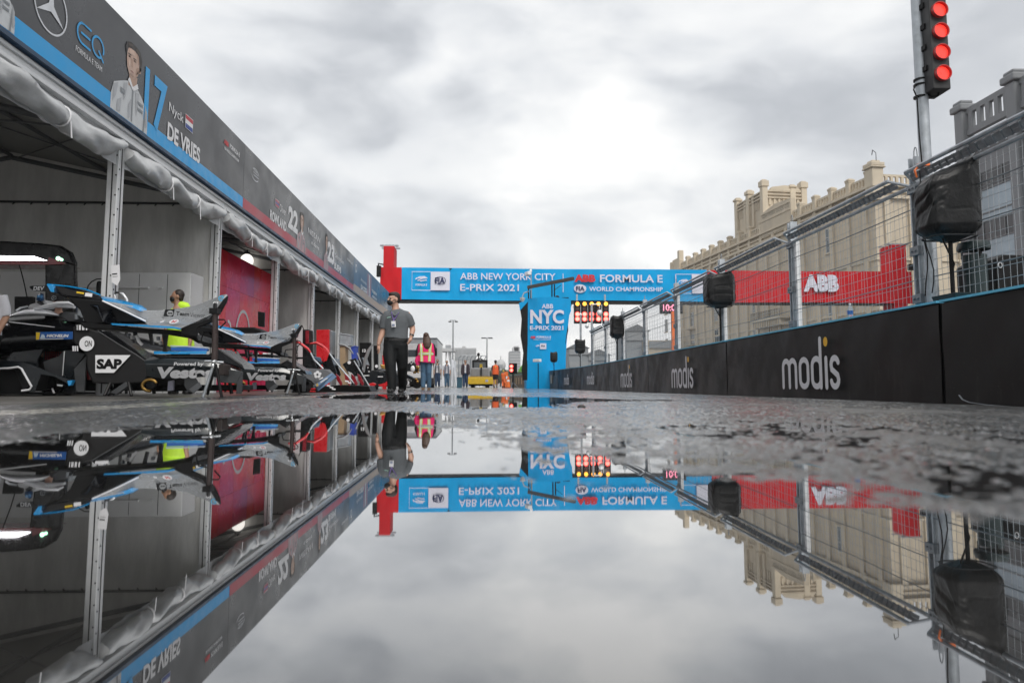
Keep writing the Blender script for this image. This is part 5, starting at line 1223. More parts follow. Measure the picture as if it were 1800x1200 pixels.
# --- white cabinets and floor things at the back of the first tent
YC = 12.9
w = thing('white_cabinet', 'long white cabinet wall at the back of the first tent', 'cabinet', tuple(PY(250, 690, YC)))
a, b = PY(143, 478, YC), PY(336, 478, YC)
c = MB(); c.box2((a.x - 2.0, YC, -.02), (b.x, YC + .35, a.z)); c.build('carcass', m_cab, w, bevel=.01)
c = MB(); e = PY(356, 482, YC + .35); c.prism([(b.x + .004, YC + .02, -.02), (e.x, YC + .36, -.02), (e.x, YC + .36, a.z - .02), (b.x + .004, YC + .02, a.z)], (0, .05, 0)); c.build('side_door', m_pale, w)
c = MB()
for x in (190, 240, 290): q = PY(x, 600, YC); c.box2((q.x - .004, YC - .004, 0), (q.x + .004, YC + .001, a.z - .03))
c.build('door_gap', m_seam, w)
c = MB(); q0, q1 = PY(140, 503, YC), PY(262, 507, YC); c.box2((q0.x, YC - .05, q1.z), (q1.x, YC - .002, q1.z + .025)); q = PY(283, 506, YC); c.box2((q.x - .03, YC - .04, q.z - .01), (q.x + .03, YC - .002, q.z + .02)); c.build('handle_rail', m_white, w)
t = thing('work_chair', 'black padded stool with round top before the white cabinet', 'stool', tuple(PY(176, 690, 11.6)))
hull(t, 'backrest', [[(171 - r, y, 11.6), (171, y, 11.55), (171 + 10 + r * .4, y, 11.6), (176, y, 11.75)] for y, r in ((548, 5), (520, 5), (500, 4), (493, 2))], m_black, sub=1)
rod(t, 'hoop', [(153, 510, 11.5), (155, 502, 11.5), (161, 495, 11.5), (170, 490.5, 11.5), (181, 490, 11.5), (186, 496, 11.5)], .010, m_dark)
rod(t, 'post', [(175, 545, 11.6), (175, 690, 11.6)], .03, m_dark)
t = thing('chrome_roll_hoop', 'polished bent tube hoop rising behind the nearest front wing', 'tube', tuple(PY(210, 690, 8.4)))
rod(t, 'hoop', [(222, 560, 9.9), (214, 538, 9.4), (203, 526, 9.4), (200.5, 517, 9.4), (205, 514, 9.4), (216, 516, 9.4), (223, 526, 9.4), (224, 540, 9.4)], .014, m_chrome)
rod(t, 'foot', [(222, 560, 9.9), (222, 692, 9.9)], .02, m_dark)
p = PY(207, 560, PY_[2] - .1)
t = thing('notice_sheet', 'white paper notices taped round the tent post above the front wing', 'notice', tuple(PY(205, 480, 9.55)))
slab(t, 'sheet', [(195, 467), (210, 465), (211, 492), (206, 502), (196, 496)], 9.585, .006, m_white, 0)
pquad(t, 'print_line', [(197, 481), (206, 480), (206, 482), (197, 483)], 9.585, m_dark); pquad(t, 'print_line', [(198, 486), (207, 485), (207, 486), (198, 487)], 9.585, M('grey_ink', (.3, .3, .3), .6))

# --- first race car: cockpit, halo and sidepod, nose out of view on the left
YA = 9.45
car = thing('race_car', 'black and silver race car inside the first tent, bodywork partly off', 'race car', tuple(PY(60, 690, YA)))
def hsec(x, top, bot, y0, dep, n=8):
    return [(x, bot, y0), (x, top + (bot - top) * .55, y0 - .03), (x, top + (bot - top) * .2, y0 + .03), (x, top, y0 + dep * .3), (x, top, y0 + dep * .7), (x, top + (bot - top) * .2, y0 + dep), (x, bot, y0 + dep)]
hull(car, 'chassis', [hsec(-120, 575, 640, YA, .9), hsec(0, 564, 626, YA, .95), hsec(60, 559, 622, YA, 1.0), hsec(110, 557, 622, YA, 1.05), hsec(140, 562, 622, YA, 1.0), hsec(190, 580, 640, YA + .1, .8), hsec(330, 610, 660, YA + .2, .6)], m_body, sub=1)
hull(car, 'cockpit_surround', [hsec(8, 556, 559, YA + .02, .8), hsec(25, 547.5, 558, YA + .0, .85), hsec(45, 541.5, 556.5, YA, .9), hsec(62, 541, 556, YA, .9), hsec(92, 545, 556, YA, .9), hsec(106, 554, 557, YA + .02, .86)], m_silverw, sub=1)
hull(car, 'pinstripe', [[(16, 564.5, YA - .045), (16, 566.5, YA - .045), (16, 566, YA - .03)], [(96, 574, YA - .055), (96, 575.5, YA - .055), (96, 575, YA - .03)]], m_alu)
c = MB(); c.tube([PY(*q) for q in ((62, 543, YA + .06), (82, 537.5, YA + .02), (102, 533, YA), (120, 532.5, YA + .02), (128, 536, YA + .1))], [.03, .034, .036, .034, .02], 10, flat=.7)
c.build('halo', m_silverw, car, smooth=40); c = MB(); c.tube([PY(*q) for q in ((62, 543, YA + .85), (82, 536, YA + .85), (108, 537, YA + .8), (131, 540, YA + .7))], [.03, .034, .036, .02], 10); c.build('halo', m_silverw, car, smooth=40)
c = MB(); c.tube([PY(*q) for q in ((28, 546, YA + .1), (36, 541, YA + .15), (48, 538.5, YA + .3))], .014, 6); c.build('mirror_stay', m_alu, car)
hull(car, 'name_board', [[(52, 503, YA + .25), (52, 506, YA + .25), (52.5, 504, YA + .4)], [(58, 502, YA + .2), (59, 511, YA + .2), (60, 505, YA + .5)], [(81, 502, YA + .2), (80, 512.5, YA + .2), (80, 506, YA + .5)]], m_body2)
ptext(car, 'DEV', 58.8, 503.3, 78, 510.5, YA + .2, m_white, .03, .12, .006)
hull(car, 'headrest', [[(57, 530, YA + .3), (70, 530, YA + .2), (84, 531, YA + .3), (70, 530, YA + .6)], [(61, 522, YA + .3), (70, 522, YA + .22), (82, 522, YA + .3), (70, 522, YA + .6)], [(66, 515, YA + .32), (72, 514, YA + .25), (80, 514, YA + .32), (72, 514, YA + .55)]], M('deep_blue_paint', (.004, .05, .14), .35), sub=1)
ptext(car, 'EQ', 66, 518.5, 75, 523.5, YA + .14, m_bluebright, .03)
slab(car, 'harness_block', [(48, 541), (52, 535), (62, 532), (68, 526), (79, 527), (86, 535), (80, 540), (64, 543)], YA + .35, .2, m_pale, .01)
slab(car, 'harness_strap', [(63, 531), (68, 528), (80, 538), (76, 540)], YA + .3, .05, m_dark, .004)
slab(car, 'cockpit_insert', [(104, 556), (112, 547), (134, 549), (150, 560), (148, 566), (118, 565)], YA + .1, .5, m_panelg, .02)
for x, y in ((136, 546), (141, 549), (131, 552), (146, 555)): slab(car, 'control_box', [(x, y), (x + 4, y), (x + 5, y + 9), (x, y + 9)], YA + .02, .1, m_galvd, .004)
# printed strip on the sidepod
slab(car, 'sponsor_panel', [(63, 583.5), (127.5, 582.5), (127.5, 596), (63, 597.5)], YA - .06, .02, M('royal_blue_print', (.01, .10, .36), .4, coat=.3), .002)
pquad(car, 'yellow_end', [(63.6, 584), (71, 584), (69, 596.6), (63.6, 596.9)], YA - .06, m_yel, .004); pquad(car, 'white_edge', [(72, 595), (112, 594.5), (112, 596), (70, 596.6)], YA - .06, m_pale, .004)
ptext(car, 'MICHELIN', 82, 587.5, 121, 592.6, YA - .06, m_white, .05, .2, .006)
pquad(car, 'pale_patch', [(71, 594.5), (74, 587), (78, 588), (80, 594)], YA - .06, M('pale_blue_print', (.55, .68, .8), .4), .005)
# front corner pieces, wheel arch with white rim, turning vanes
YF = 8.9
hull(car, 'wheel_arch', [[(-90, 633, YF), (0, 633, YF), (30, 634, YF), (55, 640, YF), (90, 655, YF), (127, 668, YF), (122, 676, YF), (95, 662, YF), (72, 658, YF), (62, 688, YF), (40, 689, YF), (56, 680, YF), (40, 647, YF), (30, 645, YF), (-90, 648, YF)], [(x, y, YF + .5) for x, y in ((-90, 633), (0, 633), (30, 634), (55, 640), (90, 655), (127, 668), (122, 676), (95, 662), (72, 658), (62, 688), (40, 689), (56, 680), (40, 647), (30, 645), (-90, 648))]], m_body2, smooth=None, bevel=.006)
rod(car, 'white_rim', [(-60, 647, YF - .01), (0, 647.5, YF - .01), (16, 647, YF - .01), (32, 644.8, YF - .01), (38, 648, YF - .01), (47, 664, YF - .01), (55.5, 679, YF - .01), (52, 684.5, YF - .01), (38, 686.5, YF - .01)], .013, m_white)
slab(car, 'arch_liner', [(-90, 650), (24, 650), (38, 655), (52, 684), (40, 691), (-90, 691)], YF + .35, .1, m_black, .01)
slab(car, 'arch_flank', [(26, 651), (38, 652), (50, 678), (40, 684)], YF + .12, .03, m_dark, .004)
slab(car, 'turning_vane', [(10, 632), (22, 619), (76, 613), (66, 632), (66, 648), (40, 640)], YF + .62, .03, m_body2, .004)
slab(car, 'turning_vane', [(76, 636), (90, 630), (103, 626), (112, 616), (108, 664), (80, 655)], YF + .66, .03, m_panelg, .004)
slab(car, 'turning_vane', [(112, 616), (120, 615), (150, 622), (131, 648), (133, 690), (110, 690)], YF + .45, .05, m_body2, .006)
slab(car, 'turning_vane', [(152, 624), (148, 688), (134, 688), (130, 648)], YF + .30, .03, m_panelg, .004)
pquad(car, 'vane_edge', [(112.5, 617), (114.5, 617), (111, 660), (109.5, 660)], YF + .44, m_alu)
c = MB()
for i in range(9):
    for j in range(5): q = PY(80 + 3.8 * i, 616 + 3.6 * j, YF + .85); c.box(q, (.012, .01, .016))
c.build('radiator_core', m_red2, car); slab(car, 'radiator_frame', [(76, 612), (116, 612), (116, 640), (76, 640)], YF + .87, .1, m_black, .01)
slab(car, 'vane_tip', [(118, 669), (128, 668), (124, 677), (120, 678)], YF - .03, .06, m_bluebright, .004)
rod(car, 'white_strut', [(92, 683, YF + .2), (95, 690, YF + .15)], .012, m_white); pquad(car, 'sensor', [(100, 675), (111, 676), (110, 679), (101, 678)], YF + .1, m_alu)
rod(car, 'extinguisher', [(157.5, 648, YF + .5), (158.5, 667, YF + .5)], .035, m_red2, 12)
slab(car, 'dark_backing', [(-90, 600), (150, 600), (330, 625), (330, 686), (-90, 688)], YA + 1.15, .06, m_black, .004)  # upright black sheet added behind the car to keep its gaps dark
slab(car, 'floor_plank', [(-90, 690), (130, 690), (130, 693), (-90, 693)], YF + .3, 1.2, m_black, .004)

# --- engine cover standing on a trestle
YS = 9.0
cv = thing('engine_cover', 'black engine cover with SAP and ON stickers standing on the ground', 'body panel', tuple(PY(200, 696, YS)))
ol = [(128, 574), (150, 576), (172, 582), (205, 603), (240, 624), (259, 637), (262, 646), (260, 660), (250, 673), (200, 675), (163, 673), (153, 650), (151, 622), (140, 612), (128, 600)]
hull(cv, 'shell', [[(x, y, YS) for x, y in ol], [(195 + (x - 195) * 1.0, y, YS + .05) for x, y in ol], [(195 + (x - 195) * .86, 625 + (y - 625) * .8 + 4, YS + .6) for x, y in ol]], M('charcoal_wrap', (.0115, .011, .0115), .42, spec=.3, var=.12, vs=2), smooth=35, bevel=.018, seg=3)
slab(cv, 'spine', [(172, 581), (205, 602), (240, 623), (259, 636), (262, 634), (240, 615), (205, 590), (180, 574)], YS + .2, .3, m_body, .01)
rod(cv, 'edge_strip', [(172, 581.5, YS - .012), (205, 602.5, YS - .012), (240, 623.5, YS - .012), (258, 636, YS - .012)], .006, m_panelg)
c = MB(); q = PY(154.5, 604, YS); k = YS / FPX; c.poly([q + Vector((12.4 * k * math.cos(a), -.026, 12.6 * k * math.sin(a))) for a in np.linspace(0, 6.11, 36)]); c.build('round_sticker', m_white, cv)
ptext(cv, 'ON', 148.8, 598.5, 161.5, 609, YS - .026, m_black, .012)
pquad(cv, 'sticker', [(168, 624), (230, 624), (200.5, 655), (168, 655)], YS - .02, m_white, .006)
ptext(cv, 'SAP', 169.5, 630.5, 214, 648.5, YS - .026, m_black, .055)
c = MB()
for i, x in enumerate((135, 138.5, 141, 144.5, 147, 151)): c.poly([PY(x, 571, YS - .03), PY(x + (2.2 if i % 2 else 1.3), 571, YS - .03), PY(x + (2.2 if i % 2 else 1.3), 580, YS - .03), PY(x, 580, YS - .03)])
c.build('bar_sticker', m_white, cv); slab(cv, 'sticker_plate', [(132, 569), (155, 569), (155, 582), (132, 582)], YS - .028, .02, m_black, .002)
slab(cv, 'white_label', [(179, 576), (201.5, 577), (201.5, 582.5), (179, 581.5)], YS - .03, .015, m_white, .002)
c = MB()
for x in (128.5, 132, 136): c.beam(PY(x, 608, YS - .01), PY(x + .5, 617, YS - .01), .012, .012)
c.build('white_tab', m_white, cv)
for pts in ([(194, 673, YS - .05), (184, 695, YS - .15)], [(194, 674, YS + .5), (200, 693, YS + .6)], [(226, 672, YS - .05), (231, 695, YS - .12)], [(216, 676, YS + .2), (190, 695.5, YS - .05)]): rod(cv, 'leg', pts, .02, m_black)
slab(cv, 'trestle_plate', [(192, 690), (220, 671), (228, 676), (205, 693)], YS - .02, .06, m_panelg, .006)

# --- front wing with nose, on a tripod; the second set stands three metres on
YW = 6.9
def front_wing():
    f = thing('front_wing', 'nearest silver and black front wing with TeamViewer lettering, on a tripod', 'front wing', tuple(PY(250, 690, YW)), 'front wings held on stands before the tents')
    # rear (left) arm: thick swept blade
    hull(f, 'left_arm', [[(82, 501, YW + .5), (88, 512, YW + .45), (96, 513, YW + .45), (91, 500.5, YW + .55)],
                         [(128, 506, YW + .40), (124, 523, YW + .2), (128, 528, YW + .3), (133, 506, YW + .6)],
                         [(178, 521, YW + .25), (170, 540, YW - .05), (176, 560, YW + .1), (184, 521, YW + .55)],
                         [(205, 533, YW + .1), (180, 566, YW - .15), (205, 571, YW), (240, 545, YW + .45)]], m_body, smooth=30, bevel=.006)
    slab(f, 'arm_face', [(97, 502), (178, 523), (176, 527), (108, 517)], YW + .165, .012, M('charcoal_wrap', (.0115, .011, .0115), .42, spec=.3), .002)
    rod(f, 'blue_edge', [(84, 499.8, YW + .46), (120, 503.5, YW + .40), (150, 508.5, YW + .32), (176, 518.5, YW + .25)], .008, m_bluebright)
    slab(f, 'blue_tip', [(81.5, 500), (92, 500), (96, 514), (89, 513)], YW + .40, .05, m_bluebright, .004)
    pquad(f, 'yellow_sticker', [(137, 512.5), (150, 514.5), (149, 517.5), (136.5, 515.5)], YW + .15, m_yel, .02); pquad(f, 'white_sticker', [(153, 515), (165.5, 516.5), (164.5, 522.5), (152, 521)], YW + .15, m_white, .03)
    slab(f, 'underside', [(118, 522), (150, 526), (180, 529), (222, 547), (258, 565.5), (200, 566), (160, 570), (148, 566), (140, 545)], YW + .02, .25, m_black, .01)
    # nose ridge, silver deck, white leading edge
    hull(f, 'nose_ridge', [[(177, 522, YW + .2), (182, 529, YW + .05), (188, 528, YW + .3), (184, 521, YW + .35)], [(210, 529, YW + .05), (212, 535, YW - .05), (226, 534, YW + .2), (222, 529, YW + .3)],
                           [(235, 535, YW - .02), (238, 543, YW - .1), (252, 543, YW + .1), (250, 537, YW + .2)], [(250, 541, YW - .05), (246, 547, YW - .12), (258, 547, YW), (258, 543, YW + .1)]], m_bluebright, smooth=40, bevel=.004)
    hull(f, 'deck', [[(182, 529, YW + .06), (186, 531, YW + .3)], [(220, 546, YW - .1), (238, 541, YW + .3)], [(258, 566, YW - .2), (275, 545, YW + .3)]], m_silver) if False else slab(f, 'deck', [(181, 528), (200, 531), (232, 537), (246, 545), (275, 545), (290, 544), (282, 568), (259, 566.5)], YW - .06, .10, m_silver, .012)
    rod(f, 'white_edge', [(180, 528.5, YW - .09), (222, 548, YW - .10), (260, 566.5, YW - .12)], .008, m_white)
    # main plane, flat in front and rising to the right tip
    hull(f, 'right_arm', [[(255, 567, YW - .22), (262, 572, YW - .26), (268, 574, YW - .1), (262, 545, YW + .3)],
                          [(300, 569, YW - .24), (302, 576, YW - .28), (306, 578, YW - .1), (290, 544.5, YW + .25)],
                          [(322, 570, YW - .24), (318, 577, YW - .28), (325, 582, YW - .05), (318, 541, YW + .2)],
                          [(352, 561, YW - .20), (347, 564, YW - .24), (352, 572, YW + .0), (342, 537, YW + .15)],
                          [(374, 548, YW - .12), (372, 552, YW - .16), (376, 560, YW + .0), (366, 528, YW + .12)],
                          [(394, 521, YW - .02), (393, 526, YW - .04), (398, 530, YW + .02), (391, 518, YW + .08)],
                          [(399, 517.5, YW + .03), (400, 520, YW + .02), (401, 521, YW + .05), (397, 517, YW + .06)]], m_silver, smooth=30, bevel=.004)
    slab(f, 'arm_underside', [(318, 579), (326, 571), (350, 566), (366, 561), (376, 549), (392, 526), (400, 519), (398, 530), (388, 548), (372, 566), (347, 576), (346, 592), (318, 588)], YW - .255, .03, m_black, .006)
    hull(f, 'blue_lip', [[(195, 568, YW - .14), (197, 571, YW - .14), (199, 569, YW + .02)], [(250, 570.5, YW - .24), (250, 574, YW - .24), (252, 572, YW)], [(305, 573.5, YW - .30), (305, 577.5, YW - .30), (307, 575, YW - .1)], [(318, 577, YW - .30), (317, 579, YW - .30), (320, 578, YW - .2)]], m_bluebright, smooth=40)
    slab(f, 'keel', [(140, 566), (200, 571), (260, 577), (312, 580), (345, 590), (350, 602), (420, 604), (372, 606), (330, 594), (262, 583), (180, 578), (146, 576)], YW - .1, .4, m_black, .012)
    c = MB()
    for pts in ([(264, 584), (268, 606)], [(288, 586), (292, 618)], [(293, 588), (289, 618)]): c = MB(); c.beam(PY(*pts[0], YW + .2), PY(*pts[1], YW + .2), .025, .03); c.build('strut', m_dark, f)
    rod(f, 'white_arc', [(240, 590, YW + .1), (244, 600, YW + .08), (250, 606, YW + .1)], .015, m_white)
    for i, (x, y) in enumerate(((222, 586), (228, 590), (233, 584), (274, 592), (278, 600), (232, 597))): slab(f, 'fitting', [(x, y), (x + 4, y - 1), (x + 5, y + 5), (x + 1, y + 6)], YW + .15, .05, (m_galvd, m_pale, m_dark)[i % 3], .004)
    rr = lambda s, xa, yt, xb, yb, mat, bold, off, sl=-.045: ptext(f, s, xa, yt, xb, yb, YW - .30, mat, bold, .08, off, sl)
    pquad(f, 'square_sticker', [(292, 544.5), (309, 543.5), (306, 557), (289, 556)], YW - .27, m_body, .02)
    c = MB(); k = YW / FPX
    q = PY(299, 550.3, YW - .296); c.poly([q + Vector((5.2 * k * math.cos(a), 0, 4.6 * k * math.sin(a))) for a in np.linspace(0, 6.0, 24)]); c.build('round_mark', m_silver, f)
    q = PY(299, 550.3, YW - .30); c = MB(); c.poly([q + Vector((x * k, 0, z * k)) for x, z in ((-4, 0), (-1.6, 1.5), (-1.6, .6), (1.6, .6), (1.6, 1.5), (4, 0), (1.6, -1.5), (1.6, -.6), (-1.6, -.6), (-1.6, -1.5))]); c.build('arrow_mark', m_black, f)
    rr('Team', 311, 547.5, 334, 554.5, m_black, .03, .02, -.07); rr('Viewer', 335.5, 549.5, 362, 557.5, m_dark, -.005, .02, -.04)
    c = MB(); q = PY(306, 565, YW - .275); c.poly([q + Vector((8 * k * math.cos(a), 0, 3.6 * k * math.sin(a) + 1.2 * k * math.cos(a))) for a in np.linspace(0, 6.0, 24)]); c.build('oval_sticker', m_white, f)
    q = PY(306, 565, YW - .279); c = MB(); stroke(c, q, Xp, Zp, [[(-4 * k, -1.6 * k), (-1 * k, 1.6 * k), (0, -1 * k), (4 * k, 1.8 * k)]], 1.1 * k, 0); c.build('red_scribble', m_red, f)
    pquad(f, 'white_dash', [(283, 565), (289, 563.2), (288, 566), (282, 567)], YW - .265, m_white, .01)
    ptext(f, '02', 375, 530, 384, 534, YW - .18, m_white, .03, .1); q = PY(389, 524, YW - .14); c = MB(); stroke(c, q, Xp, Zp, [arc(0, 0, 4.2 * k, 4 * k, 30, 300, 14), [(0, 0), (3.6 * k, .4 * k)]], 1.4 * k, 0); c.build('round_mark', M('cyan_mark', (.02, .40, .70), .4), f)
    rod(f, 'pin', [(369, 545, YW - .2), (376, 551, YW - .2)], .008, m_black)
    return f
def tripod():
    YT = 6.55
    t = thing('tripod_stand', 'nearest black and steel tripod stand holding the tip of the front wing', 'tripod', tuple(PY(376, 703, YT)), 'tripod stands under the front wings')
    rod(t, 'post', [(378.5, 549, YT), (378, 590, YT), (377, 632, YT)], [.026, .028, .03], M('brown_black_tube', (.05, .036, .034), .35, metal=.4), 10)
    c = MB(); c.tube([PY(377.5, 548, YT), PY(378.5, 535, YT + .1)], .018, 8); c.box(PY(378, 547, YT), (.07, .10, .05)); c.build('cradle', m_black, t)
    rod(t, 'collar', [(377, 622, YT), (377, 633, YT)], .018, m_chrome, 10)
    rod(t, 'clamp', [(360, 634.5, YT), (376, 635, YT), (393, 637, YT)], .010, m_chrome)
    c = MB(); c.ball(PY(376, 635.5, YT), .025); c.ball(PY(374.5, 643, YT), (.02, .02, .03)); c.build('joint', m_chrome, t, smooth=60)
    for pts, m in (([(374, 645, YT), (357, 697, YT - .03), (356, 703, YT - .04)], m_galvd), ([(379, 640, YT), (389, 694, YT - .02), (391.5, 703, YT - .02)], m_black), ([(378, 642, YT), (371, 670, YT + .35), (365, 692, YT + .6)], m_black)): rod(t, 'leg', pts, .014, m)
    for x, y, yy in ((355.5, 703.2, YT - .04), (391.8, 703, YT - .02)): q = PY(x, y, yy); c = MB(); c.ball((q.x, q.y, q.z + .012), (.028, .028, .018)); c.build('foot', m_black, t)
    rod(t, 'hook', [(354, 604, YT + .1), (354, 596, YT + .1), (358, 584, YT + .1), (376, 582, YT)], .007, m_black); rod(t, 'hook', [(378, 562, YT), (394, 561.5, YT + .05), (397, 566, YT + .05), (386, 577, YT + .05)], .007, m_black)
    return t
def nose_body():
    YN = 7.7
    f = thing('nose_box', 'nearest dark nose box lettered Powered by Vestas, blue strip on top', 'body panel', tuple(PY(320, 690, YN)), 'dark nose boxes on the ground before the tents')
    hull(f, 'shell', [[(252, 634, YN), (256, 640, YN - .02), (258, 662, YN), (262, 628, YN + .35)], [(290, 630, YN - .03), (285, 640, YN - .06), (290, 666, YN), (290, 624, YN + .4)],
                      [(340, 631, YN - .03), (340, 642, YN - .06), (338, 664, YN), (340, 624, YN + .4)], [(372, 633, YN - .02), (372, 645, YN - .05), (372, 662, YN), (372, 626, YN + .35)],
                      [(425, 653, YN + .05), (424, 657, YN + .03), (418, 671, YN + .05), (424, 648, YN + .2)]], M('blue_black_body', (.020, .026, .030), .3, coat=.5, var=.2), smooth=35, bevel=.008)
    hull(f, 'blue_strip', [[(270, 617, YN + .1), (271, 622, YN + .02), (275, 620, YN + .4)], [(320, 617, YN + .1), (320, 622, YN), (322, 619, YN + .4)], [(364, 616.5, YN + .1), (362, 622, YN), (364, 618, YN + .4)]], m_bluebright, smooth=30)
    slab(f, 'top_deck', [(262, 624), (300, 622.5), (366, 622.5), (384, 612), (425, 640), (430, 650), (372, 630), (280, 630)], YN + .06, .4, m_body, .012)
    rod(f, 'white_edge', [(300, 608, YN + .3), (330, 609, YN + .25), (367, 611, YN + .2)], .007, m_pale)
    slab(f, 'blue_panel', [(300, 610), (340, 611), (366, 613), (364, 617), (300, 616)], YN + .35, .05, M('royal_blue_print', (.01, .10, .36), .4), .004)
    ptext(f, 'Powered by', 308, 636.5, 360.5, 644.5, YN - .065, m_white, .03, .12, .04)
    ptext(f, 'Vestas', 280, 645, 379, 665, YN - .065, M('silver_white_print', (.62, .62, .64), .4), .06, .12, .06)
    q = PY(263, 677, YN); c = MB()
    c.tube([q + Vector((.075 * math.cos(a), 0, .06 * math.sin(a))) for a in np.linspace(R(20), R(280), 14)], .018, 8); c.build('brake_ring', m_gold, f, smooth=50)
    rod(f, 'hub', [(265, 677, YN - .05), (268, 676, YN + .2)], .04, m_black, 12)
    slab(f, 'fin', [(324, 665), (343, 663), (353, 680), (340, 690), (330, 688), (324, 678)], YN - .1, .02, m_panelg, .003); slab(f, 'fin', [(332, 684), (350, 671), (354, 679), (340, 691)], YN - .13, .02, M('light_composite', (.16, .165, .175), .4), .003)
    slab(f, 'end_plate', [(386, 646), (426, 653), (416, 674), (385, 672)], YN - .06, .03, m_panelg, .004); slab(f, 'end_plate', [(416, 673), (426, 654), (424, 692), (415, 692)], YN - .10, .03, m_panelg, .004)
    slab(f, 'battery_box', [(384, 640), (394, 640), (394, 659), (384, 659)], YN - .2, .2, M('brown_black_box', (.035, .025, .022), .5), .006)
    slab(f, 'white_plate', [(295, 670), (304, 668), (304, 686), (294, 687)], YN + .1, .04, M('pale_lilac', (.42, .42, .52), .5), .004)
    rod(f, 'skid', [(345, 690, YN), (356, 690, YN)], .010, m_white)
    slab(f, 'floor', [(256, 676), (420, 676), (420, 686), (256, 688)], YN + .25, .5, m_black, .01)
    for x in (268, 332, 404): rod(f, 'leg', [(x, 672, YN + .2), (x + 3, 692, YN + .2)], .02, m_black)
    return f
fw = front_wing(); tr = tripod(); nb = nose_body()
B = Vector((-.10, 3.15, 0))
dup(fw, B, 'second silver and black front wing, farther from the lens, beside the red panels'); dup(tr, B, 'second tripod stand, farther from the lens, beside the red panels'); dup(nb, B, 'second dark nose box with blue strip, before the red panels')

# --- red printed panels, lamp and small things in the second tent
YP0, YP1, XP = 14.1, 19.3, -5.75
t = thing('red_panel_wall', 'red and magenta printed panel wall with a white arch logo in the second tent', 'panel wall', (XP, YP0, 0))
zt0 = PX(400, 446, XP).z + .05; zt1 = PX(480, 484, XP).z
y = YP0; i = 0
mr = [M('magenta_red_panel', (.80, .012, .07), .25, var=.25, vs=.9, coat=.12, spec=.25), M('crimson_panel', (.84, .010, .035), .25, var=.25, vs=.9, coat=.12, spec=.25), M('scarlet_panel', (.88, .03, .025), .25, var=.25, vs=.9, coat=.12, spec=.25), M('purple_red_panel', (.72, .02, .11), .25, var=.25, vs=.9, coat=.12, spec=.25)]
wd = [.8, 1.1, .9, 1.0, .5, .8, .9]
while y < YP1:
    w_ = wd[i % 7]; y2 = min(YP1, y + w_); f = lambda q: zt0 + (zt1 - zt0) * (q - PX(400, 446, XP).y) / (PX(480, 484, XP).y - PX(400, 446, XP).y)
    zs = [.0, .8, 1.5, 2.35, 9]
    for k in range(4):
        if zs[k] >= f(y) - .05: continue
        za, zb_, zc = zs[k], min(zs[k + 1], f(y)), min(zs[k + 1], f(y2))
        c = MB(); c.prism([(XP, y + .003, za + .003), (XP, y2 - .003, za + .003), (XP, y2 - .003, zc - .003), (XP, y + .003, zb_ - .003)], (-.06, 0, 0)); c.build('panel', mr[(i * 3 + k * 2 + (i * k) % 3) % 4], t)
    y = y2; i += 1
q = PX(424, 588, XP); kk = q.y / FPX
c = MB(); stroke(c, PX(419, 595, XP), Yp, Zp, [[(-.45, -.02), (-.25, .0)] + arc(.28, .0, .50, .68, 175, 5, 14) + [(.82, -.05)]], .075, .01); c.build('arch_logo', m_white, t)
stext_o = PX(416, 604, XP); text('lettering', 'rise', stext_o, Yp, Zp, .95, .13, m_white, t, .03, .01)
c = MB(); stroke(c, PX(400.5, 580, XP), Yp, Zp, [arc(.0, .0, .16, .2, 100, -100, 8)], .07, .01); c.build('arch_logo', m_white, t)
q = PX(434, 458, -6.95); t = thing('globe_lamp', 'white round work lamp hanging above the red panels', 'lamp', tuple(q))
c = MB(); c.ball(q, (.19, .19, .2)); c.build('globe', M('lamp_globe', (.85, .85, .82), .4, emit=(1, .95, .88), es=.9), t, smooth=60)
c = MB(); c.tube([q + Zp * .2, q + Zp * .75], .02, 6); c.disc(q + Zp * .19, Zp, .09, .06, 12); c.build('hanger', m_black, t)
t = thing('stacked_black_cases', 'black equipment cases and screen standing before the red panels', 'case', tuple(PY(430, 690, 13.6)))
slab(t, 'case', [(401, 575), (447, 575), (458, 580), (458, 594), (401, 594)], 13.6, .5, m_black, .02); slab(t, 'screen', [(453, 547), (465, 549), (464, 575), (453, 573)], 13.8, .06, m_black, .01)
slab(t, 'shelf', [(394, 620), (480, 623), (480, 627), (394, 624)], 13.6, .5, m_black, .004)
for x in (396, 437, 478): rod(t, 'leg', [(x, 575 if x < 470 else 600, 13.7), (x, 689, 13.7)], .02, m_black)
for x, m in ((448, m_white), (455, m_redp), (462, m_white), (470, m_pale)): slab(t, 'bin', [(x, 620), (x + 5, 620), (x + 5, 640), (x, 640)], 13.75, .1, m, .004)
t = thing('lettered_board', 'white upright board with a red cross square and sideways black letters', 'board', tuple(PY(522, 690, 19.5)))
slab(t, 'board', [(513, 582), (531, 576), (531, 641), (513, 641)], 19.5, .06, m_pale, .005); slab(t, 'red_square', [(518, 582), (524.5, 582), (524.5, 590.5), (518, 590.5)], 19.48, .012, M('dark_red_print', (.30, .01, .03), .5), 0)
c = MB(); q = PY(521.2, 586.3, 19.476); c.box(q, (.05, .006, .018)); c.build('cross', m_white, t); c = MB(); c.box(q + Yp * -.004, (.018, .006, .05)); c.build('cross', m_white, t)
o = PY(523.5, 634, 19.48); text('lettering', 'SIEMENS', o, Zp, -Xp, PY(523, 597, 19.48).z - o.z, .095, m_black, t, .02, .004)
for x in (515, 529): rod(t, 'leg', [(x, 640, 19.5), (x, 687, 19.5)], .02, m_dark)
t = thing('red_cabinet', 'tall red cabinet standing against the third tent wall', 'cabinet', tuple(PY(570, 690, 20.4)))
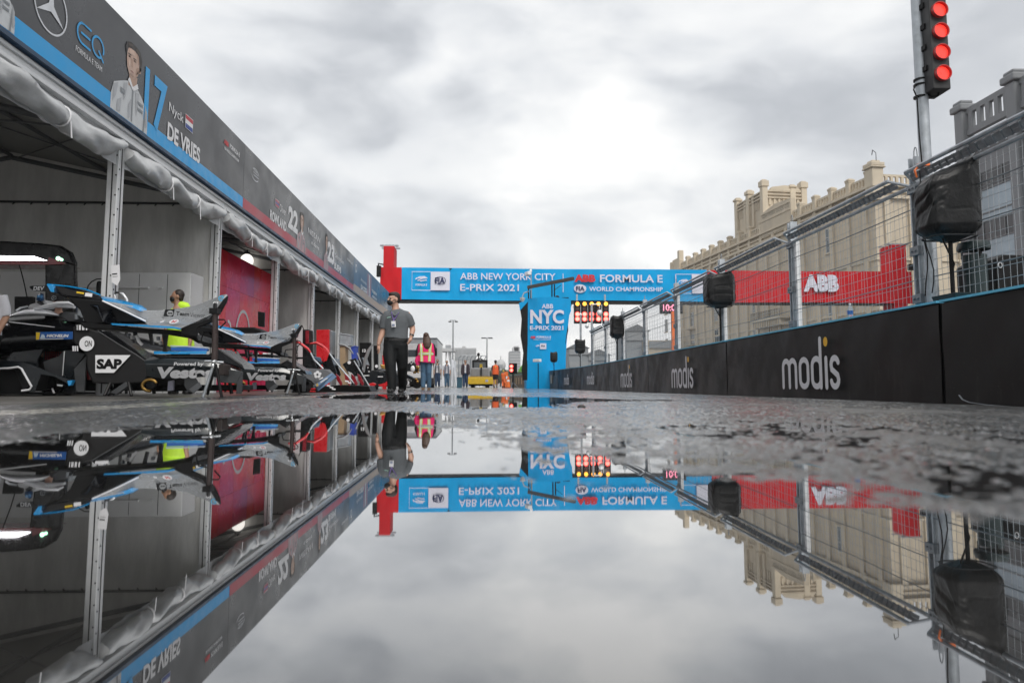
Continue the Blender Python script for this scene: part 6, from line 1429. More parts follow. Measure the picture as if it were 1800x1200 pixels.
slab(t, 'carcass', [(556, 579.5), (579, 579), (579, 688), (556, 688)], 20.4, .5, m_redp, .01); slab(t, 'side', [(579.3, 579.5), (583.5, 582), (583.5, 688), (579.3, 688)], 20.42, .5, m_galvd, .006)
t = thing('black_rack', 'tall black equipment rack beside the lettered board', 'rack', tuple(PY(538, 690, 20.0)))
slab(t, 'carcass', [(532, 579), (543, 579), (543, 688), (532, 688)], 20.0, .5, m_black, .01); slab(t, 'red_door', [(537, 581), (543, 581), (543, 604), (537, 604)], 19.98, .02, m_red2, .002)
rod(t, 'aerial', [(534, 579, 20.1), (531, 572, 20.1)], .012, m_black)

# --- grey nose with the flower emblem
YG = 11.9
f = thing('grey_nose_cone', 'matt grey nose cone with white flower emblem lying in front of the leaning wings', 'nose cone', tuple(PY(560, 690, YG)))
hull(f, 'shell', [[(515, 648, YG + .1), (512, 660, YG - .1), (528, 668, YG), (530, 646, YG + .5)], [(540, 649, YG), (533, 661, YG - .2), (545, 671, YG - .1), (560, 648, YG + .5)],
                  [(572, 650, YG), (548, 670, YG - .28), (556, 678, YG - .2), (580, 649, YG + .4)], [(586, 657, YG), (556, 679, YG - .3), (559, 686, YG - .22), (591, 661, YG + .3)]], M('matt_graphite', (.055, .056, .060), .45, var=.08), smooth=40, bevel=.01)
hull(f, 'tip', [[(583, 655, YG - .02), (553, 676.5, YG - .34), (556, 684, YG - .30), (589, 661, YG)], [(586, 657, YG - .04), (557, 680, YG - .36), (559, 687, YG - .3), (592, 662, YG - .02)]], M('steel_blue_print', (.10, .17, .28), .4), smooth=None)
pquad(f, 'yellow_sticker', [(555, 675), (559, 673), (560, 678), (556.5, 679.5)], YG - .37, M('ochre_print', (.5, .35, .12), .5))
rod(f, 'white_line', [(560.5, 667, YG - .28), (567.5, 663.5, YG - .22)], .008, m_white); rod(f, 'white_line', [(563, 672.5, YG - .36), (575.5, 664.5, YG - .28)], .010, m_pale)
c = MB(); q = PY(558.3, 658, YG - .34); k = YG / FPX
for i in range(5): a = R(90 + 72 * i); c.disc(q + Vector((3.9 * k * math.cos(a), -.001 * i, 3.7 * k * math.sin(a))), -Yp, 2.7 * k, .006, 14)
c.build('flower_emblem', m_white, f); c = MB(); c.disc(q - Yp * .01, -Yp, 1.7 * k, .006, 12); c.build('flower_centre', m_panelg, f)
slab(f, 'support', [(520, 662), (545, 672), (536, 690), (512, 690)], YG + .15, .3, m_black, .01); rod(f, 'strut', [(512, 690, YG), (517, 668, YG)], .012, m_galvd)
rod(f, 'red_stay', [(506, 640, YG + .2), (515, 642, YG + .2), (520, 648, YG + .2)], .012, m_redp)

# --- leaning wings: black panels with red or grey leading edges on sloping poles
def leaning_wing(x0, y0, Y, sc, label, mat_edge, edge_px, pole, panel, grp='wings leaning in a row before the third tent'):
    t = thing('leaning_wing', label, 'rear wing', tuple(PY(pole[-1][0], 690, Y)), grp)
    c = MB(); P = [PY(x, y, Y - .02) for x, y in edge_px]; c.tube(P, [.03 * sc] + [.045 * sc] * (len(P) - 2) + [.02 * sc], 8, flat=.6); c.build('leading_edge', mat_edge, t, smooth=50)
    slab(t, 'end_plate', panel, Y, .04, m_carbon, .005)
    c = MB(); c.tube([PY(x, y, Y - .06) for x, y in pole], .017 * sc, 8); c.build('pole', m_galv, t, smooth=40)
    cx = sum(p[0] for p in panel) / len(panel); cy = sum(p[1] for p in panel) / len(panel)
    slab(t, 'far_plate', [(x + 7 / sc, y + 3) for x, y in panel], Y + .9, .04, m_carbon, .005)
    c = MB(); c.prism([PY(cx - 6, cy - 10, Y + .05), PY(cx + 2, cy - 13, Y + .05), PY(cx + 6, cy, Y + .05), PY(cx - 2, cy + 3, Y + .05)], (0, .85, 0)); c.build('main_plane', m_body2, t, bevel=.01)
    slab(t, 'pale_sticker', [(cx - 7, cy + 9), (cx, cy + 12), (cx + 4, cy + 17), (cx - 4, cy + 14)], Y - .01, .008, m_pale, 0)
    return t
leaning_wing(0, 0, 13.2, 1.0, 'leaning wing with bright red leading edge, first in the row, behind the grey nose cone', m_redp, [(512, 601.5), (524, 601), (530, 605), (541, 613), (547, 621)], [(546, 620), (552, 632), (560, 640), (568, 648)], [(534, 640), (540, 617), (547, 621), (556, 645), (552, 652), (534, 650)])
leaning_wing(0, 0, 14.0, 1.0, 'leaning wing with bright red curved edge and long steel pole, second in the row', m_redp, [(545, 604), (556, 602.5), (565, 607), (574, 614), (580, 622)], [(579, 621), (590, 636), (606, 655), (623, 674)], [(572, 622), (580, 620), (584, 634), (592, 655), (586, 664), (570, 655), (566, 636)])
t_ = leaning_wing(0, 0, 16.5, 1.0, 'leaning wing with grey curved edge and white disc, third in the row', M('grey_edge_paint', (.22, .225, .23), .35, coat=.3), [(596, 605), (606, 607), (614, 612), (621, 622)], [(622, 634), (632, 650), (650, 680)], [(602, 640), (612, 634), (625, 629), (630, 640), (628, 660), (612, 656)])
c = MB(); c.disc(PY(614, 637, 16.48), -Yp, .04, .01, 14); c.build('white_disc', m_white, t_)
leaning_wing(0, 0, 18.2, 1.0, 'leaning wing with thin grey curved edge, last in the row, by the number thirteen car', M('grey_edge_paint', (.22, .225, .23), .35, coat=.3), [(639, 654), (642, 632), (648, 616), (655, 605)], [(628, 620), (634, 636), (638, 650)], [(630, 625), (636, 632), (640, 650), (632, 655)])
slab(t_, 'red_fin', [(566, 606), (573, 612), (578, 622), (574, 634), (568, 636), (570, 622)], 13.9, .03, m_redp, .004)
t = thing('car_floor', 'low black and dark red car floor pieces under the leaning wings', 'body panel', tuple(PY(600, 690, 13.4)))
slab(t, 'floor', [(540, 686), (560, 679), (600, 676), (648, 678), (652, 688), (600, 690), (545, 690)], 13.4, .8, m_black, .01)
for x in (590, 605, 617, 628): slab(t, 'red_blade', [(x, 656), (x + 6, 661), (x + 12, 674), (x + 9, 678), (x + 2, 668)], 13.2, .03, m_red2, .004)
for x, y in ((575, 676), (584, 682), (607, 668), (612, 671), (580, 679)): slab(t, 'white_mark', [(x, y), (x + 6, y + 1), (x + 5, y + 3.5), (x - 1, y + 2.5)], 13.1, .02, m_white, .002)
slab(t, 'red_strip', [(540, 682), (554, 682), (554, 684.5), (539, 684.5)], 13.0, .05, m_redp, .002); slab(t, 'red_strip', [(539, 686.5), (554, 686.5), (554, 688.5), (538, 688.5)], 13.0, .05, m_redp, .002)
# --- the black and red car number thirteen further on
YH = 22.5
t = thing('race_car', 'black and red race car number 13 standing before the far tents, gold engine parts', 'race car', tuple(PY(690, 685, YH)))
hull(t, 'chassis', [hsec(636, 662, 682, YH, .9), hsec(655, 652, 680, YH, 1.0), hsec(672, 646, 680, YH, 1.1), hsec(690, 648, 680, YH, 1.1), hsec(712, 655, 681, YH, 1.1), hsec(740, 668, 682, YH, .8)], m_body, sub=1)
slab(t, 'side_panel', [(640, 664), (655, 650), (680, 655), (714, 660), (716, 678), (640, 680)], YH - .12, .06, m_body2, .01)
slab(t, 'red_wing', [(664, 676), (676, 673), (684, 667), (682, 676), (676, 680), (668, 679)], YH - .4, .05, m_redp, .006); slab(t, 'red_wing', [(648, 674), (656, 672), (662, 675), (655, 680), (650, 678)], YH - .4, .05, m_redp, .006)
for x, y in ((639, 645), (641, 652), (640, 659), (664, 661)): slab(t, 'white_stripe', [(x, y), (x + 9, y), (x + 9, y + 1.4), (x, y + 1.8)], YH - .16, .02, m_white, .001)
c = MB(); c.disc(PY(662, 643.5, YH - .1), -Yp, .05, .02, 14); c.build('white_roundel', m_white, t)
slab(t, 'gold_cover', [(668, 640), (680, 642), (681, 650), (670, 647)], YH - .1, .3, m_gold, .02)
ptext(t, '13', 713, 669.5, 719.5, 675.5, YH - .25, m_white, .05); slab(t, 'number_plate', [(710, 668), (722, 668), (722, 680), (710, 680)], YH - .24, .03, m_black, .002); slab(t, 'white_stripe', [(711, 677), (720, 677), (720, 678.2), (711, 678.2)], YH - .26, .01, m_white, 0)
for x in (652, 733):
    w = MB(); q = PY(x, 673, YH + .1); w.tube([q - Yp * .15, q - Yp * .12, q + Yp * .12, q + Yp * .15], [.13, .17, .17, .13], 20); w.build('wheel', m_black, t, smooth=40)
c = MB()
rnd = random.Random(5)
for i in range(14): q = PY(727 + 9 * rnd.random(), 645 + 30 * rnd.random(), YH - .1 + .3 * rnd.random()); c.ball(q, (.025 + .03 * rnd.random(), .04, .03 + .04 * rnd.random()), nu=8, nv=6)
c.build('gold_engine', m_gold, t, smooth=50); c = MB(); c.ball(PY(725.5, 648, YH - .3), (.07, .05, .1)); c.build('white_canister', m_white, t, smooth=60)
slab(t, 'cockpit', [(712, 652), (716, 640), (724, 634), (734, 640), (738, 652)], YH + .1, .6, m_body2, .02); rod(t, 'rollbar', [(714, 645, YH), (718, 634, YH), (723, 640, YH), (728, 632, YH)], .02, m_pale)
# boxes behind
for nm, lb, pts, Y, m in (('aluminium_case', 'plain aluminium case on top of a tan crate beside the tent post', [(597, 586), (616, 589), (616, 608), (597, 608)], 21.0, m_galv), ('tan_crate', 'tan wooden crate standing behind the leaning wings', [(597, 608.5), (607, 608.5), (607, 690), (597, 690)], 21.05, M('tan_wood', (.36, .25, .15), .7)),
                          ('blue_drum', 'small blue covered drum behind the leaning wings', [(617, 611), (624, 608), (625, 640), (618, 640)], 19.5, M('cobalt_cloth', (.02, .06, .40), .6))):
    t = thing(nm, lb, nm.split('_')[1], tuple(PY(pts[0][0], 690, Y))); slab(t, 'body', pts, Y, .5, m, .015); slab(t, 'lid', [(pts[0][0] - .6, pts[0][1] - 1), (pts[1][0] + .6, pts[1][1] - 1), (pts[1][0] + .6, pts[1][1] + 1), (pts[0][0] - .6, pts[0][1] + 1)], Y - .02, .54, m, .006)
    if nm == 'blue_drum': rod(t, 'foot', [(621, 640, Y + .2), (621, 687, Y + .2)], .06, m_black)
t = thing('black_screen_wall', 'low black screen wall numbered 13 inside the fourth tent', 'screen', tuple(PY(648, 690, 24)))
slab(t, 'panel', [(632, 602), (652, 602), (652, 690), (632, 690)], 24.0, .2, m_black, .01); ptext(t, '13', 637, 613.5, 643, 619, 23.98, m_white, .05); slab(t, 'panel', [(657, 607), (664, 607), (664, 690), (657, 690)], 24.3, .2, m_black, .01)
t = thing('red_flag_panel', 'narrow red panel inside the far tent, behind the walking man', 'panel', tuple(PY(676, 688, 30)))
slab(t, 'panel', [(672, 624), (679, 624), (679, 686), (672, 686)], 30.0, .1, m_redp, .01); slab(t, 'base', [(670, 684), (681, 684), (681, 688), (670, 688)], 29.9, .4, m_dark, .01)
# ------------------------------------------------------------------ people: each body one continuous surface, clothes and hair as its parts
def melt(mb, name, mat, parent, vox=.012, sm=6):
    """fuse the overlapping limbs of a figure into a single smooth surface"""
    me = bpy.data.meshes.new(name); me.from_pydata([tuple(q) for q in mb.v], [], mb.f); bm = bmesh.new(); bm.from_mesh(me); bmesh.ops.recalc_face_normals(bm, faces=bm.faces); bm.to_mesh(me); bm.free()
    o = bpy.data.objects.new(name, me); COL.objects.link(o)
    r = o.modifiers.new('fuse', 'REMESH'); r.mode = 'VOXEL'; r.voxel_size = vox
    s = o.modifiers.new('soft', 'SMOOTH'); s.factor = .5; s.iterations = sm
    dg = bpy.context.evaluated_depsgraph_get(); m2 = bpy.data.meshes.new_from_object(o.evaluated_get(dg)); m2.name = name
    bpy.data.objects.remove(o); bpy.data.meshes.remove(me); m2.materials.clear(); m2.shade_smooth()
    return link(name, m2, mat, parent)
def chain(mb, Y, pts, flat=1.0, n=14, k=None):
    """limb through photo pixels: (x, y, radius in px[, distance offset])"""
    k = k or Y / FPX; mb.tube([PY(p[0], p[1], Y) + Yp * (p[3] if len(p) > 3 else 0) for p in pts], [p[2] * k for p in pts], n, flat=flat); return mb
m_skin = M('skin_light', (.50, .29, .21), .5, var=.08, vs=9); m_skin2 = M('skin_tan', (.36, .20, .13), .5, var=.08, vs=9); m_hair = M('dark_brown_hair', (.022, .014, .010), .55, var=.4, vs=40); m_hairb = M('brown_hair', (.060, .028, .015), .5, var=.45, vs=30, bump=.5, bs=40)
m_polo = M('grey_polo_knit', (.105, .115, .125), .8, var=.18, vs=60, bump=.35, bs=12); m_trous = M('black_trousers', (.005, .006, .007), .7, spec=.25, var=.3, bump=.3, bs=9); m_mask = M('black_mask', (.008, .008, .009), .6); m_shoe = M('black_leather', (.01, .01, .01), .3)
m_pink = M('neon_pink_vest', (.80, .015, .16), .6, var=.08, bump=.25, bs=9); m_lime = M('lime_reflective', (.55, .72, .10), .5); m_refl = M('silver_reflective', (.62, .62, .60), .35); m_jean = M('blue_denim', (.055, .12, .20), .75, var=.25, vs=14, bump=.2, bs=30); m_jeand = M('dark_blue_denim', (.02, .045, .10), .75, var=.25, vs=14)
m_neon = M('neon_yellow_shirt', (.55, .85, .04), .6, var=.08, bump=.3, bs=9); m_shirt = M('white_shirt', (.62, .62, .66), .7, var=.06, bump=.2, bs=9); m_blackc = M('black_cloth', (.012, .012, .014), .75, var=.25)
def hand(mb, wrist, tip, side, k, curl=.25):
    """palm, four separate bent fingers and a thumb; wrist and tip in world space"""
    w, t = Vector(wrist), Vector(tip); d = (t - w); L = d.length; d.normalize(); s = Vector(side).normalized(); n = d.cross(s).normalized()
    mb.tube([w, w + d * L * .25, w + d * L * .5], [.024 * k, .030 * k, .032 * k], 10, flat=.55)
    for i, (o, ln) in enumerate(((-.034, .86), (-.012, .98), (.011, .92), (.032, .76))):
        a = w + d * L * .46 + s * o * k * .8; b = a + d * L * .28 * ln + n * curl * .02; c = b + d * L * .20 * ln + n * curl * .05
        mb.tube([a - d * .02, a, b, c], [.011 * k, .0105 * k, .0095 * k, .0075 * k], 7)
    a = w + d * L * .16 - s * .026 * k; mb.tube([w + d * L * .08, a, a - s * .022 * k + d * L * .22, a - s * .022 * k + d * L * .42 + n * .01], [.013 * k, .013 * k, .012 * k, .009 * k], 7)
    return mb
# --- the man walking towards the lens
Y = 11.9; k = Y / FPX
P = lambda x, y, dy=0.0: PY(x, y, Y) + Yp * dy
man = thing('person', 'man in grey polo shirt, black trousers and black face mask walking toward the puddle', 'person', tuple(P(697, 690)))
hm = Matrix.Rotation(R(-52), 3, 'Z')                  # head turned to his right (screen left)
hc = P(692, 526)
b = MB(); H = lambda x, y, z: hc + hm @ Vector((x, y, z))
b.ball(H(0, .012, .018), (.077, .097, .100), hm); b.ball(H(0, -.018, -.045), (.062, .078, .075), hm); b.ball(H(0, -.05, -.088), (.034, .034, .03), hm)       # skull, face, chin
b.tube([H(0, -.088, .012), H(0, -.112, -.022), H(0, -.098, -.034)], [.010, .017, .014], 8)      # nose
b.tube([H(-.04, -.080, .022), H(0, -.091, .024), H(.04, -.080, .022)], .012, 8)                 # brow
for s in (-1, 1): b.ball(H(.077 * s, .012, -.012), (.012, .022, .034), hm); b.ball(H(.036 * s, -.066, -.03), (.026, .022, .022), hm)
chain(b, Y, [(693.5, 530, 6.0, .02), (695, 540, 6.2, .02), (696, 549, 7.5, .01)])
chain(b, Y, [(696, 548, 12), (697, 560, 18), (697, 580, 17), (696, 600, 18), (696, 612, 17)], .55)
chain(b, Y, [(686.5, 608, 9.5), (688.5, 644, 7, -.15), (692, 684, 4.6, -.22)]); chain(b, Y, [(704.5, 608, 9.5), (707, 644, 6, .03), (705.5, 666, 4.6, .18), (704, 682, 4.0, .30)])
chain(b, Y, [(680, 551, 7), (675.5, 565, 5.6, .02), (673.5, 579, 5.2, .03), (671.5, 586, 5.2, .02), (668, 598, 4.3, -.02), (665.8, 606.5, 3.2, -.04)])
chain(b, Y, [(714, 551, 7), (719.5, 563, 5.6, .03), (723.8, 574, 5.3, .05), (725, 580, 5.0, .03), (724, 587, 4.2, -.02), (723, 592.5, 3.2, -.05)])
hand(b, P(665.9, 605.5, -.04), P(667.5, 624, -.06), (0.5, -.8, 0), 1.0); hand(b, P(723.2, 591.5, -.05), P(719.5, 607, -.10), (-.4, -.8, 0), 1.0, .4)
body = melt(b, 'body', m_skin, man, .0085, 3)
c = MB()       # polo with sleeves
chain(c, Y, [(696, 544, 9), (697, 549, 17), (697, 556, 21.5), (697, 566, 22), (697, 578, 20.5), (697, 588, 20), (696.5, 596, 20.5), (696, 600, 20)], .60, 20)
chain(c, Y, [(686, 551.5, 7), (681, 553.5, 8.2), (677, 559, 8.8, .01), (675, 568, 8.4, .02), (674, 577, 8.0, .03)]); chain(c, Y, [(708, 551.5, 7), (713, 553.5, 8.2), (717, 558.5, 8.8, .01), (720, 566, 8.6, .03), (722.5, 572.5, 8.2, .045)])
sh = melt(c, 'polo_shirt', m_polo, man, .012, 5)
c = MB(); c.tube([P(690, 543, .03), P(688, 547, -.05), P(693, 553, -.13), P(696, 556, -.15)], [.012, .02, .022, .012], 8, flat=.5); c.tube([P(702, 542, .03), P(704, 546, -.05), P(699, 552, -.13), P(696, 556, -.15)], [.012, .02, .022, .012], 8, flat=.5); c.tube([P(690, 543, .03), P(696, 540.5, .1), P(702, 542, .03)], .018, 8, flat=.6); c.build('collar', m_polo, sh, smooth=50)
c = MB()
for a in (-1, 1): c.tube([P(696 + 8 * a, 544, .02), P(696 + 6 * a, 551, -.12), P(694, 565, -.165)], .007, 6)
c.tube([P(694, 565, -.165), P(694, 568, -.17)], .008, 6); c.build('lanyard', M('purple_ribbon', (.16, .10, .34), .6), man)
c = MB(); c.prism([P(690, 566, -.172), P(697.5, 565.5, -.172), P(698, 576, -.165), P(690.5, 576.5, -.165)], Yp * -.006); bd_ = c.build('badge', m_white, man); c = MB(); c.prism([P(691.5, 571, -.180), P(696, 571, -.180), P(696, 574.5, -.180), P(691.5, 574.5, -.180)], Yp * -.002); c.build('badge_print', M('grey_blue_print', (.2, .24, .36), .5), bd_)
c = MB(); c.prism([P(682, 559, -.135), P(689, 558, -.15), P(689, 559, -.15), P(682, 560.2, -.135)], Yp * -.004); c.build('chest_lettering', M('mint_print', (.35, .6, .5), .5), sh)
c = MB()
chain(c, Y, [(696, 593, 20), (695.5, 600, 21.2), (695, 608, 21.5), (695, 614, 20)], .62, 20)
chain(c, Y, [(686.5, 606, 12.5), (685.5, 622, 11.8, -.06), (688.5, 644, 9.8, -.15), (691, 666, 8.2, -.20), (692, 685, 7.4, -.23)]); chain(c, Y, [(704.5, 606, 12.5), (706, 622, 11.5), (707, 644, 9.4, .03), (705.5, 666, 7.8, .18), (704, 684, 7.2, .30)])
tr_ = melt(c, 'trousers', m_trous, man, .012, 4)
c = MB(); c.tube([P(696, 595.2), P(696, 599.5)], [20.9 * k, 21.2 * k], 24, flat=.62); c.build('belt', m_shoe, man)
for x, y, dy in ((692, 689, -.23), (704, 686.8, .30)):
    q = P(x, y, dy); c = MB(); c.tube([(q.x, q.y + .10, .045), (q.x, q.y + .02, .055), (q.x - .01, q.y - .08, .042), (q.x - .02, q.y - .16, .034), (q.x - .02, q.y - .19, .028)], [.042, .05, .05, .044, .022], 12, flat=.85); c.build('shoe', m_shoe, man, smooth=60)
c = MB(); c.ball(H(0, .030, .050), (.083, .094, .084), hm); c.ball(H(0, .055, .0), (.076, .066, .085), hm); c.ball(H(0, -.01, .082), (.072, .085, .045), hm); melt(c, 'hair', m_hair, man, .012, 3)
c = MB(); c.ball(H(0, -.062, -.056), (.058, .062, .055), hm); c.ball(H(0, -.095, -.045), (.03, .03, .035), hm); mk = melt(c, 'face_mask', m_mask, man, .01, 4)
c = MB()
for s in (-1, 1): c.tube([H(.055 * s, -.06, -.035), H(.078 * s, -.01, -.01), H(.08 * s, .02, -.0)], .0035, 5); c.tube([H(.05 * s, -.06, -.08), H(.075 * s, -.0, -.045), H(.08 * s, .02, -.03)], .0035, 5)
c.build('ear_loop', m_mask, mk)
c = MB()
for s in (-1, 1): c.ball(H(.034 * s, -.084, .004), (.014, .008, .008), hm, 10, 6)
c.build('eye', m_hair, body)
c = MB(); c.tube([P(724.2, 588.5, -.03), P(723.6, 590.8, -.04)], .040, 14); c.build('wrist_watch', m_shoe, man, smooth=40)

def figure(label, Y, x, yt, yb, shirt, legs, facing=1, skin=m_skin2, hair=m_hair, long_pants=True, extras=None, stride=2.0, arm=0.0, name='person', lean=0.0, shoe=m_shoe, hrot=0.0):
    """smaller standing or walking figure; x is the body axis, yt / yb crown and sole in photo pixels"""
    u = (yb - yt) / 100.0                               # one hundredth of the height in px
    t = thing(name, label, 'person', tuple(PY(x, yb, Y)))
    X = lambda a: x + a * u
    Z = lambda a: yb - a * u
    L = lambda z: X(lean * (z - 50) / 50)
    q = lambda a, z, r, dy=0.0: (a * u + L(z), Z(z), r * u, dy)
    b = MB(); kk = Y / FPX
    hc = PY(L(93), Z(93), Y); hr = u * kk
    hm = Matrix.Rotation(R(hrot), 3, 'Z'); O = lambda x, y, z: hc + hm @ Vector((x * hr, y * hr * facing, z * hr))
    b.ball(hc, (4.3 * hr, 5.2 * hr, 6.2 * hr), hm); b.ball(O(0, -.9, -2.8), (3.5 * hr, 4.2 * hr, 4.2 * hr), hm); b.ball(O(0, -5.4, -1), (.9 * hr, 1.2 * hr, 1.6 * hr), hm); b.ball(O(0, -3.6, -5.2), (2 * hr, 1.9 * hr, 1.6 * hr), hm)
    for s in (-1, 1): b.ball(O(4.4 * s, .4, -.6), (.8 * hr, 1.2 * hr, 1.7 * hr), hm)
    chain(b, Y, [q(0, 90, 3), q(0, 84, 3.2), q(0, 78, 7)]); chain(b, Y, [q(0, 80, 7), q(0, 70, 9), q(0, 58, 8), q(0, 48, 8)], .6)
    for s in (-1, 1):
        chain(b, Y, [q(4.3 * s, 49, 5), q(4.6 * s, 28, 3.6, -.1 * s * stride * .2), q(4.4 * s + stride * .3 * s, 5, 2.4, .12 * s * stride * .3)])
        e = [q(9.5 * s, 79, 3.2), q(12.0 * s, 63, 2.6, .04), q((12.6 + arm) * s, 52, 2.1, -.08 * facing), q((12.4 + arm) * s, 47.5, 1.7, -.1 * facing)]; chain(b, Y, e)
        w = PY(e[3][0], e[3][1], Y) + Yp * e[3][3]; hand(b, w + Zp * .02, w - Zp * .17, (0, 1, 0), 1.0)
    melt(b, 'body', skin, t, max(.010, hr * .6), 2)
    c = MB(); chain(c, Y, [q(0, 82.5, 4.5), q(0, 80, 8.5), q(0, 75, 11), q(0, 66, 10.6), q(0, 56, 10.2), q(0, 48, 10.4)], .64, 16)
    for s in (-1, 1): chain(c, Y, [q(8.5 * s, 79.5, 4.4), q(11.2 * s, 71, 4.0, .02), q(12.0 * s, 64, 3.6, .04)])
    top = melt(c, 'shirt', shirt, t, max(.012, hr * .7), 3)
    c = MB(); chain(c, Y, [q(0, 52, 10), q(0, 46, 10.6)], .66, 16); lo = 4 if long_pants else 30
    for s in (-1, 1):
        pts = [q(4.6 * s, 48, 6.2), q(4.9 * s, 30, 4.9, -.1 * s * stride * .2)] + ([q(4.5 * s + stride * .3 * s, lo, 3.8, .12 * s * stride * .3)] if long_pants else [])
        chain(c, Y, pts)
    pt = melt(c, 'trousers' if long_pants else 'shorts', legs, t, max(.012, hr * .7), 3)
    c = MB(); c.ball(O(0, 1.4, 1.9), (4.8 * hr, 5.0 * hr, 5.0 * hr), hm); c.ball(O(0, 2.4, -1.2), (4.3 * hr, 3.2 * hr, 4.2 * hr), hm); melt(c, 'hair', hair, t, max(.012, hr * .6), 2)
    for s in (-1, 1):
        sx = PY(q(4.4 * s + stride * .3 * s, 2, 1)[0], Z(1.5), Y); dy = .12 * s * stride * .3
        c = MB(); c.tube([(sx.x, sx.y + dy + .08 * facing, sx.z), (sx.x, sx.y + dy - .02 * facing, sx.z + .01), (sx.x, sx.y + dy - .17 * facing, sx.z - .005)], [.045, .05, .03], 10); c.build('shoe', shoe, t, smooth=60)
    if extras: extras(t, top, lambda a, z, dy=0.0: PY(L(z) + a * u, Z(z), Y) + Yp * dy, hr, hc)
    return t
def straps(mat):
    def f(t, top, Q, hr, hc):
        for s in (-1, 1): c = MB(); c.tube([Q(5 * s, 83, -.02), Q(5.6 * s, 76, -.17), Q(6 * s, 60, -.17), Q(6.5 * s, 50, -.17)], .03, 6); c.build('strap', mat, t)
        c = MB(); c.tube([Q(-3, 82, -.06), Q(0, 68, -.19), Q(3, 82, -.06)], .012, 6); c.build('lanyard', m_jeand, t); c = MB(); c.ball(hc + Vector((0, -4 * hr, -3.2 * hr)), (3.2 * hr, 1.6 * hr, 2.4 * hr)); c.build('face_mask', m_mask, t, smooth=60)
    return f
def jacket(t, top, Q, hr, hc):
    for s in (-1, 1):
        c = MB(); c.tube([Q(6.5 * s, 82, -.02), Q(8.3 * s, 76, -.06), Q(8.6 * s, 62, -.06), Q(8.8 * s, 46, -.05)], [.06, .11, .11, .12], 10, flat=1.5); c.tube([Q(9 * s, 80), Q(12.2 * s, 64, .04), Q(12.7 * s, 52, -.06)], [.08, .075, .06], 10); melt(c, 'jacket', M('dark_plum_jacket', (.035, .022, .032), .7), t, .02, 2)
    c = MB(); c.ball(hc + Vector((0, .6 * hr, 2.2 * hr)), (4.9 * hr, 5.2 * hr, 4.6 * hr)); c.build('grey_hair', M('grey_hair', (.25, .24, .23), .6), t, smooth=60)
figure('man in white shirt with dark shoulder straps and jeans, beside the pink vested woman', 44.5, 769, 631, 680, m_shirt, m_jeand, 1, extras=straps(m_blackc))
figure('grey haired man in white shirt and lanyard, between two other men walking up the lane', 46, 785.5, 633, 680, m_shirt, m_jean, 1, extras=straps(m_jeand), hair=M('grey_hair', (.25, .24, .23), .6))
figure('man in open dark jacket over a white shirt, walking left of the yellow vehicle', 44, 818, 631, 680.5, m_shirt, m_jeand, 1, extras=jacket)
def orange_vest(t, top, Q, hr, hc):
    c = MB(); c.ball(hc + Vector((0, .3 * hr, 2.6 * hr)), (5.0 * hr, 5.4 * hr, 4.6 * hr)); c.build('cap', M('blue_cap', (.03, .05, .26), .6), t, smooth=60)
    c = MB(); c.tube([Q(0, 82), Q(0, 78), Q(0, 66), Q(0, 47)], [.10, .20, .205, .20], 16, flat=.72); melt(c, 'vest', M('orange_vest', (.85, .13, .03), .6, var=.06), t, .02, 2)
    c = MB(); q = Q(0, 74, -.17); c.box(q, (.05, .02, .06)); c.build('vest_patch', m_lime, t)
figure('worker seen from behind in orange vest, blue cap and black shorts', 45, 871, 632.5, 681, m_blackc, m_blackc, -1, long_pants=False, extras=orange_vest)
figure('crouched worker in orange overalls at the right of the yellow vehicle', 47, 885, 650, 680, M('orange_overall', (.80, .16, .04), .6), M('orange_overall', (.80, .16, .04), .6), -1, stride=4, hair=M('yellow_helmet', (.7, .55, .1), .4))
